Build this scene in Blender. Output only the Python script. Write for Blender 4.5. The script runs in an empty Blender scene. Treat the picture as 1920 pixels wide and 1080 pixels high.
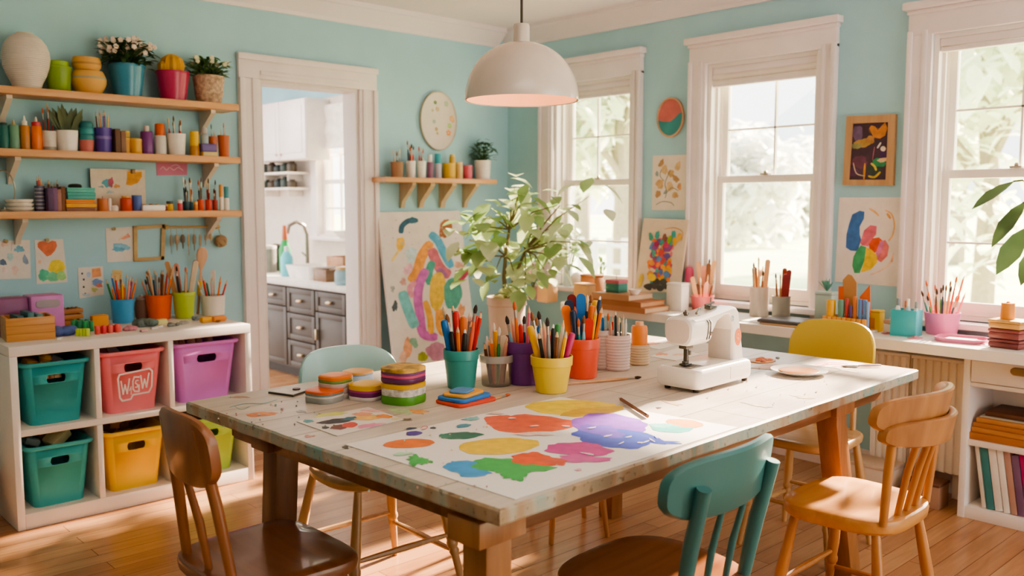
import bpy, bmesh, math, random
from mathutils import Vector, Matrix

RND = random.Random(11)
SC = bpy.context.scene
COL = SC.collection

# ---------------------------------------------------------------- camera model (also used to measure the room)
F = 1680.0
EYE = Vector((0, 0, 1.33))
PITCH = math.atan(157 / F)
YAW = math.radians(47.0)
FW = Vector((math.cos(YAW) * math.cos(PITCH), math.sin(YAW) * math.cos(PITCH), -math.sin(PITCH)))
RT = Vector((math.sin(YAW), -math.cos(YAW), 0))
UP = RT.cross(FW)
FLAT = Vector((math.cos(YAW), math.sin(YAW), 0))
W1 = 4.60     # back wall plane, y
W2 = 4.25     # window wall plane, x
ZT = 0.75     # table top and desk top

def ray(px, py):
    return FW + RT * ((px - 960) / F) + UP * ((540 - py) / F)
def _ax(px, py, a, v):
    d = ray(px, py)
    return EYE + d * ((v - EYE[a]) / d[a])
def X(px, py, v=W2): return _ax(px, py, 0, v)
def Y(px, py, v=W1): return _ax(px, py, 1, v)
def Z(px, py, v=ZT): return _ax(px, py, 2, v)
def depth(p): return (Vector(p) - EYE).dot(FW)
def mpp(p): return depth(p) / F                 # metres per photo pixel at p
def pxof(p):
    d = Vector(p) - EYE
    z = d.dot(FW)
    return (960 + F * d.dot(RT) / z, 540 - F * d.dot(UP) / z)
def zat(px, py, c):                             # height seen at a pixel above the ground point c
    d = ray(px, py)
    hd = Vector((c[0], c[1])).length
    return EYE.z + d.z / Vector((d.x, d.y)).length * hd
def plane(p0, p1, p2):
    n = (p1 - p0).cross(p2 - p0).normalized()
    def f(px, py):
        d = ray(px, py)
        return EYE + d * ((p0 - EYE).dot(n) / d.dot(n))
    return f

# ---------------------------------------------------------------- materials
def lin(c):
    c = c.lstrip('#')
    v = [int(c[i:i + 2], 16) / 255 for i in (0, 2, 4)]
    return [(x / 12.92 if x <= .04045 else ((x + .055) / 1.055) ** 2.4) for x in v] + [1]
_M = {}
def nodes(name):
    m = bpy.data.materials.new(name)
    m.use_nodes = True
    return m, m.node_tree.nodes, m.node_tree.links, m.node_tree.nodes['Principled BSDF']
def ramp(N, stops, interp='LINEAR'):
    r = N.new('ShaderNodeValToRGB')
    r.color_ramp.interpolation = interp
    while len(r.color_ramp.elements) < len(stops): r.color_ramp.elements.new(.5)
    for e, (p, c) in zip(r.color_ramp.elements, stops):
        e.position = p; e.color = c
    return r
def mt(hexc, rough=.5, var=.07, metal=0.0, scale=14, bump=0.0, coat=0.0, emit=0.0, sub=0.0):
    """painted / plastic / paper surface with a little procedural mottling"""
    k = (hexc, rough, var, metal, scale, bump, coat, emit, sub)
    if k in _M: return _M[k]
    m, N, L, P = nodes('paint_' + hexc.strip('#'))
    c = lin(hexc)
    t = N.new('ShaderNodeTexCoord')
    n = N.new('ShaderNodeTexNoise'); n.inputs['Scale'].default_value = scale; n.inputs['Detail'].default_value = 3
    L.new(t.outputs['Object'], n.inputs['Vector'])
    lo = [max(0, x * (1 - var * 1.6)) for x in c[:3]] + [1]; hi = [min(1, x * (1 + var * 1.6)) for x in c[:3]] + [1]
    r = ramp(N, [(.3, lo), (.7, hi)])
    L.new(n.outputs['Fac'], r.inputs['Fac']); L.new(r.outputs['Color'], P.inputs['Base Color'])
    P.inputs['Roughness'].default_value = rough; P.inputs['Metallic'].default_value = metal
    P.inputs['Coat Weight'].default_value = coat
    if sub:
        P.inputs['Subsurface Weight'].default_value = sub; P.inputs['Subsurface Radius'].default_value = (.03, .02, .01)
    if emit:
        L.new(r.outputs['Color'], P.inputs['Emission Color']); P.inputs['Emission Strength'].default_value = emit
    if bump:
        b = N.new('ShaderNodeBump'); b.inputs['Strength'].default_value = bump; b.inputs['Distance'].default_value = .004
        L.new(n.outputs['Fac'], b.inputs['Height']); L.new(b.outputs['Normal'], P.inputs['Normal'])
    _M[k] = m
    return m
def wood(a, b, rough=.42, axis='X', scale=9, coat=.1):
    k = ('wood', a, b, rough, axis, scale)
    if k in _M: return _M[k]
    m, N, L, P = nodes('wood_' + a.strip('#'))
    t = N.new('ShaderNodeTexCoord'); mp = N.new('ShaderNodeMapping')
    s = [scale, scale, scale]; s['XYZ'.index(axis)] = scale * .08
    mp.inputs['Scale'].default_value = s
    n = N.new('ShaderNodeTexNoise'); n.inputs['Scale'].default_value = 3.2; n.inputs['Detail'].default_value = 5; n.inputs['Distortion'].default_value = .6
    L.new(t.outputs['Object'], mp.inputs['Vector']); L.new(mp.outputs['Vector'], n.inputs['Vector'])
    r = ramp(N, [(.32, lin(a)), (.68, lin(b))])
    L.new(n.outputs['Fac'], r.inputs['Fac']); L.new(r.outputs['Color'], P.inputs['Base Color'])
    P.inputs['Roughness'].default_value = rough; P.inputs['Coat Weight'].default_value = coat
    _M[k] = m
    return m
def glassy(hexc='#ffffff', clear=.9, rough=.04):
    k = ('glass', hexc, clear)
    if k in _M: return _M[k]
    m, N, L, P = nodes('clear_' + hexc.strip('#'))
    tr = N.new('ShaderNodeBsdfTransparent'); tr.inputs['Color'].default_value = lin(hexc)
    P.inputs['Base Color'].default_value = lin(hexc); P.inputs['Roughness'].default_value = rough
    mx = N.new('ShaderNodeMixShader'); mx.inputs[0].default_value = clear
    L.new(P.outputs[0], mx.inputs[1]); L.new(tr.outputs[0], mx.inputs[2])
    L.new(mx.outputs[0], N['Material Output'].inputs['Surface'])
    _M[k] = m
    return m
def leafmat(a, b, trans=.25):
    k = ('leaf', a, b)
    if k in _M: return _M[k]
    m, N, L, P = nodes('leaf_' + a.strip('#'))
    t = N.new('ShaderNodeTexCoord'); n = N.new('ShaderNodeTexNoise'); n.inputs['Scale'].default_value = 6
    L.new(t.outputs['Object'], n.inputs['Vector'])
    r = ramp(N, [(.35, lin(a)), (.65, lin(b))]); L.new(n.outputs['Fac'], r.inputs['Fac'])
    L.new(r.outputs['Color'], P.inputs['Base Color']); P.inputs['Roughness'].default_value = .45
    tl = N.new('ShaderNodeBsdfTranslucent'); L.new(r.outputs['Color'], tl.inputs['Color'])
    mx = N.new('ShaderNodeMixShader'); mx.inputs[0].default_value = trans
    L.new(P.outputs[0], mx.inputs[1]); L.new(tl.outputs[0], mx.inputs[2])
    L.new(mx.outputs[0], N['Material Output'].inputs['Surface'])
    _M[k] = m
    return m
def planks(name, c1, c2, mortar, length, width, gap, rough, rot=0, grain=.35):
    m, N, L, P = nodes(name)
    t = N.new('ShaderNodeTexCoord'); mp = N.new('ShaderNodeMapping'); mp.inputs['Rotation'].default_value = (0, 0, rot)
    L.new(t.outputs['Object'], mp.inputs['Vector'])
    b = N.new('ShaderNodeTexBrick'); b.offset = .37; b.inputs['Scale'].default_value = 1
    b.inputs['Brick Width'].default_value = length; b.inputs['Row Height'].default_value = width
    b.inputs['Mortar Size'].default_value = gap; b.inputs['Mortar Smooth'].default_value = .3
    b.inputs['Color1'].default_value = lin(c1); b.inputs['Color2'].default_value = lin(c2); b.inputs['Mortar'].default_value = lin(mortar)
    L.new(mp.outputs['Vector'], b.inputs['Vector'])
    m2 = N.new('ShaderNodeMapping'); m2.inputs['Scale'].default_value = (1.2, 16, 16); L.new(mp.outputs['Vector'], m2.inputs['Vector'])
    n = N.new('ShaderNodeTexNoise'); n.inputs['Scale'].default_value = 2.4; n.inputs['Detail'].default_value = 6; n.inputs['Distortion'].default_value = .8
    L.new(m2.outputs['Vector'], n.inputs['Vector'])
    r = ramp(N, [(.3, (1 - grain, 1 - grain, 1 - grain, 1)), (.7, (1.0, 1.0, 1.0, 1))]); L.new(n.outputs['Fac'], r.inputs['Fac'])
    mx = N.new('ShaderNodeMix'); mx.data_type = 'RGBA'; mx.blend_type = 'MULTIPLY'; mx.inputs[0].default_value = 1
    L.new(b.outputs['Color'], mx.inputs[6]); L.new(r.outputs['Color'], mx.inputs[7])
    L.new(mx.outputs[2], P.inputs['Base Color']); P.inputs['Roughness'].default_value = rough
    bp = N.new('ShaderNodeBump'); bp.inputs['Strength'].default_value = .25; bp.inputs['Distance'].default_value = .002; bp.invert = True
    L.new(b.outputs['Fac'], bp.inputs['Height']); L.new(bp.outputs['Normal'], P.inputs['Normal'])
    return m

# ---------------------------------------------------------------- mesh builder
def rrect(w, d, r, n=5):
    """rounded rectangle outline, counter-clockwise, centred"""
    r = min(r, w / 2 - 1e-5, d / 2 - 1e-5); out = []
    for cx, cy, a0 in ((w / 2 - r, d / 2 - r, 0), (-w / 2 + r, d / 2 - r, 90), (-w / 2 + r, -d / 2 + r, 180), (w / 2 - r, -d / 2 + r, 270)):
        for i in range(n + 1):
            a = math.radians(a0 + 90 * i / n); out.append((cx + r * math.cos(a), cy + r * math.sin(a)))
    return out
def ellipse(rx, ry, n=24):
    return [(rx * math.cos(2 * math.pi * i / n), ry * math.sin(2 * math.pi * i / n)) for i in range(n)]

class MB:
    def __init__(s, M=None):
        s.bm = bmesh.new(); s.mats = []; s.i = 0; s.M = M or Matrix()
    def use(s, m):
        if m not in s.mats: s.mats.append(m)
        s.i = s.mats.index(m); return s
    def add(s, vs, fs):
        V = [s.bm.verts.new(s.M @ Vector(v)) for v in vs]; out = []
        for f in fs:
            try:
                q = s.bm.faces.new([V[k] for k in f]); q.material_index = s.i; q.smooth = True; out.append(q)
            except ValueError: pass
        return V, out
    def box(s, x0, y0, z0, x1, y1, z1, bev=0.0, seg=2):
        t = bmesh.new(); bmesh.ops.create_cube(t, size=1)
        for v in t.verts: v.co = Vector((x0 + (v.co.x + .5) * (x1 - x0), y0 + (v.co.y + .5) * (y1 - y0), z0 + (v.co.z + .5) * (z1 - z0)))
        if bev: bmesh.ops.bevel(t, geom=t.edges[:], offset=min(bev, .49 * min(abs(x1 - x0), abs(y1 - y0), abs(z1 - z0))), segments=seg, profile=.5, affect='EDGES')
        t.verts.index_update()
        s.add([v.co.copy() for v in t.verts], [[v.index for v in f.verts] for f in t.faces]); t.free(); return s
    def loft(s, secs, cap0=True, cap1=True, closed=True):
        """secs: lists of 3D points of equal length"""
        n = len(secs[0]); vs = [p for q in secs for p in q]; fs = []
        for k in range(len(secs) - 1):
            for i in range(n if closed else n - 1):
                j = (i + 1) % n; fs.append((k * n + i, k * n + j, (k + 1) * n + j, (k + 1) * n + i))
        if cap0: fs.append(tuple(range(n - 1, -1, -1)))
        if cap1: fs.append(tuple((len(secs) - 1) * n + i for i in range(n)))
        s.add(vs, fs); return s
    def prism(s, poly, z0, z1, bev=0.0):
        if bev:
            cx = sum(p[0] for p in poly) / len(poly); cy = sum(p[1] for p in poly) / len(poly)
            r = max(math.hypot(p[0] - cx, p[1] - cy) for p in poly); k = 1 - bev / r
            sh = [(cx + (x - cx) * k, cy + (y - cy) * k) for x, y in poly]
            e = [(z0, sh), (z0 + bev, poly), (z1 - bev, poly), (z1, sh)]
        else: e = [(z0, poly), (z1, poly)]
        return s.loft([[(x, y, z) for x, y in q] for z, q in e])
    def lathe(s, prof, n=28, c=(0, 0, 0), ex=1.0, ey=1.0, fl=0.0, nf=24, caps=True):
        """prof: (r, z) pairs; fl = flute depth ratio"""
        secs = []
        for r, z in prof:
            r = max(r, 1e-5)
            secs.append([(c[0] + ex * r * (1 + fl * math.cos(nf * 2 * math.pi * i / n)) * math.cos(2 * math.pi * i / n),
                          c[1] + ey * r * (1 + fl * math.cos(nf * 2 * math.pi * i / n)) * math.sin(2 * math.pi * i / n), c[2] + z) for i in range(n)])
        return s.loft(secs, caps, caps)
    def tube(s, pts, rad, n=8):
        pts = [Vector(p) for p in pts]
        if not isinstance(rad, (list, tuple)): rad = [rad] * len(pts)
        secs = []; ref = None
        for k, p in enumerate(pts):
            d = (pts[min(k + 1, len(pts) - 1)] - pts[max(k - 1, 0)]).normalized()
            if ref is None: ref = Vector((0, 0, 1)) if abs(d.z) < .9 else Vector((1, 0, 0))
            u = d.cross(ref).normalized(); v = u.cross(d).normalized(); ref = v
            secs.append([p + (u * math.cos(2 * math.pi * i / n) - v * math.sin(2 * math.pi * i / n)) * -rad[k] for i in range(n)])
        return s.loft(secs)
    def sphere(s, c, r, n=14, m=9, sz=None):
        sz = sz or (1, 1, 1)
        secs = []
        for k in range(m + 1):
            a = -math.pi / 2 + math.pi * k / m; rr = max(math.cos(a) * r, 1e-5)
            secs.append([(c[0] + sz[0] * rr * math.cos(2 * math.pi * i / n), c[1] + sz[1] * rr * math.sin(2 * math.pi * i / n), c[2] + sz[2] * r * math.sin(a)) for i in range(n)])
        return s.loft(secs)
    def face(s, pts): s.add(pts, [tuple(range(len(pts)))]); return s
    def leaf(s, p, d, L, w, up=Vector((0, 0, 1)), droop=.25):
        p = Vector(p); d = Vector(d).normalized()
        sd = d.cross(up)
        sd = sd.normalized() if sd.length > 1e-3 else Vector((1, 0, 0))
        nn = sd.cross(d).normalized()
        q = []
        for t, ww in ((0, .06), (.25, .75), (.55, 1), (.8, .62), (1, .03)):
            c = p + d * (L * t) - Vector((0, 0, 1)) * (droop * L * t * t)
            q.append((c - sd * (w * ww * .5) + nn * (w * .12 * ww), c, c + sd * (w * ww * .5) + nn * (w * .12 * ww)))
        vs = [v for a in q for v in a]; fs = []
        for k in range(4):
            fs += [(3 * k, 3 * k + 1, 3 * k + 4, 3 * k + 3), (3 * k + 1, 3 * k + 2, 3 * k + 5, 3 * k + 4)]
        s.add(vs, fs); return s
    def build(s, name, parent=None, loc=(0, 0, 0), rz=0.0, sharp=.65, rot=None):
        bmesh.ops.recalc_face_normals(s.bm, faces=s.bm.faces[:])
        for e in s.bm.edges:
            if len(e.link_faces) == 2 and e.calc_face_angle(0) > sharp: e.smooth = False
        me = bpy.data.meshes.new(name); s.bm.to_mesh(me); s.bm.free()
        for m in s.mats: me.materials.append(m)
        o = bpy.data.objects.new(name, me); COL.objects.link(o)
        o.location = loc; o.rotation_euler = rot or (0, 0, rz)
        if parent: o.parent = parent
        return o

def tag(o, label, cat, group=None, kind=None):
    o['label'] = label; o['category'] = cat
    if group: o['group'] = group
    if kind: o['kind'] = kind
    return o
def thing(name, label, cat, loc=(0, 0, 0), rz=0.0, group=None):
    o = bpy.data.objects.new(name, None); COL.objects.link(o)
    o.empty_display_size = .05; o.location = loc; o.rotation_euler = (0, 0, rz)
    return tag(o, label, cat, group)
def struct(o):
    o['kind'] = 'structure'; return o
def sroot(name, loc=(0, 0, 0)):
    o = bpy.data.objects.new(name, None); COL.objects.link(o); o.location = loc; o.empty_display_size = .1
    return struct(o)
def lab(o, label): o['label'] = label; return o

# ---------------------------------------------------------------- flat artwork: panel + paint shapes in ONE mesh
class Art:
    def __init__(s, P, corners, base, thick=.004, jit=7, edge=None):
        """P maps a point of the sheet (measured in the photo) to the sheet's own plane in the room"""
        s.P = P; s.loc = sum((P(*c) for c in corners), Vector()) / 4
        q = [P(*c) - s.loc for c in corners]
        n = (q[1] - q[0]).cross(q[3] - q[0]).normalized()
        if n.dot(EYE - s.loc) < 0: n = -n
        s.n = n; s.b = MB(); s.k = 0; s.r = random.Random(jit)
        s.b.use(base); s.b.loft([[v - n * thick for v in q], q])
    def _face(s, pts, m):
        s.k += 1
        s.b.use(m); s.b.face([s.P(*p) - s.loc + s.n * (.0003 + .00004 * s.k) for p in pts]); return s
    def blob(s, cx, cy, rx, ry, m, rot=0, jag=.0, n=30):
        ph = [s.r.uniform(0, 6.28) for _ in range(5)]; pts = []
        a0 = math.radians(rot)
        for i in range(n):
            a = 2 * math.pi * i / n
            k = 1 + jag * (.5 * math.sin(3 * a + ph[0]) + .4 * math.sin(5 * a + ph[1]) + .35 * math.sin(9 * a + ph[2])) + jag * .35 * s.r.uniform(-1, 1)
            x = rx * k * math.cos(a); y = ry * k * math.sin(a)
            pts.append((cx + x * math.cos(a0) - y * math.sin(a0), cy + x * math.sin(a0) + y * math.cos(a0)))
        return s._face(pts, m)
    def poly(s, pts, m): return s._face(pts, m)
    def stroke(s, pts, w, m):
        """smooth ribbon through pts"""
        P = []
        for k in range(len(pts) - 1):
            p0 = pts[max(k - 1, 0)]; p1 = pts[k]; p2 = pts[k + 1]; p3 = pts[min(k + 2, len(pts) - 1)]
            for i in range(5):
                t = i / 5
                P.append(tuple(.5 * (2 * p1[j] + (p2[j] - p0[j]) * t + (2 * p0[j] - 5 * p1[j] + 4 * p2[j] - p3[j]) * t * t + (3 * p1[j] - p0[j] - 3 * p2[j] + p3[j]) * t ** 3) for j in (0, 1)))
        P.append(pts[-1]); l = []; r = []
        for k, p in enumerate(P):
            a = P[min(k + 1, len(P) - 1)]; b = P[max(k - 1, 0)]
            dx, dy = a[0] - b[0], a[1] - b[1]; q = math.hypot(dx, dy) or 1
            e = min(k, len(P) - 1 - k); ww = w / 2 * (.55 if e == 0 else .85 if e == 1 else 1)
            l.append((p[0] - dy / q * ww, p[1] + dx / q * ww)); r.append((p[0] + dy / q * ww, p[1] - dx / q * ww))
        s.k += 1; s.b.use(m); o = s.n * (.0003 + .00004 * s.k)
        L = [s.P(*p) - s.loc + o for p in l]; Rr = [s.P(*p) - s.loc + o for p in r]; n = len(L)
        s.b.add(L + Rr, [(i, i + 1, n + i + 1, n + i) for i in range(n - 1)]); return s
    def dots(s, x0, y0, x1, y1, n, r, cols):
        for _ in range(n): s.blob(s.r.uniform(x0, x1), s.r.uniform(y0, y1), r * s.r.uniform(.5, 1.2), r * s.r.uniform(.4, 1), s.r.choice(cols), n=8)
        return s
    def done(s, name, parent=None):
        return s.b.build(name, parent, loc=s.loc if parent is None else s.loc - parent.location)

ORD = 'first second third fourth fifth sixth seventh eighth ninth tenth eleventh twelfth thirteenth fourteenth fifteenth sixteenth seventeenth eighteenth nineteenth twentieth twenty-first twenty-second twenty-third twenty-fourth'.split()
HEX = dict(red='#d8352c', darkred='#8f2420', orange='#f07a22', yellow='#f4b91d', blue='#1f6fb5', navy='#1f3452', teal='#3fa39b', green='#3d8f4a',
           black='#26241f', brown='#7a4a2a', tan='#d8a878', pink='#e8788c', magenta='#b8336a', purple='#6f3f8e', white='#efe8de', grey='#8d8b86', coral='#ee6a4a', lightblue='#8fc1d0', cream='#ead9bd', salmon='#eba58c')
WORD = dict(darkred='dark red', lightblue='pale blue', navy='navy blue', grey='grey')
NOUN = dict(pencil='pencil', brush='paintbrush', pen='felt pen', marker='marker', stick='craft stick')
def stick_parts(kind, col, L, r):
    """list of (part name, material, list of (radius, z), sides) along +z"""
    c = mt(HEX[col], .4); w = mt('#dcb78a', .6)
    if kind == 'pencil':
        return [('shaft', c, [(r, 0), (r, L - .022)], 6), ('sharpened_tip', w, [(r, L - .022), (r * .32, L - .006)], 8), ('lead', c, [(r * .32, L - .006), (r * .08, L)], 6)]
    if kind == 'brush':
        return [('handle', c, [(r * .5, 0), (r * .75, L * .25), (r * 1.1, L * .62), (r * .7, L - .055)], 10), ('ferrule', mt('#b9b2a6', .3, metal=.9), [(r * .75, L - .055), (r * .82, L - .028)], 10),
                ('bristles', mt(RND.choice(['#3a2c22', '#8a5a36', '#e9dcc8', '#c9653a', '#d9c3a0'][:5]), .8), [(r * .8, L - .028), (r * 1.1, L - .017), (r * .7, L - .006), (r * .1, L)], 10)]
    if kind == 'pen':
        return [('barrel', c, [(r, 0), (r, L * .7), (r * .95, L - .02), (r * .5, L - .012)], 12), ('nib', mt('#f2ece2', .5), [(r * .5, L - .012), (r * .4, L - .004), (r * .12, L)], 8)]
    if kind == 'marker':
        return [('barrel', c, [(r, 0), (r, L - .05)], 12), ('cap', c, [(r * 1.12, L - .05), (r * 1.12, L - .012), (r * .95, L - .003), (r * .55, L)], 12)]
    return None
def stick(name, kind, col, p, d, L, r, label, group, hero):
    M = Vector((0, 0, 1)).rotation_difference(d).to_euler()
    if kind == 'stick':
        b = MB().use(mt(HEX[col], .55))
        w = r * 1.9; out = [(-w * .8, 0), (w * .8, 0), (w, L * .55), (w * 1.05, L - w)] + [(w * 1.05 * math.cos(a), L - w + w * math.sin(a)) for a in [math.pi * k / 8 for k in range(1, 8)]] + [(-w * 1.05, L - w), (-w, L * .55)]
        yaw = YAW - math.pi / 2
        R2 = Matrix.Rotation(yaw, 3, 'Z')
        b.loft([[R2 @ Vector((x, -.0022, z)) for x, z in out], [R2 @ Vector((x, .0022, z)) for x, z in out]])
        o = b.build(name, loc=p, rot=M); return tag(o, label, NOUN[kind], group)
    parts = stick_parts(kind, col, L, r)
    if not hero:
        b = MB()
        for n_, m, pr, ns in parts: b.use(m).lathe(pr, ns)
        o = b.build(name, loc=p, rot=M); return tag(o, label, NOUN[kind], group)
    t = thing(name, label, NOUN[kind], p, 0, group); t.rotation_euler = M
    for n_, m, pr, ns in parts: MB().use(m).lathe(pr, ns).build(n_, t)
    return t
def sticks(where, c, z0, rb, rt, h, specs, hero=False, r=.005, group=None, spread=.84, base=.006, bf=.80, hs=1.0):
    """a bundle standing in a cup: specs from left to right (kind, colour, height of the tip above the rim)"""
    n = len(specs); disc = []
    for k in range(n):          # evenly across the cup, in three staggered rows
        u = (2 * (k + .5) / n - 1) * .96; row = (-.72, .70, .02)[k % 3] if n > 4 else (-.4, .4)[k % 2]
        disc.append((u, row * math.sqrt(max(0, 1 - u * u))))
    items = []
    for (u, v), (kind, col, ex) in zip(disc, specs):
        ex *= hs
        o = RT * u + FLAT * v
        rr_ = r * {'pencil': .8, 'brush': .8, 'pen': 1.0, 'marker': 1.3, 'stick': 1.0}[kind]
        p0 = Vector((c[0], c[1], z0 + base)) + o * max(rb - rr_ - .003, .002) * bf
        p1 = Vector((c[0], c[1], z0 + h)) + o * max(rt - rr_ * 1.25 - .003, .002) * spread
        d = (p1 - p0).normalized()
        items.append((pxof(p0 + d * ((h + ex) / max(d.z, .3)))[0], kind, col, p0, d, (h + ex) / max(d.z, .3), rr_))
    items.sort(key=lambda q: q[0])
    for k, (_, kind, col, p0, d, L, rr_) in enumerate(items):
        nm = {'pencil': 'pencil', 'brush': 'paintbrush', 'pen': 'felt_pen', 'marker': 'marker', 'stick': 'craft_stick'}[kind]
        pos = 'leftmost stick' if k == 0 else 'rightmost stick' if k == n - 1 else ORD[k] + ' stick from the left'
        stick(nm, kind, col, p0, d, L, rr_, '%s %s in the %s, %s' % (WORD.get(col, col), NOUN[kind], where, pos), group or 'tools in the ' + where, hero)
def S(spec):
    """'kind colour height_mm' triples in a compact string"""
    k = dict(p='pencil', b='brush', f='pen', m='marker', s='stick'); out = []
    for w in spec.split():
        a, c, h = w.split(':'); out.append((k[a], c, float(h) / 1000))
    return out
# ================================================================= ROOM SHELL
ZC = 2.50
TEAL = mt('#a9d2dd', .85, .03, scale=3)
TRIM = mt('#ede2e0', .45, .03, scale=5)
TRIM2 = mt('#e4dad3', .5, .03, scale=5)
CEIL = mt('#efe5e6', .9, .02, scale=2)
FLOOR = planks('oak_floor', '#b57f57', '#c8976c', '#80563b', 1.1, .085, .0018, .26, 0, .22)
XL0, YB0 = -1.7, -1.7

struct(MB().use(FLOOR).box(XL0, YB0, -.06, W2 + .16, 9.1, 0).build('floor'))
struct(MB().use(CEIL).box(XL0, YB0, ZC, W2 + .16, 9.1, ZC + .08).build('ceiling'))

struct(MB().use(TEAL).box(XL0 - .12, YB0, 0, XL0, W1 + .12, ZC).build('wall_left_fill_block'))  # unseen wall, added to cut the fill light from the open side
struct(MB().use(mt('#ece4e0', .8, .02)).box(XL0 - .12, YB0 - .12, 0, 1.9, YB0, ZC).build('wall_rear_fill_block'))  # unseen partial wall, added to hold back daylight from behind the camera
# door opening in the back wall
dxl, dxr = Y(490, 400).x, Y(673, 400).x
dz = (Y(490, 155).z + Y(660, 162).z) / 2
b = MB().use(TEAL)
b.box(XL0, W1, 0, dxl, W1 + .12, ZC).box(dxr, W1, 0, W2, W1 + .12, ZC).box(dxl, W1, dz, dxr, W1 + .12, ZC)
struct(b.build('wall_back'))
D = sroot('door_1', ((dxl + dxr) / 2, W1, 0))
hw = (dxr - dxl) / 2
cw, ct = .125, .028
def casing(name, x0, z0, x1, z1, par, vertical=True):
    b = MB().use(TRIM)
    b.box(x0, -ct, z0, x1, 0, z1, .004)
    if vertical:
        s = 1 if x0 > 0 else -1; xo = x1 if s > 0 else x0; xi = x0 if s > 0 else x1
        b.box(min(xo, xo - s * .03), -ct - .012, z0, max(xo, xo - s * .03), -ct, z1, .004)
        b.box(min(xi + s * .02, xi + s * .05), -ct - .006, z0, max(xi + s * .02, xi + s * .05), -ct, z1, .003)
    else:
        b.box(x0 - .005, -ct - .014, z1 - .035, x1 + .005, -ct, z1, .005)
        b.box(x0 + cw, -ct - .006, z0 + .02, x1 - cw, -ct, z0 + .045, .003)
    return b.build(name, par)
casing('casing', -hw - cw, 0, -hw, dz, D); casing('casing', hw, 0, hw + cw, dz, D)
casing('head_casing', -hw - cw - .0, dz, hw + cw, dz + .13, D, False)
b = MB().use(TRIM2); b.box(-hw, -.01, 0, -hw + .018, .13, dz - .018).box(hw - .018, -.01, 0, hw, .13, dz - .018).box(-hw, -.0102, dz - .018, hw, .1302, dz - .0003)
b.build('door_jamb', D)

def crown(name, along, u0, u1):
    prof = [(0, 0), (.012, 0), (.016, .02), (.05, .05), (.085, .085), (.10, .09), (.10, .115), (0, .115)]
    b = MB().use(CEIL); secs = []
    for u in (u0, u1):
        if along == 'x': secs.append([(u, W1 - p, ZC - .115 + q) for p, q in prof])
        else: secs.append([(W2 - p, u, ZC - .115 + q) for p, q in prof])
    b.loft(secs); return struct(b.build(name, sharp=.3))
crown('trim_1', 'x', XL0, W2 - .09)
crown('trim_2', 'y', YB0, W1)
def base(name, x0, y0, x1, y1):
    return struct(MB().use(TRIM).box(x0, y0, 0, x1, y1, .12, .004).build(name))
base('baseboard_back', dxr + cw, W1 - .018, W2 - .02, W1)
base('baseboard_left', XL0, W1 - .018, dxl - cw, W1)
base('baseboard_right', W2 - .018, YB0, W2, W1 - .02)

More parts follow.
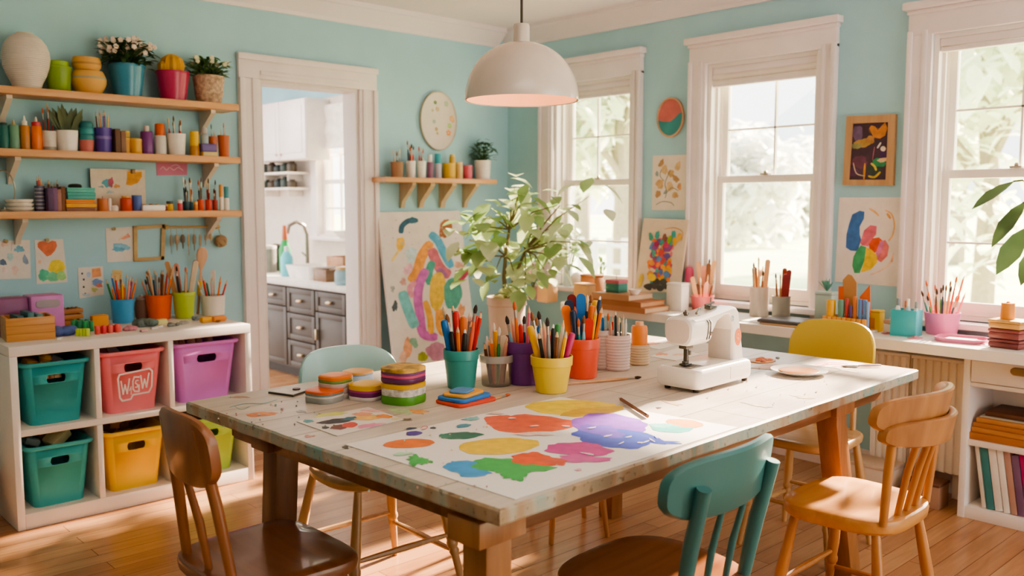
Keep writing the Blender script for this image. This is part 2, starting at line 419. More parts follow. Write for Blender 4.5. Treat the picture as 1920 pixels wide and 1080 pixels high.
# windows
ZS, ZH = .80, 2.10
wins = [(X(1205, 330).y + .085, X(1016, 330).y - .115), (X(1566, 330).y + .10, X(1294, 330).y - .11)]
w3l = X(1697, 330).y - .11
wins.append((w3l - (wins[1][1] - wins[1][0]) - .03, w3l))
zr = X(1440, 334).z                                    # meeting rail
b = MB().use(TEAL); ye = YB0
T = .16
for y0, y1 in sorted(wins):
    b.box(W2, ye, 0, W2 + T, y0, ZC); b.box(W2, y0, 0, W2 + T, y1, ZS); b.box(W2, y0, ZH, W2 + T, y1, ZC); ye = y1
b.box(W2, ye, 0, W2 + T, W1 + .12, ZC)
struct(b.build('wall_right'))
WHITE = mt('#f1e9e1', .4, .02, scale=4)
PANE = glassy('#ffffff', .98, .03)
def window(n, y0, y1, cl, cr, mv, mhu, mhl):
    yc = (y0 + y1) / 2; h = (y1 - y0) / 2
    Wd = sroot('window_%d' % n, (W2, yc, 0))
    def bx(*a): return MB().use(TRIM).box(*a)
    for s, c in ((1, cl), (-1, cr)):
        a0, a1 = sorted((s * h, s * (h + c)))
        b = bx(-.028, a0, ZS - .1, 0, a1, ZH + .02, .004)
        o0, o1 = sorted((s * (h + c), s * (h + c - .025))); b.box(-.042, o0, ZS - .1, -.028, o1, ZH + .02, .004)
        o0, o1 = sorted((s * (h + .02), s * (h + .045))); b.box(-.034, o0, ZS - .1, -.028, o1, ZH + .02, .003)
        b.build('casing', Wd)
    b = bx(-.03, -h - cr, ZH + .0, 0, h + cl, ZH + .13, .004); b.box(-.06, -h - cr - .02, ZH + .115, 0, h + cl + .02, ZH + .15, .006)
    b.box(-.042, -h - cr - .005, ZH + .095, 0, h + cl + .005, ZH + .115, .005); b.build('head_casing', Wd)
    bx(-.075, -h - cr - .015, ZS - .03, .05, h + cl + .015, ZS, .006).build('window_sill', Wd)
    b = MB().use(WHITE); j = .022
    b.box(0, h - j, ZS, T, h, ZH).box(0, -h, ZS, T, -h + j, ZH).box(.001, -h + j, ZH - j, T, h - j, ZH).box(.052, -h + j, ZS, T + .02, h - j, ZS + .02)
    b.box(.045, h - j - .014, ZS + .001, .059, h - j + .001, ZH - j - .001).box(.0925, h - j - .014, ZS + .021, .0995, h - j + .001, ZH - j - .001).box(.045, -h + j - .001, ZS + .001, .059, -h + j + .014, ZH - j - .001).build('window_jamb', Wd)
    hi = h - j - .0015
    def sash(nm, x0, za, zb, rail_t, rail_b, vb, hb):
        st = .045; b = MB().use(WHITE); x1 = x0 + .032
        b.box(x0, hi - st, za, x1, hi, zb, .004).box(x0, -hi, za, x1, -hi + st, zb, .004)
        b.box(x0 + .001, -hi + st - .004, za, x1 - .001, hi - st + .004, za + rail_b, .003).box(x0 + .001, -hi + st - .004, zb - rail_t, x1 - .001, hi - st + .004, zb, .003)
        o = b.build(nm, Wd)
        for f in vb:
            yv = hi - st - f * 2 * (hi - st); MB().use(WHITE).box(x0 + .006, yv - .005, za + rail_b, x1 - .006, yv + .005, zb - rail_t).build('muntin', o)
        for f in hb:
            zv = zb - rail_t - f * (zb - za - rail_t - rail_b); MB().use(WHITE).box(x0 + .006, -hi + st, zv - .005, x1 - .006, hi - st, zv + .005).build('muntin', o)
        MB().use(PANE).box(x0 + .014, -hi + st - .004, za + rail_b - .004, x0 + .018, hi - st + .004, zb - rail_t + .004).build('pane', o)
        return o
    sash('upper_sash', .10, zr - .02, ZH - .0235, .04, .035, mv, mhu)
    lo = sash('lower_sash', .06, ZS + .0215, zr + .02, .04, .06, [], mhl)
    b = MB().use(mt('#b5aa98', .35, metal=.6)); b.box(.05, -.025, zr + .02, .088, .025, zr + .03, .003).lathe([(.009, 0), (.011, .006), (.006, .014)], 10, c=(.066, .0, zr + .03)); b.build('sash_lock', lo)
window(1, *wins[0], .115, .085, [.42], [.5], [.62])
window(2, *wins[1], .11, .10, [.55], [.53], [])
window(3, *wins[2], .11, .11, [.5], [.5], [.52])

def blind(n, y0, y1, drop, label):
    yc = (y0 + y1) / 2; h = (y1 - y0) / 2 - .024
    t = thing('window_blind', label, 'blind', (W2 + .022, yc, ZH - .022), group='blinds')
    fab = mt('#eae0d6', .8, .02)
    MB().use(TRIM).box(-.018, -h, -.035, .018, h, 0, .004).build('head_rail', t)
    z = -.035; k = 0
    while z > -drop + .03:
        b = MB().use(fab); n_ = 12
        b.loft([[(-.012 - .006 * math.sin(3.14 * f), yy, z - .03 * f) for f in (0, .25, .5, .75, 1)] + [(.012, yy, z - .03), (.012, yy, z)] for yy in (-h, h)])
        b.build('slat', t); z -= .032
    MB().use(TRIM).box(-.016, -h, -drop, .016, h, -drop + .022, .006).build('bottom_rail', t)
blind(1, *wins[0], .085, 'white pleated blind drawn up at the top of the corner window behind the lamp')
blind(2, *wins[1], .105, 'white pleated blind drawn up at the top of the middle window')
blind(3, *wins[2], .06, 'narrow white blind drawn right up at the top of the window on the right edge')

# ================================================================= KITCHEN beyond the door
KW = mt('#e6dacf', .6, .03)
ky0, ky1, kz0, kz1 = X(660, 330, 4.25).y, X(596, 330, 4.25).y, 1.06, 2.0
b = MB().use(KW); b.box(W2, W1 + .12, 0, W2 + T, ky0, 2.26).box(W2, ky1, 0, W2 + T, 9.0, 2.26).box(W2, ky0, 0, W2 + T, ky1, kz0).box(W2, ky0, kz1, W2 + T, ky1, 2.26)
b.use(TEAL).box(W2, W1 + .12, 2.26, W2 + T, 9.0, ZC)
struct(b.build('wall_kitchen'))
b = MB().use(KW); b.box(3.1, 9.0, 0, W2 + T, 9.1, 2.26); b.use(TEAL).box(3.1, 9.0, 2.26, W2 + T, 9.1, ZC); struct(b.build('wall_far'))
K = sroot('window_4', (W2, (ky0 + ky1) / 2, 0)); kh = (ky1 - ky0) / 2
b = MB().use(TRIM)
for s in (-1, 1): a0, a1 = sorted((s * kh, s * (kh + .09))); b.box(-.025, a0, kz0 - .05, 0, a1, kz1 + .09, .004)
b.box(-.03, -kh - .09, kz1, 0, kh + .09, kz1 + .1, .004).box(-.07, -kh - .1, kz0 - .05, .02, kh + .1, kz0 - .02, .005); b.build('casing', K)
b = MB().use(WHITE)
for s in (-1, 1): a0, a1 = sorted((s * kh, s * (kh - .04))); b.box(.05, a0, kz0, .09, a1, kz1)
for z in (kz0, (kz0 + kz1) / 2 - .02, kz1 - .04): b.box(.051, -kh + .04, z + .0005, .089, kh - .04, z + .0395)
b.box(.06, -.008, kz0 + .04, .08, .008, kz1 - .04)
for q in (.25, .75): z = kz0 + q * (kz1 - kz0); b.box(.061, -kh + .04, z - .008, .079, kh - .04, z + .008)
b.build('sash', K); MB().use(PANE).box(.068, -kh, kz0, .072, kh, kz1).build('pane', K)
t = thing('kitchen_blind', 'white fabric blind over the kitchen window seen through the doorway', 'blind', (W2 - .05, (ky0 + ky1) / 2, 1.83))
b = MB().use(mt('#efe7dd', .85)); n_ = 16
b.loft([[(-.012 * math.sin(3.1 * k / 2), yy, .36 - .36 * k / 8) for k in range(9)] + [(.02, yy, 0), (.02, yy, .36)] for yy in (-kh - .1, kh + .1)]); b.build('shade', t)
MB().use(TRIM).box(-.015, -kh - .1, -.02, .02, kh + .1, 0, .005).build('bottom_rail', t)

# counter run against the window side of the kitchen
GREY = mt('#584e46', .5, .05, scale=5)
cx0 = 3.42; ca, cb = 4.95, 8.6
zc = .74
u = thing('kitchen_cabinet', 'taupe grey kitchen base cabinet with shaker doors and drawers beyond the doorway', 'cabinet', (cx0, 6.2, 0))
MB().use(GREY).box(.02, ca - 6.2, .07, .82, cb - 6.2, zc - .03).build('carcass', u)
MB().use(mt('#4c443e', .6)).box(.06, ca - 6.2, 0, .8, cb - 6.2, .07).build('plinth', u)
BR = mt('#cdb89a', .3, metal=.7)
yk = ca - 6.2; kk = 0
while yk < cb - 6.2 - .3:
    w = .42
    def front(nm, z0, z1, pull):
        b = MB().use(GREY); b.box(0, yk + .008, z0, .02, yk + w - .008, z1, .002)
        for a in ((yk + .008, z0, yk + .05, z1), (yk + w - .05, z0, yk + w - .008, z1), (yk + .05, z0, yk + w - .05, z0 + .04), (yk + .05, z1 - .04, yk + w - .05, z1)):
            b.box(-.008, a[0], a[1], 0, a[2], a[3], .002)
        o = b.build(nm, u); c = MB().use(BR)
        if pull == 'h': c.sphere((-.022, yk + w / 2, (z0 + z1) / 2), .03, 10, 6, (.6, 1.2, .5)); c.box(-.02, yk + w / 2 - .03, (z0 + z1) / 2, -.006, yk + w / 2 + .03, (z0 + z1) / 2 + .012, .003)
        else: c.box(-.03, yk + w - .042, (z0 + z1) / 2 + .02, -.006, yk + w - .026, (z0 + z1) / 2 + .1, .004)
        c.build('pull', o)
    if kk % 2 == 0:
        for z0, z1 in ((.09, .29), (.30, .5), (.51, .695)): front('drawer', z0, z1, 'h')
    else: front('drawer', .55, .695, 'h'); front('door', .09, .54, 'v')
    yk += w; kk += 1
o = MB().use(mt('#e9dfd6', .35, .04)).box(cx0 - .03, ca - .02, zc - .03, W2, cb + .02, zc + .01, .006).build('kitchen_worktop'); tag(o, 'pale kitchen worktop on the taupe base cabinets', 'worktop')
ZK = zc + .01
def kz(px, py, x=None):
    """a point standing on the kitchen worktop"""
    p = Z(px, py, ZK); return Vector((min(max(p.x, 3.5), 4.1), p.y, ZK))
def kpt(px, x): d = ray(px, 500); return Vector((x, d.y / d.x * x, ZK))
# wall cupboard, open shelf and things on the worktop
p0, p1 = kpt(572, 4.0), kpt(489, 4.0)
u = thing('wall_cupboard', 'white kitchen wall cupboard high behind the doorway, left of the kitchen window', 'cupboard', (4.0, (p0.y + p1.y) / 2, 1.72))
hh = (p1.y - p0.y) / 2 + .05
MB().use(KW).box(.02, -hh, 0, .24, hh, .52).build('carcass', u)
for s in (-1, 1):
    a0, a1 = sorted((s * .005, s * (hh - .005))); b = MB().use(TRIM).box(0, a0, .005, .02, a1, .515, .003); b.box(-.006, a0 + .05, .06, 0, a1 - .05, .46, .002); o = b.build('door', u)
    MB().use(BR).sphere((-.012, s * .04, .05), .012, 8, 6).build('knob', o)
p0, p1 = kpt(562, 4.12), kpt(490, 4.12)
for zz, ws in ((1.62, 'upper'), (1.48, 'lower')):
    b = MB().use(mt('#e7ddd2', .5)).box(4.02, p0.y, zz - .02, W2 - .002, p1.y, zz, .003)
    for q in (.2, .8): yy = p0.y + q * (p1.y - p0.y); b.box(4.1, yy - .01, zz - .08, W2 - .002, yy + .01, zz - .02, .003)
    tag(b.build('kitchen_shelf'), '%s of the two small white kitchen shelves carrying dark jars' % ws, 'shelf')
    for k in range(5):
        yy = p1.y - .12 - k * (p1.y - p0.y - .24) / 4; hgt = .075 + .03 * ((k * 7 + int(zz * 10)) % 3) / 2
        b = MB().use(mt(['#3e4a44', '#54493d', '#2f3a3a'][k % 3], .35)).lathe([(.04, 0), (.045, .01), (.045, hgt * .7), (.025, hgt * .85), (.025, hgt)], 14)
        tag(b.build('spice_jar', loc=(4.13, yy, zz)), 'dark jar on the %s small kitchen shelf, %s from the left' % (ws, ORD[k]), 'jar', 'dark jars on the kitchen shelves')
def kthing(name, px, x, label, cat, prof, mats, n=18):
    p = kpt(px, x); t = thing(name, label, cat, p)
    for nm, m, pr in prof: MB().use(m).lathe(pr, n).build(nm, t)
    return t
G = lambda h: mt(h, .3)
kthing('soap_bottle', 535, 3.75, 'green bottle with an orange cap standing on the kitchen worktop', 'bottle', [('body', G('#2f9a55'), [(.045, 0), (.05, .02), (.05, .20), (.024, .28)]), ('cap', G('#b8623a'), [(.022, .28), (.024, .30), (.016, .40), (.010, .405)])], 0)
kthing('detergent_bottle', 538, 3.60, 'turquoise bottle in front of the green bottle on the kitchen worktop', 'bottle', [('body', G('#6cc3cf'), [(.046, 0), (.05, .02), (.05, .15), (.024, .20)]), ('cap', G('#dfe5e4'), [(.020, .20), (.020, .24), (.01, .243)])], 0)
kthing('storage_jar', 519, 3.86, 'dark jar left of the green bottle on the kitchen worktop', 'jar', [('body', G('#4c4641'), [(.07, 0), (.075, .02), (.075, .17), (.06, .19)]), ('lid', G('#2f2a27'), [(.062, .19), (.062, .22), (.02, .235)])], 0)
kthing('canister', 500, 3.70, 'grey canister at the left end of the kitchen worktop', 'canister', [('body', G('#8d877f'), [(.08, 0), (.085, .02), (.085, .2)]), ('lid', G('#d8cec2'), [(.087, .2), (.087, .225), (.02, .235)])], 0)
t = thing('kitchen_tap', 'dark mixer tap over the kitchen sink left of the kitchen window', 'tap', kpt(577, 4.0))
STEEL = mt('#8b8177', .25, metal=.8)
MB().use(STEEL).tube([(0, 0, 0), (0, 0, .32), (-.03, 0, .40), (-.10, 0, .43), (-.17, 0, .40), (-.19, 0, .33)], .016, 10).build('spout', t)
MB().use(STEEL).lathe([(.035, 0), (.03, .02), (.02, .05)], 14).build('base', t); MB().use(STEEL).tube([(0, 0, .12), (0, .09, .16)], .009).build('lever', t)
p = kpt(596, 3.72); b = MB().use(mt('#f4ece4', .3)).loft([[(x, y, z) for x, y in rrect(w, d, .05)] for z, w, d in ((0, .34, .36), (.10, .38, .42), (.10, .34, .38), (.02, .30, .32))], True, True)
tag(b.build('kitchen_sink', loc=p), 'white ceramic sink basin set on the kitchen worktop', 'sink')
def crate(name, p, sx, sy, h, m, label, cat, rz=0, content=None):
    t = thing(name, label, cat, p, rz); th = .012
    for nm, a in (('front_panel', (-sx, -sy, 0, sx, -sy + th, h)), ('back_panel', (-sx, sy - th, 0, sx, sy, h)), ('side_panel', (-sx, -sy + th, 0, -sx + th, sy - th, h)), ('side_panel', (sx - th, -sy + th, 0, sx, sy - th, h)), ('bottom_panel', (-sx + th, -sy + th, 0, sx - th, sy - th, th))):
        MB().use(m).box(*a, .002).build(nm, t)
    return t
crate('storage_crate', kpt(648, 3.87), .10, .12, .17, wood('#a9764f', '#c08d62'), 'brown wooden box on the kitchen worktop beside the door frame', 'box')
crate('bread_box', kpt(614, 3.60), .07, .09, .09, wood('#7c5a40', '#94704f'), 'low dark brown box in front of the kitchen sink', 'box')
kthing('glass_jar', 645, 3.52, 'pale blue glass jar in front of the brown kitchen box', 'jar', [('body', glassy('#bcd7dd', .45), [(.06, 0), (.07, .02), (.07, .09), (.055, .11)]), ('lid', G('#c99a5a'), [(.06, .11), (.06, .13), (.02, .135)])], 0)
kthing('white_bowl', 647, 4.16, 'small white bowl on the kitchen window ledge', 'bowl', [('bowl', G('#f4efe8'), [(.04, 0), (.09, .05), (.10, .07), (.09, .07), (.03, .015)])], 0).location.z = kz0 - .02
# ================================================================= TABLE
L_, F_, R_ = Z(378, 748), Z(937, 957), Z(1685, 688)
ang = math.atan2((R_ - F_).y, (R_ - F_).x) * .5
tx, ty = (R_ - F_).length, (L_ - F_).length
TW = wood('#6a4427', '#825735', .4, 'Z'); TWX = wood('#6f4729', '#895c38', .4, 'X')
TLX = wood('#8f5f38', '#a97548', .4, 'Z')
def table_top_mat():
    m = planks('painted_planks', '#dccfc0', '#cfc3b4', '#a09079', 1.6, .19, .0026, .38, 0, .2)
    return m
def edge_mat():
    m, N, L, P = nodes('paint_smeared_edge')
    t = N.new('ShaderNodeTexCoord'); mp = N.new('ShaderNodeMapping'); mp.inputs['Scale'].default_value = (5, 5, 2.2)
    n = N.new('ShaderNodeTexNoise'); n.inputs['Scale'].default_value = 1; n.inputs['Detail'].default_value = 3; n.inputs['Roughness'].default_value = .6
    L.new(t.outputs['Object'], mp.inputs['Vector']); L.new(mp.outputs['Vector'], n.inputs['Vector'])
    r = ramp(N, [(0, lin('#75604a')), (.34, lin('#94836b')), (.41, lin('#ab8d6e')), (.46, lin('#b3a995')), (.52, lin('#9aa59b')), (.57, lin('#bcb09d')), (.62, lin('#a89982')), (.66, lin('#7fa8a4')), (.70, lin('#b0a28c')), (1, lin('#8a7458'))])
    L.new(n.outputs['Fac'], r.inputs['Fac'])
    v = N.new('ShaderNodeTexNoise'); v.inputs['Scale'].default_value = 60; L.new(t.outputs['Object'], v.inputs['Vector'])
    r2 = ramp(N, [(.30, (.35, .28, .22, 1)), (.40, (1, 1, 1, 1))]); L.new(v.outputs['Fac'], r2.inputs['Fac'])
    mx = N.new('ShaderNodeMix'); mx.data_type = 'RGBA'; mx.blend_type = 'MULTIPLY'; mx.inputs[0].default_value = .7
    L.new(r.outputs['Color'], mx.inputs[6]); L.new(r2.outputs['Color'], mx.inputs[7]); L.new(mx.outputs[2], P.inputs['Base Color']); P.inputs['Roughness'].default_value = .5
    return m
TT = thing('work_table', 'large paint-spattered wooden work table in the middle of the room', 'table', (F_.x, F_.y, 0), ang)
TMI = (Matrix.Translation((F_.x, F_.y, 0)) @ Matrix.Rotation(ang, 4, 'Z')).inverted()
def tl(px, py, z=ZT): return TMI @ Z(px, py, z)
TOP, EDG = table_top_mat(), edge_mat()
b = MB(); th = .034; rr = random.Random(3)
def ring(z, inset):
    pts = []
    for (xa, ya), (xb, yb) in (((0, 0), (tx, 0)), ((tx, 0), (tx, ty)), ((tx, ty), (0, ty)), ((0, ty), (0, 0))):
        n = 24
        for i in range(n):
            t = i / n; x = xa + (xb - xa) * t; y = ya + (yb - ya) * t
            pts.append((x, y))
    cx, cy = tx / 2, ty / 2; rr2 = random.Random(5)
    out = []
    for x, y in pts:
        j = inset + rr2.uniform(0, .0035)
        out.append((min(max(x, j), tx - j), min(max(y, j), ty - j), z))
    return out
b.use(EDG); b.loft([ring(ZT - th, .002), ring(ZT - th + .004, 0), ring(ZT - .005, 0), ring(ZT, .005)], True, False)
b.use(TOP); b.face(ring(ZT, .005))
# paint left on the bare boards (part of the table)
def on_table(px, py): return Z(px, py, ZT)
a = Art(on_table, [(500, 780), (520, 780), (520, 790), (500, 790)], TOP, .0002, 3)
a.b = MB(); c_ = lambda h: mt(h, .5, .12, scale=40)
a.blob(490, 777, 30, 4, c_('#df8a55'), -3, .15).blob(450, 745, 18, 2, c_('#b58d76'), 0, .3)
a.stroke([(430, 764), (460, 757), (490, 757), (520, 750)], 1.6, c_('#7fa6a2')).stroke([(440, 762), (452, 768), (470, 762)], 1.2, c_('#6f9c9a'))
a.blob(757, 771, 30, 5, c_('#b9cf9f'), 2, .3).blob(785, 772, 16, 4, c_('#e6a45c'), 4, .4).blob(760, 787, 14, 2, c_('#7a6c5c'), 0, .3)
a.blob(580, 818, 10, 2, c_('#c78f84'), 0, .5).blob(565, 772, 8, 2.5, c_('#9aa0a8'), 0, .5).blob(600, 778, 4, 2, c_('#6c4f57'), 0, .3)
a.blob(690, 772, 30, 4, c_('#d9b6a8'), 0, .5).blob(648, 839, 6, 3, c_('#4c423b'), 10, .3)
a.blob(1235, 765, 5, 1.6, c_('#5d4c3b'), 0, .3).blob(1260, 756, 18, 2.2, c_('#c3a88a'), 12, .4).blob(1420, 760, 26, 2, c_('#d4c2a8'), 10, .4)
a.blob(1590, 695, 24, 2, c_('#d9c9b6'), 10, .3).blob(1505, 745, 20, 2, c_('#cdb79a'), 8, .5)
a.dots(400, 745, 640, 800, 30, 2.2, [c_('#6e8f90'), c_('#a05f55'), c_('#b0a394'), c_('#71604f')])
a.dots(1180, 690, 1560, 760, 26, 1.8, [c_('#8d7358'), c_('#c9ab86'), c_('#a77e63')])
a.dots(690, 905, 930, 945, 10, 2.5, [c_('#7fb0ac'), c_('#a77e63')])
for f in a.b.bm.faces:
    b.use(a.b.mats[f.material_index]); b.face([TMI @ (v.co + a.loc) for v in f.verts])
top = b.build('tabletop', TT, sharp=.4)
# frame
lx = .155; ly = .30; ax0, ax1, ay0, ay1 = lx - .03, tx - lx + .03, .085, ty - .20
ins = [(.07, .07), (tx - .55, .09), (.07, ty - .50), (tx - .55, ty - .25)]
ap0, ap1 = ZT - th - .07, ZT - th
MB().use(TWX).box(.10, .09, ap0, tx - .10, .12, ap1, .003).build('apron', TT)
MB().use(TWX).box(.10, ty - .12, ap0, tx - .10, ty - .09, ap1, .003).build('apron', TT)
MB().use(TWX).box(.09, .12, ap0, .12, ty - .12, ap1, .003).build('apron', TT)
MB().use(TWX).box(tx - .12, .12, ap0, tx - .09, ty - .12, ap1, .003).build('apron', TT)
def tleg(cx, cy, dx, dy, m, w=.037):
    b = MB().use(m); secs = []
    for z, k, ww in ((0, 1, w * .92), (.004, 1, w), (ap1 - .1, 0, w), (ap1, 0, w)):
        secs.append([(cx + dx * k + x, cy + dy * k + y, z) for x, y in rrect(2 * ww, 2 * ww, .006, 2)])
    b.loft(secs); l = b.build('leg', TT)
    MB().use(m).box(cx - w - .03, cy - w - .012, ap0 + .0, cx + w + .03, cy + w + .012, ap0 + .055, .004).build('corner_block', l)
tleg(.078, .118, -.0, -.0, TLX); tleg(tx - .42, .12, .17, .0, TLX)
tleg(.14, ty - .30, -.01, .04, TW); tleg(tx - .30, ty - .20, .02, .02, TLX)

# ================================================================= CUBE CABINET with six bins
cf = 3.965; cxa, cxb = .945, 1.985; czt = .76
cyb = W1 - .02
dv = [Y(188, 800, cf).x, Y(326, 800, cf).x]
CW = mt('#efe6de', .45, .03, scale=4)
CAB = thing('cube_cabinet', 'white two-row cube cabinet holding coloured bins under the wall shelves', 'cabinet', ((cxa + cxb) / 2, cf, 0))
ox = (cxa + cxb) / 2; dp = cyb - cf; bt = .03
zbot, zmid = .065, .40
def cb_(nm, x0, z0, x1, z1, y0=0.0, y1=None): MB().use(CW).box(x0 - ox, y0, z0, x1 - ox, dp if y1 is None else y1, z1, .0025).build(nm, CAB)
cb_('top_panel', cxa, czt - .042, cxb, czt)
cb_('side_panel', cxa, 0, cxa + bt, czt - .042); cb_('side_panel', cxb - bt, 0, cxb, czt - .042)
cb_('bottom_panel', cxa + bt, .0, cxb - bt, zbot); cb_('middle_shelf', cxa + bt, zmid - .014, cxb - bt, zmid + .014, .004)
for x in dv:
    cb_('divider', x - .012, zbot, x + .012, zmid - .014, .003); cb_('divider', x - .012, zmid + .014, x + .012, czt - .042, .003)
cb_('back_panel', cxa + bt, zbot, cxb - bt, czt - .042, dp - .012)
cols = [cxa + bt] + dv + [cxb - bt]
DARK = mt('#2c2420', .8)
def bin_(x, z, name, hexc, label, w=.262, h=.268, sink=0.0):
    m = mt(hexc, .42, .03, scale=6)
    dB = .36; y0 = cf + .022
    t = thing('storage_bin', label, 'storage bin', (x, y0 + dB / 2, z), group='coloured bins in the cube cabinet')
    w2, d2 = w * .80, dB * .84
    H = lambda f: (w2 + (w - w2) * f, d2 + (dB - d2) * f)
    # shell whose front wall has a real hand hole
    b = MB().use(m); n = 6
    def sec(f, k=1.0, zz=None): ww, dd = H(f); return [(a, c, f * h if zz is None else zz) for a, c in rrect(ww * k, dd * k, .03, n)]
    za, zb = .655, .815
    def ringf(f, off=0): ww, dd = H(f); return [(a, c, f * h) for a, c in rrect(ww - off, dd - off, .03, n)]
    N_ = len(ringf(0)); lo, hi = [i for i in range(N_)], None
    outer = [ringf(f) for f in (0, .015, za, zb, 1)]
    vs = [p for r_ in outer for p in r_]; fs = [tuple(range(N_ - 1, -1, -1))]
    i0, i1 = 3 * (n + 1) - 1, 3 * (n + 1)      # the long straight front edge runs between these two corner points
    for k in range(4):
        for i in range(N_):
            j = (i + 1) % N_
            if k == 2 and i == i0: continue
            fs.append((k * N_ + i, k * N_ + j, (k + 1) * N_ + j, (k + 1) * N_ + i))
    A, B_, C_, D_ = [Vector(vs[q]) for q in (2 * N_ + i0, 2 * N_ + i1, 3 * N_ + i1, 3 * N_ + i0)]
    def fr(u, v): return (A * (1 - u) + B_ * u) * (1 - v) + (D_ * (1 - u) + C_ * u) * v
    sl = []; M_ = 24
    for i in range(M_):
        a = 2 * math.pi * i / M_; ca, sa = math.cos(a), math.sin(a)
        sl.append(fr(.5 + (.155 * (1 if ca > 0 else -1) + ca * .055), .5 + sa * .42))
    ol = []
    for i in range(M_):
        a = 2 * math.pi * i / M_; ca, sa = math.cos(a), math.sin(a); q = max(abs(ca), abs(sa)); ol.append(fr(.5 + .5 * ca / q, .5 + .5 * sa / q))
    b.add(vs, fs); q = len(ol)
    b.add(ol + sl, [(i, (i + 1) % q, q + (i + 1) % q, q + i) for i in range(q)])
    bmesh.ops.remove_doubles(b.bm, verts=b.bm.verts[:], dist=.0002)
    o = b.build('body', t)
    mo = o.modifiers.new('wall', 'SOLIDIFY'); mo.thickness = .003; mo.offset = -1
    ww, dd = w, dB; r = MB().use(m); secs = []
    for (k, zz) in ((-.002, h - .012), (.010, h - .012), (.014, h - .004), (.010, h + .003), (.0, h + .004), (-.004, h)):
        secs.append([(a, c, zz) for a, c in rrect(ww + 2 * k, dd + 2 * k, .033, n)])
    r.loft(secs, False, False); r.build('rim', t)
    return t, w, dB, h
bins = [(0, 1, '#37a8ac', 'teal storage bin in the upper left cube', .262), (1, 1, '#f88892', 'pink storage bin with a white lettered badge in the upper middle cube', .272), (2, 1, '#d983d8', 'orchid purple storage bin in the upper right cube', .275),
        (0, 0, '#47b3b4', 'teal storage bin in the lower left cube', .262), (1, 0, '#f8ca45', 'yellow storage bin in the lower middle cube', .268), (2, 0, '#b3d662', 'lime green storage bin in the lower right cube', .262)]
BX = {}
for c, r, hx, lb, hgt in bins:
    zc_ = zmid + .014 if r else zbot
    cw_ = cols[c + 1] - cols[c] - .024
    x = (cols[c] + cols[c + 1]) / 2 + {0: -.004, 1: .0, 2: 0}[c]
    BX[(c, r)] = (bin_(x, zc_ + .0005, 'bin', hx, lb, w=min(.30, cw_ - .035), h=hgt), x, zc_)
# badge on the pink bin
(pt, pw, pd, ph), px_, pz_ = BX[(1, 1)]
badge = mt('#fbe3e0', .5)
def pin(u, v):   # point on the pink bin's front, u across (-1..1), v up (0..1)
    w_ = pw * (.80 + .20 * v); d_ = pd * (.84 + .16 * v); return Vector((u * pw * .42, -d_ / 2 - .0012, v * ph))
b = MB().use(badge)
def rib(pts, wd, lift=0):
    for k in range(len(pts) - 1):
        p, q = Vector(pts[k]), Vector(pts[k + 1]); d = (q - p).normalized(); n_ = Vector((-d.z, 0, d.x)) * wd / 2 if True else 0
        p2, q2 = p - d * wd * .3, q + d * wd * .3
        b.face([p2 - n_, q2 - n_, q2 + n_, p2 + n_])
out = [(-.66, .60), (-.6, .66), (.62, .70), (.74, .66), (.72, .42), (.6, .34), (-.06, .33), (-.14, .27), (-.48, .26), (-.58, .31), (-.66, .60)]
rib([pin(u * .98 + .04, v * 1.1 - .09) for u, v in out], .0075)
Wl = [(-.54, .56), (-.45, .36), (-.38, .50), (-.29, .36), (-.2, .58)]
rib([pin(u * .98 + .04, v * 1.1 - .09) for u, v in Wl], .007)
Wr = [(.26, .61), (.34, .41), (.42, .55), (.5, .42), (.6, .63)]
rib([pin(u * .98 + .04, v * 1.1 - .09) for u, v in Wr], .007)
rib([pin(u * .98 + .04, v * 1.1 - .09) for u, v in [(-.2, .40), (-.13, .46), (-.13, .34)]], .004)
rib([pin(u * .98 + .04, v * 1.1 - .09) for u, v in [(.2, .59), (.0, .60), (-.06, .54), (-.05, .42), (.02, .38), (.19, .37), (.19, .47)]], .007)
rib([pin(u * .98 + .04, v * 1.1 - .09) for u, v in [(.16, .54), (.06, .54), (.05, .50), (.13, .48), (.13, .44), (.04, .44)]], .005)
lab(b.build('badge', pt), 'white hand-drawn lettering inside a rounded outline')
# things inside the bins
def chunk(name, bx, u, v, zf, size, hexc, label, cat, group, rot=(0, 0, 0), kind='block'):
    (t, w, d, h), x, z = bx
    p = (x + u * w * .40, cf + .022 + d / 2 + v * d * .5, z + h * zf + .012)
    b = MB().use(mt(hexc, .6))
    if kind == 'block': b.box(-size, -size * .7, -size * .5, size, size * .7, size * .5, size * .2)
    elif kind == 'rod': b.lathe([(size * .22, -size * 1.2), (size * .25, -size * 1.1), (size * .25, size * 1.0), (size * .2, size * 1.1)], 10)
    else: b.lathe([(size * .2, -size * .6), (size * .5, -size * .5), (size * .42, -size * .1), (size * .6, size * .3), (size * .35, size * .6), (size * .1, size * .62)], 12)
    return tag(b.build(name, loc=p, rot=rot), label, cat, group)
w_ = 'toys in the upper left teal bin'
chunk('wooden_block', BX[(0, 1)], -.62, -.2, .90, .03, '#d99a3c', 'amber wooden block at the left in the upper teal bin', 'block', w_, (.3, .2, .4))
chunk('wooden_peg', BX[(0, 1)], -.12, -.35, .93, .045, '#e0982f', 'amber skittle-shaped peg standing in the upper teal bin', 'peg', w_, (.2, .3, 0), 'peg')
chunk('wooden_block', BX[(0, 1)], .32, -.3, .93, .03, '#77706b', 'grey block at the right in the upper teal bin', 'block', w_, (.2, .5, .3))
chunk('wooden_block', BX[(0, 1)], -.4, .35, .92, .032, '#a9793f', 'brown block at the back of the upper teal bin', 'block', w_, (.4, .1, .2))
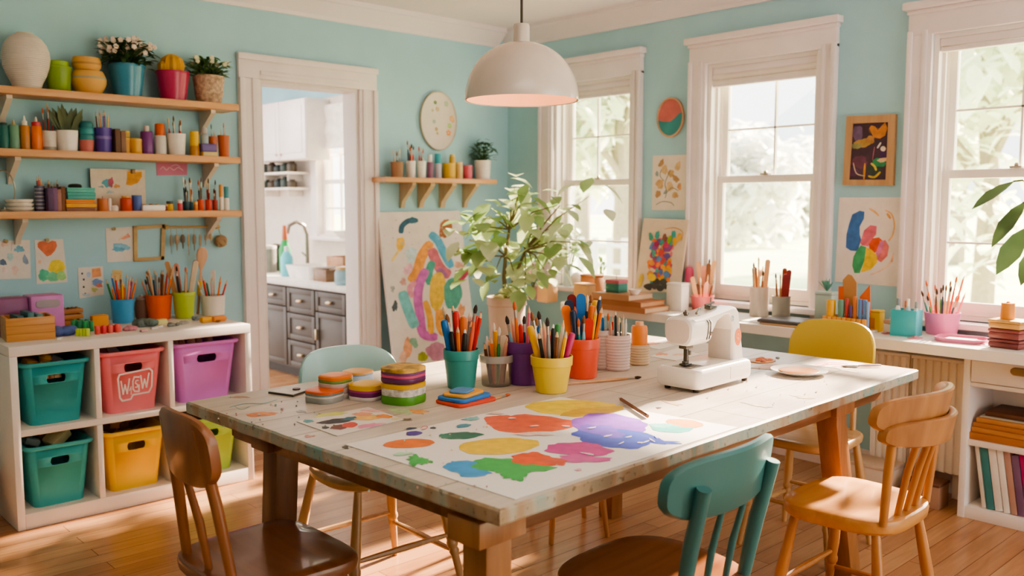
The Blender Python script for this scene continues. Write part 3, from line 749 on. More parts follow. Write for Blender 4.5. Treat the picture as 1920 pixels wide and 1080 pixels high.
for k, (u, c) in enumerate(((-.3, '#d3a077'), (-.05, '#c08a63'), (.2, '#dfb48c'))):
    chunk('wooden_bead', BX[(0, 1)], u, -.66, .74, .036, c, 'peach wooden bead behind the hand hole of the upper teal bin, %s from the left' % ORD[k], 'bead', w_, (0, 0, 0), 'peg')
for k, u in enumerate((-.7, -.2, .35)):
    chunk('dark_folder', BX[(1, 1)], u, .1, .88, .042, ['#7b4450', '#8d8088', '#55303a'][k], ['plum', 'grey', 'dark maroon'][k] + ' flat block leaning in the pink bin', 'block', 'things in the pink bin', (.2, .9, .2))
for k, u in enumerate((-.72, -.38, -.06, .3, .66)):
    chunk('craft_peg', BX[(2, 1)], u, -.1 + .12 * (k % 2), .98 - .02 * (k % 2), .042, ['#c79b8c', '#b98a78', '#d9ad92', '#cfa08c', '#c4968a'][k], 'pinkish wooden peg in the orchid bin, %s from the left' % ORD[k], 'peg', 'pegs in the orchid bin', (.1, .2 - .1 * k, 0), 'peg')
chunk('wooden_block', BX[(0, 0)], .3, -.2, .95, .05, '#e3d6a4', 'pale cream wedge block in the lower teal bin', 'block', 'things in the lower teal bin', (.3, -.6, .3))
chunk('wooden_block', BX[(0, 0)], .0, .2, .92, .04, '#a98a72', 'brown block at the middle of the lower teal bin', 'block', 'things in the lower teal bin', (.2, .3, .2))
chunk('wooden_block', BX[(0, 0)], -.66, -.1, .93, .03, '#9fb4b4', 'pale blue-grey block at the left in the lower teal bin', 'block', 'things in the lower teal bin', (.1, .4, 0))
for k, u in enumerate((-.6, -.2, .2, .6)):
    chunk('wooden_block', BX[(1, 0)], u, .1, .92 + .03 * (k % 2), .038, ['#6b4a33', '#c99a6a', '#7d5a3e', '#54402f'][k], ['dark brown', 'tan', 'mid brown', 'blackish brown'][k] + ' block in the yellow bin', 'block', 'blocks in the yellow bin', (.2, .5 - .3 * k, .2))
chunk('wooden_block', BX[(2, 0)], -.2, .1, .88, .06, '#6d4b45', 'dark brown block inside the lime green bin', 'block', None, (.1, .2, .2))

# ================================================================= CHAIRS
def outline(w, d, p=3.2, n=36, taper=.06):
    o = []
    for i in range(n):
        a = 2 * math.pi * i / n; ca, sa = math.cos(a), math.sin(a)
        x = w / 2 * math.copysign(abs(ca) ** (2 / p), ca); y = d / 2 * math.copysign(abs(sa) ** (2 / p), sa)
        o.append((x * (1 + taper * (y / (d / 2))), y))
    return o
def turned(p0, p1, r, n=12):
    """a turned chair leg from seat p0 to floor p1"""
    p0, p1 = Vector(p0), Vector(p1)
    fr = [(0, .85), (.2, 1.05), (.45, 1.25), (.56, 1.1), (.58, 1.35), (.61, 1.35), (.63, 1.0), (.66, 1.25), (.69, .95), (.85, .85), (1, .7)]
    return [p0.lerp(p1, f) for f, _ in fr], [r * k for _, k in fr]
def board(b, w, z0, z1, yb, lean, curve, th, p=3.5, n=28):
    """curved back board, width w, between z0 and z1, bowed backwards in the middle"""
    fr, bk = [], []
    zc, hz = (z0 + z1) / 2, (z1 - z0) / 2
    rings = []
    for i in range(n + 1):
        u = -1 + 2 * i / n; u = math.sin(u * math.pi / 2)
        hh = max(hz * (1 - abs(u) ** p) ** (1 / p), .0025)
        yy = lambda z: yb - lean * (z - z0) + curve * u * u
        x = u * w / 2
        ring = []
        for f, s in ((-1, .5), (-.9, 1), (0, 1), (.9, 1), (1, .5)): z = zc + f * hh; ring.append((x, yy(z) + th / 2 * s, z))
        for f, s in ((1, .5), (.9, 1), (0, 1), (-.9, 1), (-1, .5)): z = zc + f * hh; ring.append((x, yy(z) - th / 2 * s, z))
        rings.append(ring)
    b.loft(rings)
def chair(label, loc, rz, seatm, legm, railm, postm, w=.40, d=.38, sz=.45, rail=(.66, .82), railw=.40, lean=.16, curve=.05, posts=(-.14, .14), spindles=(-.045, .045), post_r=.014, post_top=None,
          rail2=None, seat_p=3.2, style='wood', splay=.05, backset=.02, sr=.009, thick=.034, taper=.06, flatpost=False):
    t = thing('chair', label, 'chair', loc, rz, group='chairs around the work table')
    o = outline(w, d, seat_p, 40, taper); b = MB().use(seatm); secs = []
    for z, k in ((sz - thick, .94), (sz - thick * .8, .985), (sz - thick * .3, 1.0), (sz - .004, .985), (sz, .95), (sz - .004, .75), (sz - .009, .4), (sz - .010, .05)):
        secs.append([(x * k, y * k, z) for x, y in o])
    b.loft(secs); b.build('seat', t)
    zs = sz - thick + .004
    feet = {}
    for sx in (-1, 1):
        for sy in (-1, 1):
            p0 = (sx * w * .36, sy * d * .34, zs); p1 = (sx * (w * .36 + splay), sy * (d * .34 + splay), 0)
            feet[(sx, sy)] = (Vector(p0), Vector(p1)); pts, rad = turned(p0, p1, .0145)
            MB().use(legm).tube(pts, rad, 12).build('leg', t)
    def at(k, f): return feet[k][0].lerp(feet[k][1], f)
    for a, c, f in (((-1, 1), (1, 1), .52), ((-1, -1), (1, -1), .56), ((-1, -1), (-1, 1), .66), ((1, -1), (1, 1), .66)):
        p, q = at(a, f), at(c, f); MB().use(legm).tube([p, p.lerp(q, .15), p.lerp(q, .5), p.lerp(q, .85), q], [.007, .009, .0115, .009, .007], 8).build('stretcher', t)
    yb = -d / 2 + .035; yr = yb - backset - lean * (rail[0] - sz)
    top = post_top or rail[1] - .03
    for x in posts:
        xx = x * railw / .40
        off = -.026 if flatpost else 0
        yend = yr + off - lean * (top - rail[0]) + curve * (xx / (railw / 2)) ** 2
        pz = [(x, yb, sz - .012), (x + (xx - x) * .5, yb + (yend - yb) * .45, sz + (top - sz) * .5), (xx, yend, top)]
        MB().use(postm).tube(pz, [post_r * .95, post_r * 1.1, post_r], 12).build('back_post', t)
    for x in spindles:
        xx = x * 1.15; tp = rail[0] + .012; yend = yr - lean * (tp - rail[0]) + curve * (xx / (railw / 2)) ** 2
        MB().use(postm).tube([(x, yb, sz - .012), ((x + xx) / 2, (yb + yend) / 2 + .004, (sz + tp) / 2), (xx, yend, tp)], [sr, sr * 1.25, sr], 10).build('spindle', t)
    b = MB().use(railm); board(b, railw, rail[0], rail[1], yr, lean, curve, .024); b.build('backrest', t)
    if rail2:
        b = MB().use(railm); board(b, rail2[2], rail2[0], rail2[1], yr - lean * (rail2[0] - rail[0]) + rail2[3], lean, curve, .024); b.build('lower_back_rail', t)
    return t
DK = wood('#784629', '#935e3a', .3, 'X', 7, .3); DKZ = wood('#8a5431', '#a3683f', .35, 'Z', 7, .2)
OAK = wood('#c07e3e', '#d39652', .4, 'X', 7, .15); OAKZ = wood('#b06f35', '#c28447', .4, 'Z', 7, .15)
OAK2 = wood('#9f6636', '#b67d49', .4, 'Z', 7, .15)
TEALP = mt('#3d6f6d', .42, .04, scale=5, coat=.1)
# 1 dark chair, front left, facing the table's left edge
chair('dark brown wooden chair in the left foreground with a curved plank back', (1.05, 2.045, 0), math.radians(-90), DK, DKZ, DKZ, DKZ, w=.40, d=.37, rail=(.672, .848), railw=.27, lean=.13, curve=.022, posts=(-.13, .13), spindles=(0.0,), post_r=.013, seat_p=4.5, thick=.04)
# 2 teal-backed chair, front right foreground
chair('chair with a teal painted back and dark brown seat in the right foreground', (1.68, 1.30, 0), math.radians(3), DK, DKZ, TEALP, TEALP, w=.42, d=.40, rail=(.655, .80), railw=.44, lean=.14, curve=.05, posts=(-.135, .135), spindles=(-.04, .045), post_r=.0165, post_top=.735, seat_p=3.0, thick=.04, flatpost=True, sr=.007)
# 3 light oak chair, right
chair('light oak spindle chair with two bent back rails at the right front of the table', (2.555, 1.215, 0), math.radians(1), OAK, OAKZ, OAK2, OAKZ, w=.39, d=.36, rail=(.70, .815), railw=.44, lean=.20, curve=.09, posts=(-.15, .15), spindles=(-.06, .0, .06), post_r=.012, rail2=(.665, .745, .40, -.028), seat_p=3.4, thick=.045, splay=.06, post_top=.735)
# 4 pale blue shell chair behind the table, 5 olive-yellow chair at the far end
SKY = mt('#a9d5d6', .35, .03, scale=4, coat=.2); OLIVE = mt('#c3a842', .4, .03, scale=4, coat=.1)
BIRCH = wood('#b58a58', '#c99d6a', .4, 'Z', 7, .15); BIRCHX = wood('#b58a58', '#c99d6a', .4, 'X', 7, .15)
c4x = Y(642, 680, 2.85).x
chair('pale blue shell-backed chair with turned birch legs behind the left half of the table', (1.70, 2.515, 0), math.radians(178), BIRCHX, BIRCH, SKY, BIRCH, w=.42, d=.42, rail=(.56, .825), railw=.39, lean=.10, curve=.075, posts=(-.12, .12), spindles=(), post_r=.012, post_top=.66, seat_p=2.6, splay=.07)
c5 = X(1560, 640, 3.34)
chair('chair with an olive yellow painted back at the far right end of the table', (3.17, c5.y, 0), math.radians(92), BIRCHX, BIRCH, OLIVE, BIRCH, w=.37, d=.38, rail=(.58, .868), railw=.35, lean=.10, curve=.03, posts=(-.11, .11), spindles=(-.05, 0, .05), post_r=.011, post_top=.66, seat_p=3.6)
t = thing('stool', 'slim wooden stool standing under the back of the table', 'stool', (2.60, 2.45, 0))
MB().use(OAK).lathe([(.02, .43), (.15, .425), (.165, .44), (.16, .458), (.05, .452)], 28).build('seat', t)
for k in range(4):
    a = math.radians(20 + 90 * k); MB().use(OAKZ).tube([(.10 * math.cos(a), .10 * math.sin(a), .43), (.15 * math.cos(a), .15 * math.sin(a), .15), (.17 * math.cos(a), .17 * math.sin(a), 0)], [.012, .0135, .010], 10).build('leg', t)

# ================================================================= LEFT WALL SHELVES
PINE = wood('#cf9663', '#dfac7b', .45, 'X', 6, .1)
BRK = mt('#ddcfbd', .5, .03)
SD = .20
sz_ = [Y(225, 177.5, W1 - SD).z, Y(225, 286, W1 - SD).z, Y(225, 395.5, W1 - SD).z]
sx0 = Y(-70, 280, W1 - SD).x; sx1 = Y(451, 290, W1 - SD).x
def bracket(b, x, z, dpt=.15, hgt=.12, w=.012):
    pts = [(W1 - .001, z), (W1 - dpt, z), (W1 - dpt, z - .016), (W1 - .03, z - hgt * .75), (W1 - .018, z - hgt), (W1 - .001, z - hgt)]
    b.loft([[(x - w, y, q) for y, q in pts], [(x + w, y, q) for y, q in pts]])
names = ['topmost', 'middle', 'lowest']
for k, z in enumerate(sz_):
    t = thing('wall_shelf', 'long pine shelf on the left wall, %s of the three' % names[k], 'shelf', ((sx0 + sx1) / 2, W1, z), group='long pine shelves on the left wall')
    lx_ = (sx1 - sx0) / 2
    MB().use(PINE).box(-lx_, -SD, -.033, lx_, 0, 0, .003).build('board', t)
    for px in ((18, 395), (28, 398), (36, 400))[k]:
        x = Y(px, 300, W1 - .10).x; b = MB().use(BRK); bracket(b, x, z - .033)
        o = b.build('bracket', loc=(-t.location.x, -t.location.y, -t.location.z)); o.parent = t
ys = W1 - .105
def sh(cx, w, top, k):
    """centre x, radius and height of something on shelf k from its place in the photo"""
    zs = sz_[k]; p = Y(cx, top, ys); return p.x, w / 2 * mpp(p), p.z - zs
def on(k, x): return (x, ys, sz_[k])
def jar(name, label, cat, px, w, top, k, parts, group=None, ey=1.0, n=26):
    """parts: (name, material, [(radius fraction, height fraction)...]); one mesh per part"""
    x, r, h = sh(px, w, top, k); return solid(name, label, cat, on(k, x), r, h, parts, group, ey, n)
def solid(name, label, cat, loc, r, h, parts, group=None, ey=1.0, n=26, rz=0.0):
    if len(parts) == 1:
        nm, m, pr = parts[0]; o = MB().use(m).lathe([(a * r, z * h) for a, z in pr], n, ey=ey).build(name, loc=loc, rz=rz); return tag(o, label, cat, group)
    t = thing(name, label, cat, loc, rz, group)
    for nm, m, pr in parts: MB().use(m).lathe([(a * r, z * h) for a, z in pr], n, ey=ey).build(nm, t)
    return t
P_ = lambda h, r=.4: mt(h, r, .04)
def potprof(b=.74, lip=.93, th=.1):
    return [(b * .9, 0), (b, .02), (.97, lip), (1.0, lip), (1.0, 1), (1 - th, 1), (1 - th * 1.5, lip), (b - th, .10), (.02, .08)]
CUPP = [(.80, 0), (.84, .02), (.98, .97), (1, 1), (.9, 1), (.87, .95), (.74, .08), (.02, .07)]
# --- top shelf
def itp(f, ks):
    for (a, u), (b_, v) in zip(ks, ks[1:]):
        if f <= b_: t_ = (f - a) / (b_ - a); return u + (v - u) * t_
    return ks[-1][1]
x, r, h = sh(46, 83, 63, 0)
t = thing('paper_lantern', 'white ribbed paper lantern at the left end of the top shelf', 'lantern', on(0, x))
b = MB().use(mt('#d8cdc4', .8, .03)); pr = []
for i in range(61):
    f = i / 60; rr_ = itp(f, [(0, .60), (.05, .60), (.12, .66), (.25, .82), (.4, .95), (.55, 1.0), (.68, .97), (.8, .87), (.9, .70), (.96, .52), (1, .34)]); pr.append((rr_ * r * (1 + .014 * math.cos(i * math.pi)), f * h))
b.lathe(pr, 36, ey=.95); b.build('shade', t)
MB().use(BRK).lathe([(r * .33, h - .003), (r * .35, h + .002), (r * .28, h + .003), (r * .28, h - .004)], 24, caps=False).build('rim', t)
jar('lidded_tub', 'lime green lidded tub beside the paper lantern on the top shelf', 'tub', 109, 45, 115, 0, [('body', P_('#7f9f2f'), [(.82, 0), (.86, .02), (.98, .76), (.98, .78), (.02, .78)]), ('lid', P_('#8fb035'), [(1.0, .78), (1.0, .82), (.8, .84), (.8, .98), (.74, 1), (.02, 1)])])
x, r, h = sh(165, 63, 133, 0)
BK = P_('#d9a85e', .7); BK2 = P_('#b58a52', .7)
t = thing('woven_basket', 'wide yellow coiled basket on the top shelf, the lower of two stacked', 'basket', on(0, x))
pr = [(.62, 0), (.66, .02)] + [(.66 + .34 * math.sin(math.pi * (f * .86)) + .008 * (-1) ** i, .02 + f * .96) for i, f in enumerate([j / 16 for j in range(17)])] + [(.02, .99)]
MB().use(BK).lathe([(a * r, z * h) for a, z in pr], 30, ey=.92).build('body', t)
MB().use(P_('#a99f86', .7)).lathe([(r * 1.0, h * .62), (r * 1.01, h * .66), (r * .965, h * .74), (r * .95, h * .74)], 30, ey=.92).build('stripe', t)
x2, r2, h2 = sh(162, 51, 109, 0); zb = h
t = thing('woven_bowl', 'small yellow coiled bowl stacked on the wide basket on the top shelf', 'bowl', (x2, ys, sz_[0] + zb + .001))
hh = h2 - zb
MB().use(BK).lathe([(r2 * .8, 0), (r2 * .96, hh * .25), (r2 * 1.0, hh * .5), (r2 * .97, hh * .8), (r2 * .93, hh), (r2 * .8, hh), (r2 * .7, hh * .4), (.002, hh * .3)], 30, ey=.92).build('body', t)
MB().use(BK2).lathe([(r2 * 1.0, hh * .42), (r2 * 1.015, hh * .5), (r2 * 1.0, hh * .58)], 30, ey=.92).build('stripe', t)
LEAFD = leafmat('#3f5a34', '#5c7a48'); LEAFM = leafmat('#5b7a45', '#86a468'); LEAFP = leafmat('#8fa772', '#c2cfa4', .35)
def bush(name, label, loc, r, h, potm, fol_r, fol_h, leafm, nleaf, leafL, flowers=0, fcol='#f0ded2', prof=None, lw=.45, seed=1, stemup=.3, ey=1.0, lean=0):
    R_ = random.Random(seed); t = thing(name, label, 'potted plant', loc)
    MB().use(potm).lathe([(a * r, z * h) for a, z in (prof or potprof())], 28, ey=ey).build('pot', t)
    MB().use(mt('#4a372a', .9)).lathe([(.002, h * .86), (r * .86, h * .86), (.002, h * .88)], 20, ey=ey).build('soil', t)
    b = MB().use(leafm); s_ = MB().use(LEAFD)
    for k in range(nleaf):
        a = R_.uniform(0, 6.28); el = R_.uniform(.05, 1.0); q = R_.uniform(.25, 1)
        e = Vector((math.cos(a) * fol_r * q, math.sin(a) * fol_r * .7 * q, h * .9 + fol_h * (stemup + (1 - stemup) * el * (1 - .35 * q * q))))
        e.x += lean * (e.z - h)
        d = Vector((math.cos(a) * (.4 + q), math.sin(a) * (.4 + q), R_.uniform(-.3, 1.0)))
        if k % 3 == 0: s_.tube([(e.x * .1, e.y * .1, h * .85), (e.x * .45, e.y * .45, h * .9 + (e.z - h * .9) * .6), e], .0016, 4)
        b.leaf(e - d.normalized() * leafL * .5, d, leafL * R_.uniform(.7, 1.2), leafL * lw, droop=R_.uniform(.05, .4))
    s_.build('stems', t); b.build('leaves', t)
    if flowers:
        b = MB().use(mt(fcol, .7))
        for k in range(flowers):
            a = R_.uniform(0, 6.28); q = R_.uniform(.2, 1); z = h * .9 + fol_h * (.45 + .6 * R_.random() * (1 - .4 * q))
            c = (math.cos(a) * fol_r * q, math.sin(a) * fol_r * .75 * q, z)
            for j in range(5): an = j * 1.257 + a; b.sphere((c[0] + .006 * math.cos(an), c[1] - .003, c[2] + .006 * math.sin(an)), .0075, 6, 4, (1, .6, 1))
        b.build('blossoms', t)
    return t
x, r, h = sh(237, 66, 122, 0)
bush('potted_flowers', 'blue pot of pale flowering plants on the top shelf', on(0, x), r, h, P_('#3f87a5', .25), .138, .15, LEAFD, 260, .05, 60, seed=4, fcol='#e3cfc2', stemup=.05)
x, r, h = sh(323, 62, 135, 0)
t = bush('potted_cactus', 'magenta pot holding a ribbed yellow cactus on the top shelf', on(0, x), r, h, P_('#b9345f', .3), .02, .02, LEAFM, 3, .01, seed=2)
MB().use(P_('#cf9a2e', .6)).lathe([(.02, h * .86), (.05, h * .95), (.058, h + .03), (.048, h + .065), (.02, h + .085), (.001, h + .088)], 40, fl=.07, nf=10).build('cactus', t)
MB().use(P_('#c08f2e', .6)).lathe([(.01, h * .86), (.026, h + .005), (.026, h + .03), (.012, h + .045), (.001, h + .047)], 30, c=(-.05, -.01, 0), fl=.07, nf=8).build('cactus_offshoot', t)
x, r, h = sh(391, 57, 143, 0)
bush('potted_herb', 'woven beige pot with a feathery green plant at the right end of the top shelf', on(0, x), r, h, mt('#bda28a', .85, .25, scale=60, bump=.6), .115, .12, LEAFM, 260, .042, 14, '#d9d2b4', stemup=.05, prof=[(.72, 0), (.76, .03), (.86, .3), (.9, .34), (.88, .4), (.97, .8), (1, .84), (1, 1), (.9, 1), (.86, .85), (.6, .1), (.02, .08)], seed=9)

# --- middle shelf
BOT = [(.85, 0), (.95, .02), (1, .06), (1, .80), (.95, .84)]
def bottle(px, w, top, k, body, cap, label, capf=.8, capr=.6, cat='bottle', name='paint_bottle', group='paint bottles on the middle shelf', nozzle=None):
    x, r, h = sh(px, w, top, k)
    pr = [(.88, 0), (.97, .015), (1, .04), (1, capf - .04), (.9, capf), (capr * .8, capf)]
    parts = [('body', P_(body, .35), pr + [(.02, capf)]), ('cap', P_(cap, .4), [(capr, capf), (capr, .97 if not nozzle else .9), (capr * .85, 1 if not nozzle else .92), (.02, 1 if not nozzle else .92)])]
    t = solid(name, label, cat, on(k, x), r, h, parts, group)
    if nozzle: MB().use(P_(nozzle)).lathe([(r * .3, h * .92), (r * .26, h * .98), (r * .12, h * 1.08), (.001, h * 1.085)], 12).build('nozzle', t)
    return t
bottle(6, 17, 230, 1, '#2c6f68', '#1f4f4c', 'dark teal paint bottle at the left end of the middle shelf', .9, .8)
bottle(25, 18, 229, 1, '#6f9c84', '#d8a13a', 'sage green paint bottle with an ochre cap on the middle shelf', .90, .5, nozzle='#c9a878')
bottle(45, 17, 222, 1, '#c4803c', '#e9e2d8', 'tan orange paint bottle with a white cap on the middle shelf', .78, .6, nozzle='#f2ece4')
bottle(67, 19, 224, 1, '#ee7a1f', '#cf3f4f', 'bright orange paint bottle with a crimson cap on the middle shelf', .78, .82, nozzle='#eddccd')
x, r, h = sh(91, 26, 246, 1)
solid('striped_jar', 'white and grey ridged jar holding dark red twigs on the middle shelf', 'jar', on(1, x), r, h, [('body', P_('#d8cdc2'), [(.9, 0), (.95, .03), (.95, .2), (1, .22), (.95, .26), (.98, .5), (1, .52), (.97, .56), (1, .8), (1, 1), (.86, 1), (.84, .9), (.8, .1), (.02, .08)]), ('base_band', P_('#9d978f'), [(.97, .0), (.99, .02), (.99, .2), (.9, .21)])])
sticks('ridged jar on the middle shelf', (x, ys), sz_[1], r * .8, r * .82, h, S('b:darkred:95 b:darkred:120 b:brown:80 b:darkred:100 b:darkred:70'), r=.0042, spread=1.0, base=.012)
def spikes(t, h, n, L, w, m, seed, fan=.5):
    R_ = random.Random(seed); b = MB().use(m)
    for k in range(n):
        u = -1 + 2 * k / (n - 1); d = Vector((u * fan, R_.uniform(-.25, .1), 1)).normalized(); LL = L * R_.uniform(.75, 1.05)
        b.leaf(Vector((u * .025, R_.uniform(-.015, .015), h * .85)), d, LL, w, up=Vector((0, -1, 0)), droop=.06)
    return b.build('leaves', t)
x, r, h = sh(125, 40, 245, 1)
t = thing('potted_snake_plant', 'white pot with upright dark spear leaves on the middle shelf', 'potted plant', on(1, x))
MB().use(P_('#efe7df')).lathe([(a * r, z * h) for a, z in CUPP], 28).build('pot', t); spikes(t, h, 9, .14, .03, leafmat('#4b5735', '#6e7a52'), 3)
x, r, h = sh(161, 27, 228, 1)
jar('pink_cup', 'salmon pink cup under the teal cups on the middle shelf', 'cup', 162, 27, 263, 1, [('body', P_('#c8706a'), CUPP)])
_, r0, h0 = sh(162, 27, 263, 1)
for k in range(3):
    hh = (h - h0) / 3
    tag(MB().use(P_(['#2f7f83', '#3a9196', '#2b7479'][k])).lathe([(r * .96, 0), (r * .98, hh * .7), (r * .9, hh * .72), (r * (.86 - .02 * k), hh * .995), (.002, hh * .995)] if k < 2 else [(r * .94, 0), (r * .94, hh * .5), (r * .8, hh * .9), (r * .7, hh), (.002, hh)], 26).build('nesting_cup', loc=(x, ys, sz_[1] + h0 + .0005 + k * hh)), 'teal cup turned over on the salmon cup on the middle shelf, %s of its stack' % ['lowest', 'middle', 'topmost'][k], 'cup', 'teal nesting cups')
x, r, h = sh(193, 31, 240, 1)
solid('pencil_pot', 'violet pot with pencils on the middle shelf', 'pot', on(1, x), r, h, [('body', P_('#5a429c'), [(.85, 0), (.9, .02), (1, .94), (1, 1), (.9, 1), (.84, .9), (.76, .08), (.02, .07)]), ('band', P_('#8a74bd'), [(.965, .55), (.975, .56), (.985, .66), (.965, .67)])])
sticks('violet pot on the middle shelf', (x, ys), sz_[1], r * .78, r * .86, h, S('p:brown:70 p:navy:62 p:orange:85 p:tan:60 p:black:75 p:purple:80 p:purple:70 p:magenta:60 p:yellow:65'), r=.0042, spread=1.0)
x, r, h = sh(220, 14, 243, 1)
for k in range(2):
    tag(MB().use(P_(['#6f4f3c', '#8a654c'][k], .6)).box(-.012, -.05, 0, .012, .05, h * [1, .92][k], .002).box(-.0125, -.045, h * .3, .0125, .045, h * .34).build('notebook', loc=(x - .016 + .026 * k, ys, sz_[1])), ['dark', 'lighter'][k] + ' brown notebook standing beside the violet pot on the middle shelf', 'notebook', 'brown notebooks on the middle shelf')
BARREL = [(.9, 0), (.98, .04), (1, .1), (1, .86), (.95, .93), (.95, .98), (.88, 1), (.02, 1)]
jar('paint_tub', 'ochre yellow tub on the middle shelf, left of the shorter yellow tub', 'tub', 234, 18, 258, 1, [('body', P_('#c9922c'), BARREL[:4] + [(.02, .86)]), ('lid', P_('#d9a53a'), [(1.02, .86), (1.02, .98), (.95, 1), (.02, 1)])])
_, _, h0 = sh(234, 18, 258, 1); x, r, h = sh(241, 16, 246, 1)
solid('paint_tub', 'small olive yellow tub stacked on the ochre tub on the middle shelf', 'tub', (Y(235, 250, ys).x, ys, sz_[1] + h0 + .0005), r, h - h0, [('body', P_('#b5962b'), [(.9, 0), (1, .05), (1, .7), (.02, .7)]), ('lid', P_('#cfae34'), [(1.03, .7), (1.03, .97), (.9, 1), (.02, 1)])])
jar('paint_tub', 'short golden yellow tub in the middle of the middle shelf', 'tub', 254, 22, 260, 1, [('body', P_('#e0aa37'), BARREL[:4] + [(.02, .86)]), ('lid', P_('#eab947'), [(1.02, .86), (1.02, .98), (.95, 1), (.02, 1)])])
bottle(274, 22, 236, 1, '#7a3a86', '#d8cbc6', 'purple paint bottle with a pale cap on the middle shelf', .80, .45)
bottle(299, 22, 232, 1, '#d9d3cc', '#e06a2a', 'white bottle with a large orange cap on the middle shelf', .62, .80)
x, r, h = sh(330, 35, 251, 1)
solid('brush_pot', 'white pot of brushes at the right of the middle shelf', 'pot', on(1, x), r, h, [('body', P_('#eee7df'), CUPP)])
sticks('white pot on the middle shelf', (x, ys), sz_[1], r * .8, r * .86, h, S('b:red:75 b:black:62 b:navy:85 b:tan:50 b:black:55 b:red:70 b:red:62'), r=.005, spread=1.0)
bottle(364, 18, 246, 1, '#c08a3a', '#eec12c', 'amber bottle with a tall yellow cap near the right end of the middle shelf', .42, .9)
x, r, h = sh(388, 28, 270, 1)
tag(MB().use(P_('#e4cf8f')).box(-r, -.04, 0, r, .04, h * .38, .004).build('eraser_block', loc=on(1, x)), 'cream block under the purple block on the middle shelf', 'block')
tag(MB().use(P_('#6d5a97')).box(-r * 1.05, -.042, 0, r * .95, .042, h * .6, .004).box(-r * 1.06, -.03, h * .2, r * .96, .03, h * .3).build('eraser_block', loc=(x - .003, ys, sz_[1] + h * .38 + .0005)), 'purple block stacked on the cream block on the middle shelf', 'block')
hb = h * .98 + .001
solid('glue_bottle', 'small pale grey bottle standing on the purple block on the middle shelf', 'bottle', (x - .012, ys, sz_[1] + hb), .020, .085, [('body', P_('#a9b6bb'), [(.9, 0), (1, .05), (1, .5), (.6, .62), (.02, .62)]), ('cap', P_('#c3bcc0'), [(.6, .62), (.75, .66), (.7, .9), (.4, 1), (.02, 1)])])
for px, w, top, lb in ((399, 16, 256, 'shaded'), (419, 22, 254, 'front')):
    x, r, h = sh(px, w, top, 1)
    solid('terracotta_cup', '%s terracotta orange cup at the right end of the middle shelf' % ('narrow' if w < 20 else 'wider'), 'cup', on(1, x), r, h, [('body', P_('#c5663a'), CUPP)])
    sticks(('narrow' if w < 20 else 'wider') + ' terracotta cup', (x, ys), sz_[1], r * .7, r * .8, h, S('b:grey:60 p:tan:25') if w < 20 else S('p:tan:30 b:grey:62 p:salmon:35'), r=.003, spread=.9)

# --- lowest shelf
x, r, h = sh(5, 38, 322, 2)
t = thing('wire_hoop', 'thin wire hoop stand at the far left of the lowest shelf', 'hoop', on(2, x))
WIRE = mt('#b8aFa0'.lower(), .3, metal=.8)
MB().use(WIRE).tube([(r * math.cos(a), 0, h / 2 + .006 + h / 2 * math.sin(a)) for a in [2 * math.pi * k / 40 for k in range(41)]], .003, 6).build('ring', t)
MB().use(WIRE).lathe([(.04, 0), (.042, .004), (.006, .008), (.004, .02)], 20).build('foot', t)
x, r, h = sh(36, 48, 374, 2)
for k in range(3):
    hh = h / 3
    tag(MB().use(P_(['#d8cdc0', '#e2d8cc', '#e9dfd2'][k])).lathe([(r * .8, 0), (r * .97, hh * .5), (r, hh * .9), (r, hh), (r * .9, hh), (r * .85, hh * .7), (.002, hh * .65)], 28).build('nested_bowl', loc=(x, ys, sz_[2] + .0005 + k * hh)), 'cream bowl at the left of the lowest shelf, %s of its stack' % ['lowest', 'middle one', 'topmost'][k], 'bowl', 'cream bowls')
x, r, h = sh(73, 17, 343, 2)
solid('patterned_pot', 'slim grey striped pencil holder on the lowest shelf', 'pot', on(2, x), r, h * .9, [('body', P_('#5d5a72'), [(.95, 0), (1, .02), (1, 1), (.85, 1), (.84, .1), (.02, .08)])] + [('stripe', P_('#a9a6b4'), [(1.0, f), (1.03, f + .01), (1.03, f + .045), (1.0, f + .05)]) for f in (.1, .25, .4, .55, .7, .85)])
sticks('slim striped holder', (x, ys), sz_[2], r * .8, r * .85, h * .9, S('p:brown:38 p:tan:30 p:red:42 p:tan:34'), r=.0042, spread=.9)
for k, (px, w, top, c, lb) in enumerate(((87, 9, 353, '#5f4468', 'dark plum'), (96, 8, 352, '#7c5a80', 'mauve'), (104, 7, 355, '#a9786f', 'dusty pink'), (111, 8, 350, '#7b4d2b', 'brown'), (117, 6, 354, '#2e2622', 'blackish'))):
    x, r, h = sh(px, w, top, 2)
    tag(MB().use(P_(c, .6)).box(-r, -.055, 0, r, .055, h, .002).box(-r * 1.03, -.0555, h * .75, r * 1.03, .0, h * .8).build('book', loc=on(2, x)), 'thin %s book standing on the lowest shelf beside the striped holder' % lb, 'book', 'thin books on the lowest shelf')
x0, _, _ = sh(100, 10, 340, 2)
for k in range(7):
    px = 84 + k * 5.6; x, r, h = sh(px, 5, 336 + (k % 3) * 4, 2)
    stick('pencil', 'pencil', 'brown', Vector((x, W1 - .022, sz_[2])), Vector((0, 0, 1)), h, .0048, 'tall brown pencil standing behind the thin books on the lowest shelf, %s from the left' % ORD[k], 'tall brown pencils', False)
z0 = sz_[2]; prev = 0
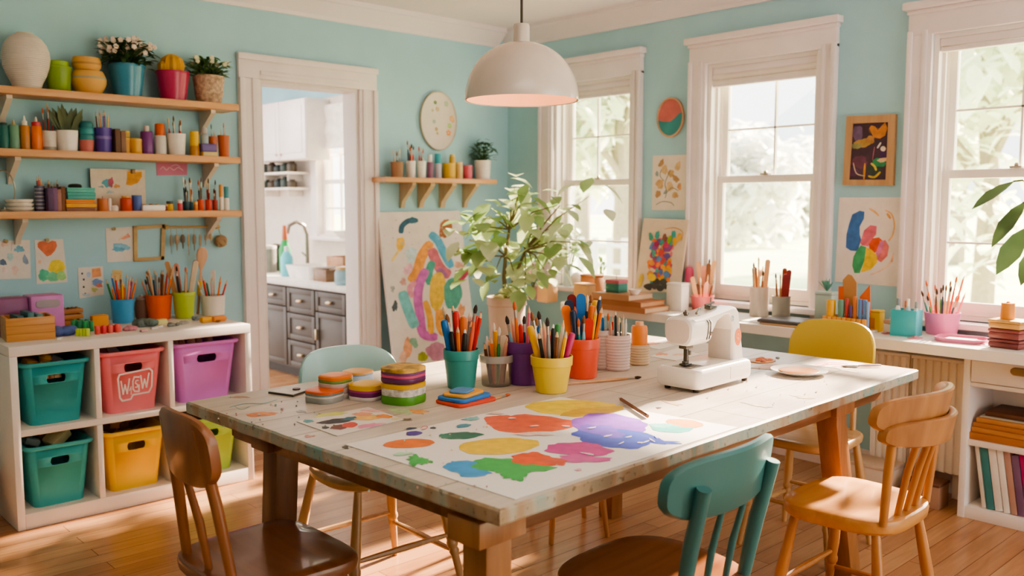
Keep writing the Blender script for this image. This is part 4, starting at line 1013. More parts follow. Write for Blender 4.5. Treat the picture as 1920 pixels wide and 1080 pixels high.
for k, (top, c, lb, dx, w) in enumerate(((389, '#8a5a44', 'brown', 0, 52), (382, '#e5a92c', 'golden yellow', 1, 54), (374, '#d9862e', 'orange', -1, 51), (361, '#3f9c93', 'teal', 1, 50), (352, '#57b0a2', 'aqua', 0, 50))):
    x, r, h = sh(144 + dx, w, top, 2)
    t = thing('flat_box', 'flat %s box in the box stack on the lowest shelf, %s from the bottom' % (lb, ORD[k]), 'box', (x, ys, z0 + prev + .0004), group='stack of flat boxes on the lowest shelf')
    hh = h - prev - .0004; MB().use(P_(c)).box(-r * .98, -.06, 0, r * .98, .06, hh * .6, .002).build('base', t); MB().use(P_(c)).box(-r, -.062, hh * .5, r, .062, hh, .002).build('lid', t); prev = h
tag(MB().use(P_('#2a2927', .5)).lathe([(.028, 0), (.030, .006), (.026, .014), (.012, .018), (.001, .018)], 20).build('ink_pad', loc=(x - .008, ys, z0 + prev + .0006)), 'round black ink pad lying on the stack of flat boxes', 'ink pad')
# leaning picture
p0, p1 = Y(172, 394, W1 - .05), Y(272, 394, W1 - .05)
pl = lambda px, py: Y(px, py, W1 - .03)
c_ = lambda h, v=.12: mt(h, .65, v, scale=30)
a = Art(pl, [(169, 316), (272, 318), (274, 395), (173, 395)], c_('#dfd0bd', .04), .008, 5)
a.blob(201, 343, 9, 8, c_('#5aa0b4'), 0, .2).blob(208, 342, 5, 9, c_('#b5566a'), 0, .25).blob(219, 349, 6, 3.5, c_('#d79a5c'), 0, .3)
a.poly([(238, 322), (266, 322), (266, 332), (258, 343), (245, 348), (236, 346), (238, 334)], c_('#dc9d3a')).blob(190, 350, 5, 2, c_('#8a9aa0'), 0, .4).blob(206, 360, 6, 2.5, c_('#a8bcc0'), 0, .4)
t = thing('small_canvas', 'small cream painting with blue, red and ochre blots leaning on the lowest shelf', 'painting', (a.loc.x, W1 - .03, sz_[2]))
o = a.done('canvas', t); o.location = a.loc - t.location
MB().use(mt('#8a6a45', .4, metal=.5)).box(-.008, -.014, -.012, .008, .01, .01, .002).build('clip', t, loc=Y(249, 321, W1 - .035) - t.location)
CAND = lambda c: [('body', P_(c), [(.95, 0), (1, .04), (1, .9), (.95, .94), (.02, .94)]), ('top_rim', P_(c), [(1.01, .88), (1.01, 1), (.85, 1), (.85, .9)])]
def low(name, lb, cat, px, w, top, parts, dy=-.045):
    x, r, h = sh(px, w, top, 2); p = Y(px, top, ys + dy); r = w / 2 * mpp(p)
    return solid(name, lb, cat, (p.x, ys + dy, sz_[2]), r, p.z - sz_[2], parts)
low('candle', 'terracotta orange candle in front of the leaning picture', 'candle', 192, 19, 370, [('body', P_('#c4703f'), [(.95, 0), (1, .05), (1, .88), (.9, .92), (.02, .86)]), ('wick', P_('#4a3a2c'), [(.06, .86), (.05, 1.06), (.01, 1.08)])])
low('tea_light', 'white stub of candle beside the terracotta candle', 'candle', 205, 7, 372, [('body', P_('#efe6de'), [(.95, 0), (1, .05), (1, .94), (.8, 1), (.02, .96)])])
t = low('paper_roll', 'small white roll lying on the lowest shelf', 'roll', 214, 15, 385, [('body', P_('#e6dcd6'), [(.9, 0), (1, .2), (1, .7), (.6, 1), (.02, 1)])])
low('paint_jar', 'red-orange square-shouldered jar on the lowest shelf', 'jar', 236, 21, 368, [('body', P_('#cf4a28'), [(.96, 0), (1, .03), (1, .82), (.7, .9), (.02, .9)]), ('lid', P_('#d9a25a'), [(.72, .9), (.72, 1.02), (.02, 1.04)])])
low('paint_jar', 'cornflower blue jar on the lowest shelf', 'jar', 256, 18, 366, CAND('#4f64a8'))
p0 = Y(284, 390, ys - .05); w0 = 21 * mpp(p0)
t = thing('white_tray', 'shallow white tray on the lowest shelf', 'tray', (p0.x, ys - .05, sz_[2])); hz = .028
MB().use(P_('#f0e9e4')).box(-w0, -.035, 0, w0, .045, .006, .002).build('base', t); MB().use(P_('#f0e9e4')).box(-w0, -.037, .004, w0, -.03, hz, .002).box(-w0, .04, .004, w0, .047, hz, .002).box(-w0, -.03, .004, -w0 + .006, .04, hz, .002).box(w0 - .006, -.03, .004, w0, .04, hz, .002).build('rim', t)
for k, (dx, c, lb) in enumerate(((-.035, '#c6a06a', 'long tan'), (.0, '#b08653', 'round brown'), (.03, '#d5bd92', 'pale sand'))):
    tag(MB().use(P_(c, .8)).sphere((0, 0, 0), .016, 12, 8, (1.5, .8, .8) if k == 0 else (1, 1, .9)).build('clay_piece', loc=(p0.x + dx, ys - .045, sz_[2] + .020)), lb + ' lump of clay in the shallow white tray', 'clay', 'lumps of clay')
for px, w, top, c, cap, lb in ((318, 12, 377, '#d9a92c', '#3f4340', 'yellow little paint pot with a dark lid'), (337, 9, 375, '#d8505f', '#ead9d3', 'pink little paint pot with a white lid'), (312, 7, 383, '#8c4a3a', '#c7a48a', 'tiny maroon paint pot')):
    low('paint_pot', lb + ' on the lowest shelf', 'paint pot', px, w, top, [('body', P_(c), [(.9, 0), (1, .05), (1, .7), (.02, .7)]), ('lid', P_(cap), [(1.04, .7), (1.04, .97), (.9, 1), (.02, 1)])])
def cupst(px, w, top, k, hexc, cup, spec, r=.0042, dy=0.0, cat='cup', name='brush_cup'):
    p = Y(px, top, ys + dy); r_ = w / 2 * mpp(p); h = p.z - sz_[k]
    solid(name, cup[0].upper() * 0 + cup + ' with brushes', cat, (p.x, ys + dy, sz_[k]), r_, h, [('body', P_(hexc), [(.9, 0), (.95, .03), (1, .95), (1, 1), (.88, 1), (.86, .9), (.8, .1), (.02, .08)])])
    sticks(cup, (p.x, ys + dy), sz_[k], r_ * .78, r_ * .86, h, S(spec), r=r, spread=1.0)
cupst(349, 13, 378, 2, '#2f4f5c', 'left slate cup on the lowest shelf', 'b:black:120 b:black:110 b:grey:70 b:brown:105')
cupst(359, 10, 379, 2, '#3a6472', 'right slate cup on the lowest shelf', 'b:tan:120 b:brown:112 b:cream:60')
cupst(376, 13, 374, 2, '#e2552c', 'vermilion cup on the lowest shelf', 'b:black:95 b:cream:70 b:brown:110')
cupst(391, 12, 374, 2, '#d8452f', 'scarlet cup on the lowest shelf', 'b:darkred:100 b:red:105 b:darkred:80', r=.0045)
cupst(403, 10, 375, 2, '#a3362c', 'dark red cup on the lowest shelf', 'b:brown:55 b:darkred:100')
low('paint_pot', 'small orange paint pot between the slate and vermilion cups', 'paint pot', 367, 7, 378, [('body', P_('#e58a3c'), [(.9, 0), (1, .05), (1, .7), (.02, .7)]), ('lid', P_('#f0c06a'), [(1.04, .7), (1.04, 1), (.02, 1)])])
for k, (px, w) in enumerate(((414, 8), (424, 9))):
    bottle(px, w, 346 + 4 * k, 2, '#efe6dc', ['#e8a35a', '#4f9fa6'][k], 'slim white bottle with %s cap at the right end of the lowest shelf' % ['an orange', 'a teal'][k], .52, .95, group='slim white bottles')
# ---- papers and tools pinned on the left wall
def pinned(corners, lb, draw, base='#e6ded4', seed=1, clip=None, name='pinned_drawing', cat='drawing'):
    a = Art(lambda px, py: Y(px, py, W1 - .0024), corners, mt(base, .8, .03), .0025, seed); draw(a)
    t = thing(name, lb, cat, a.loc); o = a.done('sheet', t); o.location = (0, 0, 0)
    for px, py in ([clip] if clip else []): MB().use(mt('#8c7a52', .4, metal=.5)).lathe([(.004, 0), (.009, .004), (.009, .008), (.001, .009)], 12).build('pin', t, loc=Y(px, py, W1 - .006) - a.loc, rot=(math.pi / 2, 0, 0))
    return t
def d1(a):
    a.blob(8, 458, 6, 5, c_('#e3bfb2'), 0, .3).blob(36, 467, 9, 6, c_('#7fb6c8'), 0, .3).blob(19, 482, 6, 8, c_('#b9d5d2'), 0, .2).poly([(46, 476), (52, 486), (54, 494), (49, 496), (43, 492), (42, 484)], c_('#8a9ab0'))
    a.poly([(0, 488), (6, 485), (11, 490), (13, 496), (8, 498), (0, 496)], c_('#5f7896')).blob(28, 506, 6, 9, c_('#e9cfc4'), 0, .2).blob(9, 505, 5, 7, c_('#ead8d0'), 0, .3).stroke([(22, 454), (21, 472)], .8, c_('#b0a89c'))
pinned([(-14, 452), (56, 450), (58, 522), (-12, 524)], 'pale drawing of blue drops and leaves pinned at the far left of the wall', d1, clip=(11, 452))
def d2(a):
    a.poly([(88, 481), (80, 473), (71, 464), (70, 457), (74, 453), (82, 452), (90, 455), (98, 451), (105, 453), (107, 461), (103, 470), (96, 478)], c_('#dd7a55'))
    a.blob(106, 500, 16, 13, c_('#efd64a'), -10, .08).blob(83, 516, 11, 11, c_('#5fc09a'), 0, .15).blob(99, 519, 12, 9, c_('#7fcf9f'), 0, .12).blob(115, 517, 9, 9, c_('#a3d58a'), 0, .12).stroke([(72, 472), (80, 486), (85, 500)], 1, c_('#e4d3c6')).blob(75, 491, 3, 4, c_('#eec3a3'), 0, .3)
pinned([(65, 450), (118, 448), (127, 529), (69, 533)], 'drawing of a red heart balloon over a yellow sun and green hills', d2, clip=(88, 450), seed=2)
def d3(a):
    a.poly([(172, 504), (188, 502), (190, 518), (173, 521)], c_('#eda26f')).blob(182, 529, 10, 6, c_('#7f9fd0'), 0, .2).blob(186, 535, 6, 4, c_('#d98a7a'), 0, .3).blob(177, 543, 6, 4, c_('#c9cf8a'), 0, .3).blob(166, 515, 4, 5, c_('#b3c6dc'), 0, .2)
    for p in ((154, 513), (157, 524), (157, 538), (160, 551)): a.blob(p[0], p[1], 2, 2.2, c_('#5d5a58'), n=10)
    a.blob(162, 553, 7, 3, c_('#c3cdd8'), 0, .3)
pinned([(146, 502), (193, 499), (195, 552), (149, 560)], 'small drawing with an orange square and blue blots pinned low beside the blue pencil pot', d3, seed=3)
def d4(a):
    a.blob(226, 464, 16, 8, c_('#8bbfd4'), 0, .22).blob(222, 467, 11, 4, c_('#6aa6c2'), 0, .3).poly([(226, 448), (240, 437), (245, 444), (232, 449)], c_('#e7a48c')).stroke([(222, 452), (228, 444), (238, 440)], 2, c_('#e9cdb0'))
pinned([(198, 428), (250, 425), (252, 489), (201, 492)], 'drawing of a blue cloud pinned beside the little wooden frame', d4, clip=(213, 429), seed=4)
def d5(a):
    a.stroke([(300, 318), (306, 313), (312, 319), (318, 314), (326, 319), (334, 314), (344, 320)], 1.1, c_('#f2d4da')).stroke([(320, 312), (330, 309), (338, 313)], .9, c_('#f2d4da'))
pinned([(293, 304), (351, 303), (351, 328), (294, 329)], 'pink note with pale scribbled writing under the middle shelf', d5, base='#cf7f9c', seed=5, name='pink_note', cat='note')
# little wooden frame and the tool rail
GW = wood('#b99a63', '#c9ac78', .5, 'X', 9, 0)
fc = [Y(*p, W1 - .006) for p in ((253, 427), (306, 424), (304, 484), (254, 487))]; cc = sum(fc, Vector()) / 4
t = thing('empty_picture_frame', 'small empty gold-brown wooden frame hanging under the lowest shelf', 'frame', cc)
for k in range(4):
    p, q = fc[k] - cc, fc[(k + 1) % 4] - cc; d = (q - p).normalized(); n_ = Vector((-d.z, 0, d.x)) * .009
    MB().use(GW).loft([[p - d * .008 - n_ + Vector((0, s, 0)), q + d * .008 - n_ + Vector((0, s, 0)), q + d * .008 + n_ + Vector((0, s, 0)), p - d * .008 + n_ + Vector((0, s, 0))] for s in (.004, -.008)]).build('frame_side', t)
ra, rb_ = Y(310, 426, W1 - .03), Y(412, 425, W1 - .03)
t = thing('tool_rail', 'thin wooden rail on the wall with small tools hung from it', 'rail', (ra + rb_) / 2); cc = t.location.copy()
MB().use(GW).tube([ra - cc, rb_ - cc], .006, 8).build('rod', t)
for f in (.03, .97): q = ra.lerp(rb_, f) - cc; MB().use(GW).box(q.x - .008, 0, q.z - .012, q.x + .008, W1 - cc.y, q.z + .012, .002).build('rail_holder', t)
TOOLC = ['#9c8a68', '#a8957a', '#6e6250', '#b29a72', '#8a7c66', '#a88f6a', '#97886e', '#b8a27c']
for k in range(8):
    q = ra.lerp(rb_, .08 + .105 * k); Lh = [.10, .085, .075, .11, .09, .11, .06, .05][k]
    tt = thing('hanging_tool', 'small %s clay tool on the tool rail, %s from the left' % (['wooden', 'wide', 'dark', 'thin', 'stubby', 'long', 'short', 'tiny'][k], ORD[k]), 'tool', (q.x, q.y - .009, q.z - .008), group='tools hanging from the rail')
    MB().use(WIRE).tube([(0, .009, .016), (0, .0, .010), (0, -.001, -.03)], .0012, 5).build('hook', tt)
    m = P_(TOOLC[k], .6); w = [.007, .013, .013, .006, .010, .006, .007, .008][k]
    MB().use(m).lathe([(w * .5, -.03), (w, -.045), (w * .9, -.03 - Lh * .5), (w * .4, -.03 - Lh * .6)], 10, ey=.5).build('grip', tt); MB().use(m).lathe([(w * .35, -.03 - Lh * .6), (w * .25, -.03 - Lh * .9), (.0008, -.03 - Lh)], 8).build('blade', tt)
q = Y(414, 452, W1 - .03)
t = thing('twine_ball', 'ball of brown twine hanging on the wall at the right end of the tool rail', 'twine', q)
b = MB().use(P_('#a98e6c', .8))
for k in range(7): 
    n_ = Vector((math.sin(k * 1.3), math.cos(k * 2.1), math.sin(k * .7 + 1))).normalized(); u_ = n_.orthogonal().normalized(); v_ = n_.cross(u_)
    b.tube([(u_ * math.cos(a) + v_ * math.sin(a)) * .028 for a in [2 * math.pi * j / 18 for j in range(19)]], .007, 6)
b.sphere((0, 0, 0), .027); b.build('ball', t); MB().use(P_('#8a7558')).tube([(0, 0, .03), (-.004, .01, .06), (0, .03, .075)], .002, 5).build('loop', t)
# ================================================================= THINGS ON THE CABINET
zc_ = czt
def cz(px, py): return Z(px, py, zc_)
def cyl_at(px, pyb, wb, wt, pyr, z=None, Zf=None):
    """standing round thing: base centre, base radius, top radius, height (front foot seen at pyb, rim centre at pyr)"""
    z = zc_ if z is None else z
    p = Z(px, pyb, z); rb = wb / 2 * mpp(p); d = Vector((p.x, p.y, 0)).normalized(); c = p + d * rb
    return c, rb, wt / 2 * mpp(c), zat(px, pyr, c) - z
def cup(name, label, cat, px, pyb, wb, wt, pyr, m, z=None, band=None, lip=.80, seg=32, group=None, prof=None):
    c, rb, rt, h = cyl_at(px, pyb, wb, wt, pyr, z)
    t = thing(name, label, cat, c, 0, group); k = rb / rt
    w_ = .07
    pr = prof or [(k * .94, 0), (k, .015), (k + (1 - k) * .78, lip - .02), (k + (1 - k) * .80, lip), (1.0, lip + .01), (1.02, .985), (1.0, 1), (.95, 1), (.95 - .02, lip), (k - w_, .06), (.02, .05)]
    MB().use(m).lathe([(a * rt, q * h) for a, q in pr], seg).build('body', t)
    if band: MB().use(band).lathe([(rt * 1.0, h * (lip - .005)), (rt * 1.035, h * (lip + .005)), (rt * 1.035, h * (lip + .03)), (rt * 1.0, h * (lip + .04))], seg).build('ridge', t)
    return t, c, rb, rt, h
g_ = 'cups of pencils on the cube cabinet'
t, c, rb, rt, h = cup('pencil_cup', 'blue pencil cup on the cube cabinet', 'cup', 231, 607, 37, 43, 560, P_('#4a9fd0', .3), lip=.93, group=g_)
sticks('blue cup on the cabinet', c, zc_, rb, rt, h, S('p:green:90 p:orange:60 p:blue:115 p:orange:65 p:brown:105 p:orange:62 p:red:110 p:lightblue:115 p:orange:70 p:yellow:90 p:magenta:95 p:pink:70 p:salmon:108 p:orange:90'), r=.0064, spread=1.0, bf=.45)
t, c, rb, rt, h = cup('pencil_cup', 'orange pencil cup on the cube cabinet', 'cup', 299, 600, 40, 49, 552, P_('#ee6428', .35), lip=.93, group=g_)
sticks('orange cup on the cabinet', c, zc_, rb, rt, h, S('p:salmon:75 b:white:110 p:brown:105 b:teal:75 p:lightblue:118 p:navy:88 p:tan:130 p:brown:112 b:salmon:82 p:grey:118 p:red:125 p:tan:62 p:brown:120 b:brown:105 p:tan:140 p:orange:95'), r=.0062, spread=1.0, bf=.45)
t, c, rb, rt, h = cup('pencil_cup', 'lime green pencil cup on the cube cabinet', 'cup', 346, 598, 33, 41, 547, P_('#b3c743', .35), lip=.86, group=g_)
sticks('lime cup on the cabinet', c, zc_, rb, rt, h, S('s:tan:150 s:salmon:135 b:navy:125 f:black:90 p:brown:110 p:salmon:100 b:tan:125 s:darkred:150 s:cream:150'), r=.0062, spread=1.0, bf=.45)
t, c, rb, rt, h = cup('pencil_cup', 'cream pencil cup at the right end of the cube cabinet', 'cup', 400, 592, 41, 45, 553, P_('#e6ddd2', .4), lip=.94, group=g_)
sticks('cream cup on the cabinet', c, zc_, rb, rt, h, S('b:white:75 s:green:55 p:grey:70 p:red:95 s:white:120 p:lightblue:90 p:salmon:85 b:blue:75 p:tan:95 p:orange:88 p:red:70'), r=.006, spread=1.0, bf=.45)
# large round brush standing behind the cream cup
p = cz(371, 588); p.y = 4.50; p.x = Y(371, 588, 4.50).x
t = thing('wooden_spatula', 'tall spoon-shaped wooden paddle standing behind the lime green cup', 'spatula', p); h = zat(383, 463, p) - zc_
dx = (Y(383, 463, p.y).x - p.x)
MB().use(wood('#c79a78', '#d8ae8c', .5, 'Z')).lathe([(.001, 0), (.008, .002), (.0085, h * .5), (.007, h * .66), (.012, h * .70), (.026, h * .80), (.031, h * .88), (.026, h * .96), (.012, h * .995), (.001, h)], 20, ey=.3).build('paddle', t)
MB().use(P_('#e8b93c')).lathe([(.0105, h * .28), (.0125, h * .3), (.0125, h * .48), (.0095, h * .5)], 16).build('yellow_grip', t)
t.rotation_euler = (0, math.atan2(dx, h) * .8, 0)
p = cz(264, 590); p.y = 4.50; p.x = Y(266, 580, 4.50).x
solid('clay_jar', 'brown clay jar half hidden behind the orange cup', 'jar', p, .035, .12, [('body', P_('#7c5a48', .7), [(.7, 0), (.9, .1), (1, .45), (.9, .7), (.7, .82), (.02, .82)]), ('lid', P_('#a9948a', .7), [(.75, .82), (.78, .9), (.3, .95), (.25, 1), (.02, 1)])])
p = Y(219, 512, W1 - .004)
pinned([(211, 506), (229, 507), (229, 528), (211, 528)], 'small yellow card on the wall behind the blue cup', lambda a: a.stroke([(214, 512), (226, 513)], 1.2, c_('#d9a34a')), base='#dcc188', seed=8, name='yellow_card', cat='card')
# pink storage box + crates
a0, a1 = cz(118, 612), cz(62, 622)
t = thing('pink_case', 'orchid pink plastic case with a grey handle slot at the left of the cube cabinet', 'case', (1.13, 4.33, zc_), math.radians(3))
hb = zat(95, 557, Vector((1.08, 4.2, 0))) - zc_
CS = P_('#c87fc0', .35); CSD = P_('#8c4f7c', .4)
MB().use(CS).box(-.02, -.06, 0, .12, .06, hb, .010).build('body', t)
MB().use(CSD).box(-.15, -.04, 0, -.02, .06, hb * .98, .010).build('side_half', t)
MB().use(P_('#a79aa0', .4)).loft([[(.05 + x, -.0615 - q, hb * .78 + y) for x, y in rrect(.10, .035, .016, 5)] for q in (-.004, .003)]).build('handle_plate', t)
WD = wood('#c98a46', '#dda05a', .5, 'X', 12); WDD = wood('#a86c33', '#c08445', .5, 'X', 12)
t = crate('wooden_crate', cz(56, 640) + Vector((.02, .10, 0)), .092, .085, .098, WD, 'planked wooden crate at the left front of the cube cabinet', 'crate', math.radians(-6))
for k in range(2):
    MB().use(WDD).box(-.0925, -.0856, .03 + .034 * k, .0925, -.0846, .033 + .034 * k).build('plank_groove', t)
cc = t.location
for k, (dx, c, lb) in enumerate(((-.04, '#2f5d62', 'dark teal'), (.0, '#3b7478', 'teal'), (.035, '#4f9094', 'light teal'))):
    tag(MB().use(P_(c)).box(-.013, -.06, 0, .013, .06, .092 + .012 * (k == 1), .003).box(-.0135, -.0605, .07, .0135, -.04, .076).build('notebook', loc=(cc.x + dx, cc.y, cc.z + .0125)), lb + ' notebook standing in the planked wooden crate', 'notebook', 'teal notebooks in the crate')
p = cz(137, 612) + Vector((0, .06, 0))
t = thing('slatted_crate', 'small slatted wooden crate behind the coloured chalks', 'crate', p, .05)
for k in range(3):
    z0 = .004 + .027 * k
    MB().use(WDD).box(-.055, -.035, z0, .055, -.03, z0 + .021, .001).build('slat', t); MB().use(WDD).box(-.055, .03, z0, .055, .035, z0 + .021, .001).build('slat', t)
    MB().use(WDD).box(-.055, -.03, z0, -.05, .03, z0 + .021, .001).build('slat', t); MB().use(WDD).box(.05, -.03, z0, .055, .03, z0 + .021, .001).build('slat', t)
MB().use(WDD).box(-.05, -.03, 0, .05, .03, .005).build('bottom_panel', t)
for k in range(5):
    tag(MB().use(P_(['#8a5a2c', '#a06a34', '#74481f', '#91622f', '#a8743c'][k], .8)).sphere((0, 0, 0), .011, 10, 7, (1, 1.4, 1)).build('nut', loc=(p.x - .036 + .018 * k, p.y + .004 * (k % 2), zc_ + .075)), 'brown nut in the slatted crate, %s from the left' % ORD[k], 'nut', 'nuts in the slatted crate')
p = cz(190, 616) + Vector((0, .02, 0))
tag(MB().use(P_('#e59a38', .7)).box(-.038, -.02, 0, .038, .02, .062, .010).box(-.0385, -.012, .026, .0385, .012, .030, .001).build('sponge_block', loc=p), 'orange sponge block standing behind the red chalks', 'sponge')
def lump(name, px, py, hexc, sx, sy, sz, label, cat, n=9, seed=1, group=None):
    R_ = random.Random(seed); p = cz(px, py); b = MB().use(P_(hexc, .9)); p.y += sy * .5
    for _ in range(n): b.sphere((R_.uniform(-sx, sx) * .75, R_.uniform(-sy, sy) * .6, sz * R_.uniform(.38, .5)), sz * .55, 8, 6, (R_.uniform(.9, 1.6), 1, R_.uniform(.7, 1)))
    b.box(-sx * .7, -sy * .5, 0, sx * .7, sy * .5, sz * .4, sz * .1)
    return tag(b.build(name, loc=p), label, cat, group)
lump('folded_cloth', 121, 630, '#5a6ea6', .042, .035, .045, 'crumpled blue cloth in front of the pink case', 'cloth', 9, 3)
R_ = random.Random(8); k = 0
for i in range(7):
    px = 141 + i * 5.6; py = 622 - 2.6 * (i % 2); p = cz(px, py) + Vector((0, .02 + .02 * (i % 2), 0))
    tag(MB().use(P_(['#2f9a5a', '#3cae63', '#2b8c60'][i % 3])).lathe([(.0095, 0), (.0105, .002), (.0105, .044), (.0085, .047), (.001, .047)], 14).build('chalk', loc=p), 'green chalk stub on the cube cabinet, %s from the left of the green row' % ORD[i], 'chalk', 'green chalks')
for i in range(4):
    p = cz(148 + i * 5.8, 630.5) + Vector((0, .008, 0))
    tag(MB().use(P_(['#b9d23c', '#c9db4a'][i % 2])).lathe([(.0095, 0), (.0105, .002), (.0105, .030), (.0085, .033), (.001, .033)], 14).build('chalk', loc=p), 'yellow-green chalk stub in front of the green chalks, %s from the left' % ORD[i], 'chalk', 'yellow-green chalks')
for i in range(8):
    p = cz(184 + i * 6.2, 627 - .6 * i) + Vector((0, .01 + .016 * (i % 2), 0))
    tag(MB().use(P_(['#e8584f', '#ef7064', '#e2494c'][i % 3])).lathe([(.009, 0), (.010, .002), (.010, .034 - .006 * (i % 2)), (.008, .037 - .006 * (i % 2)), (.001, .037 - .006 * (i % 2))], 14).build('chalk', loc=p), 'red chalk stub on the cube cabinet, %s from the left of the red row' % ORD[i], 'chalk', 'red chalks')
lump('pink_clay', 243, 620, '#c98a94', .030, .03, .022, 'dusty pink lump of clay beside the red chalks', 'clay', 7, 5)
lump('wool_bundle', 277, 613, '#6f7f78', .055, .04, .040, 'grey-green bundle of wool in front of the orange cup', 'wool', 16, 6)
p = cz(305, 609); tag(MB().use(P_('#e8df98', .8)).box(-.026, -.018, 0, .026, .018, .026, .007).box(-.0265, -.0185, .008, .0265, .0, .013, .001).build('eraser', loc=p + Vector((0, .02, 0)), rz=.2), 'pale yellow eraser beside the grey wool', 'eraser')
lump('grey_clay', 326, 612, '#8e8f88', .026, .025, .020, 'small grey lump at the front of the cabinet top', 'clay', 6, 7)
lump('grey_clay', 349, 608, '#a9a59c', .028, .02, .018, 'pale grey lump in front of the lime green cup', 'clay', 6, 9)
lump('wool_bundle', 372, 601, '#8a97a3', .026, .03, .022, 'blue-grey tuft of wool in front of the cream cup', 'wool', 7, 10)
for i, (px, c, lb) in enumerate(((392, '#efae2a', 'yellow'), (414, '#ee9440', 'orange'))):
    p = cz(px, 605 - i * 1.5) + Vector((0, .02, 0)); tag(MB().use(P_(c, .6)).box(-.036, -.016, 0, .036, .016, .028, .009).box(-.0365, -.017, .012, .0365, .017, .015, .001).build('modelling_block', loc=p, rz=.15), lb + ' modelling block in front of the cream cup', 'modelling clay')
for i, (px, py, c) in enumerate(((290, 617, '#e4d9d0'), (270, 622, '#d9a8ae'), (300, 614.5, '#efe9e2'), (410, 604, '#a86a30'), (112, 637, '#efe7de'))):
    p = cz(px, py) + Vector((0, .004, 0)); tag(MB().use(P_(c, .7)).box(-.016, -.009, 0, .016, .009, .010, .003).box(-.0165, -.003, .003, .0165, .003, .006).build('chalk_piece', loc=p, rz=.3 * i), ['pale grey', 'rose', 'off-white', 'rusty brown', 'white'][i] + ' scrap of chalk lying near the front edge of the cabinet top', 'chalk')
# basket and wire at the floor, far left edge of the view
t = thing('wicker_basket', 'tan wicker basket on the floor left of the cube cabinet, cut by the picture edge', 'basket', (.90 - .13, 4.16, .0))
MB().use(wood('#a87a48', '#c29460', .7, 'X', 30)).lathe([(.07, 0), (.085, .01), (.095, .10), (.10, .18), (.112, .24), (.118, .25), (.105, .25), (.09, .18), (.07, .02), (.002, .015)], 30, fl=.012, nf=15).build('body', t)
b = MB().use(mt('#8a8272', .4))
for k in range(3):
    a = 2.0 * k; b.tube([(.03 * math.cos(a), .03 * math.sin(a), .015), (.05 * math.cos(a + .4), .05 * math.sin(a + .4), .28), (.02 * math.cos(a), .04, .36 + .05 * k)], .004, 6)
b.build('wire_stems', t)

# ================================================================= SMALL SHELF right of the door
zs2 = Y(828, 334, W1 - .17).z; a0 = Y(723, 334, W1 - .17).x; a1 = Y(932, 337, W1 - .17).x
t = thing('wall_shelf', 'short pine shelf with curved brackets between the doorway and the corner', 'shelf', ((a0 + a1) / 2, W1, zs2)); hx = (a1 - a0) / 2
MB().use(PINE).box(-hx, -.17, -.03, hx, 0, 0, .003).build('board', t)
WB = wood('#c2a988', '#d0b999', .6, 'Z', 8, 0)
for px in (766, 801, 841, 884):
    x = Y(px, 360, W1 - .08).x; b = MB().use(WB); bracket(b, x, zs2 - .03, .14, .155, .014 if px in (766, 884) else .018); o = b.build('bracket', loc=-t.location); o.parent = t
sz_.append(zs2); ys_keep = ys; ys = W1 - .085
x, r, h = sh(744, 25, 304, 3)
solid('brush_cup', 'brown cup of brushes at the left end of the short shelf', 'cup', on(3, x), r, h, [('body', P_('#a67c5c', .6), CUPP)])
sticks('brown cup on the short shelf', (x, ys), zs2, r * .8, r * .85, h, S('b:tan:70 b:brown:60 b:grey:75'), r=.006, spread=1.0)
x, r, h = sh(770, 19, 302, 3)
solid('brush_cup', 'left white cup on the short shelf with red-tipped brushes', 'cup', on(3, x), r, h, [('body', P_('#efe8e2'), CUPP)])
sticks('left white cup on the short shelf', (x, ys), zs2, r * .8, r * .85, h, S('b:navy:120 b:grey:100 b:red:85 b:salmon:100 b:red:90'), r=.0055, spread=1.0)
x, r, h = sh(790, 18, 302, 3)
solid('brush_cup', 'right white cup on the short shelf', 'cup', on(3, x), r, h, [('body', P_('#f2ece6'), CUPP)])
sticks('right white cup on the short shelf', (x, ys), zs2, r * .8, r * .85, h, S('b:red:85 b:grey:80 b:white:70'), r=.0055, spread=1.0)
bottle(806, 12, 290, 3, '#94617c', '#ece6e4', 'mauve bottle with a white cap on the short shelf', .68, .7, group='bottles on the short shelf')
bottle(821, 13, 288, 3, '#c3bcc9', '#3f9fb0', 'pale lilac bottle with a turquoise cap on the short shelf', .60, .95, group='bottles on the short shelf')
jar('paint_tub', 'yellow tub on the short shelf', 'tub', 842, 24, 306, 3, [('body', P_('#dcb23a'), BARREL[:4] + [(.02, .86)]), ('lid', P_('#e5bd48'), [(1.02, .86), (1.02, .98), (.95, 1), (.02, 1)])])
_, _, hk = sh(842, 24, 306, 3); x, r, h = sh(848, 12, 289, 3)
solid('paint_tube', 'small mustard tube standing on the yellow tub', 'tube', (x, ys, zs2 + hk + .0005), r, h - hk, [('body', P_('#d2a94a'), [(.9, 0), (1, .1), (.95, .7), (.02, .7)]), ('cap', P_('#e3c070'), [(.8, .7), (.8, .95), (.02, 1)])])
jar('paint_tub', 'cream tub beside the yellow tub on the short shelf', 'tub', 861, 13, 304, 3, [('body', P_('#e0bd84'), BARREL[:4] + [(.02, .86)]), ('lid', P_('#ecd2a2'), [(1.02, .86), (1.02, .98), (.95, 1), (.02, 1)])])
jar('paint_tub', 'rose pink tub on the short shelf', 'tub', 877, 17, 310, 3, [('body', P_('#da6478'), BARREL[:4] + [(.02, .86)]), ('lid', P_('#e07688'), [(1.02, .86), (1.02, .98), (.95, 1), (.02, 1)])])
x, r, h = sh(905, 32, 301, 3)
bush('potted_herb', 'white pot with a dark bushy plant at the right end of the short shelf', on(3, x), r, h, P_('#e6ddd6'), .105, .16, LEAFD, 130, .042, seed=12, prof=CUPP, stemup=.1)
ys = ys_keep
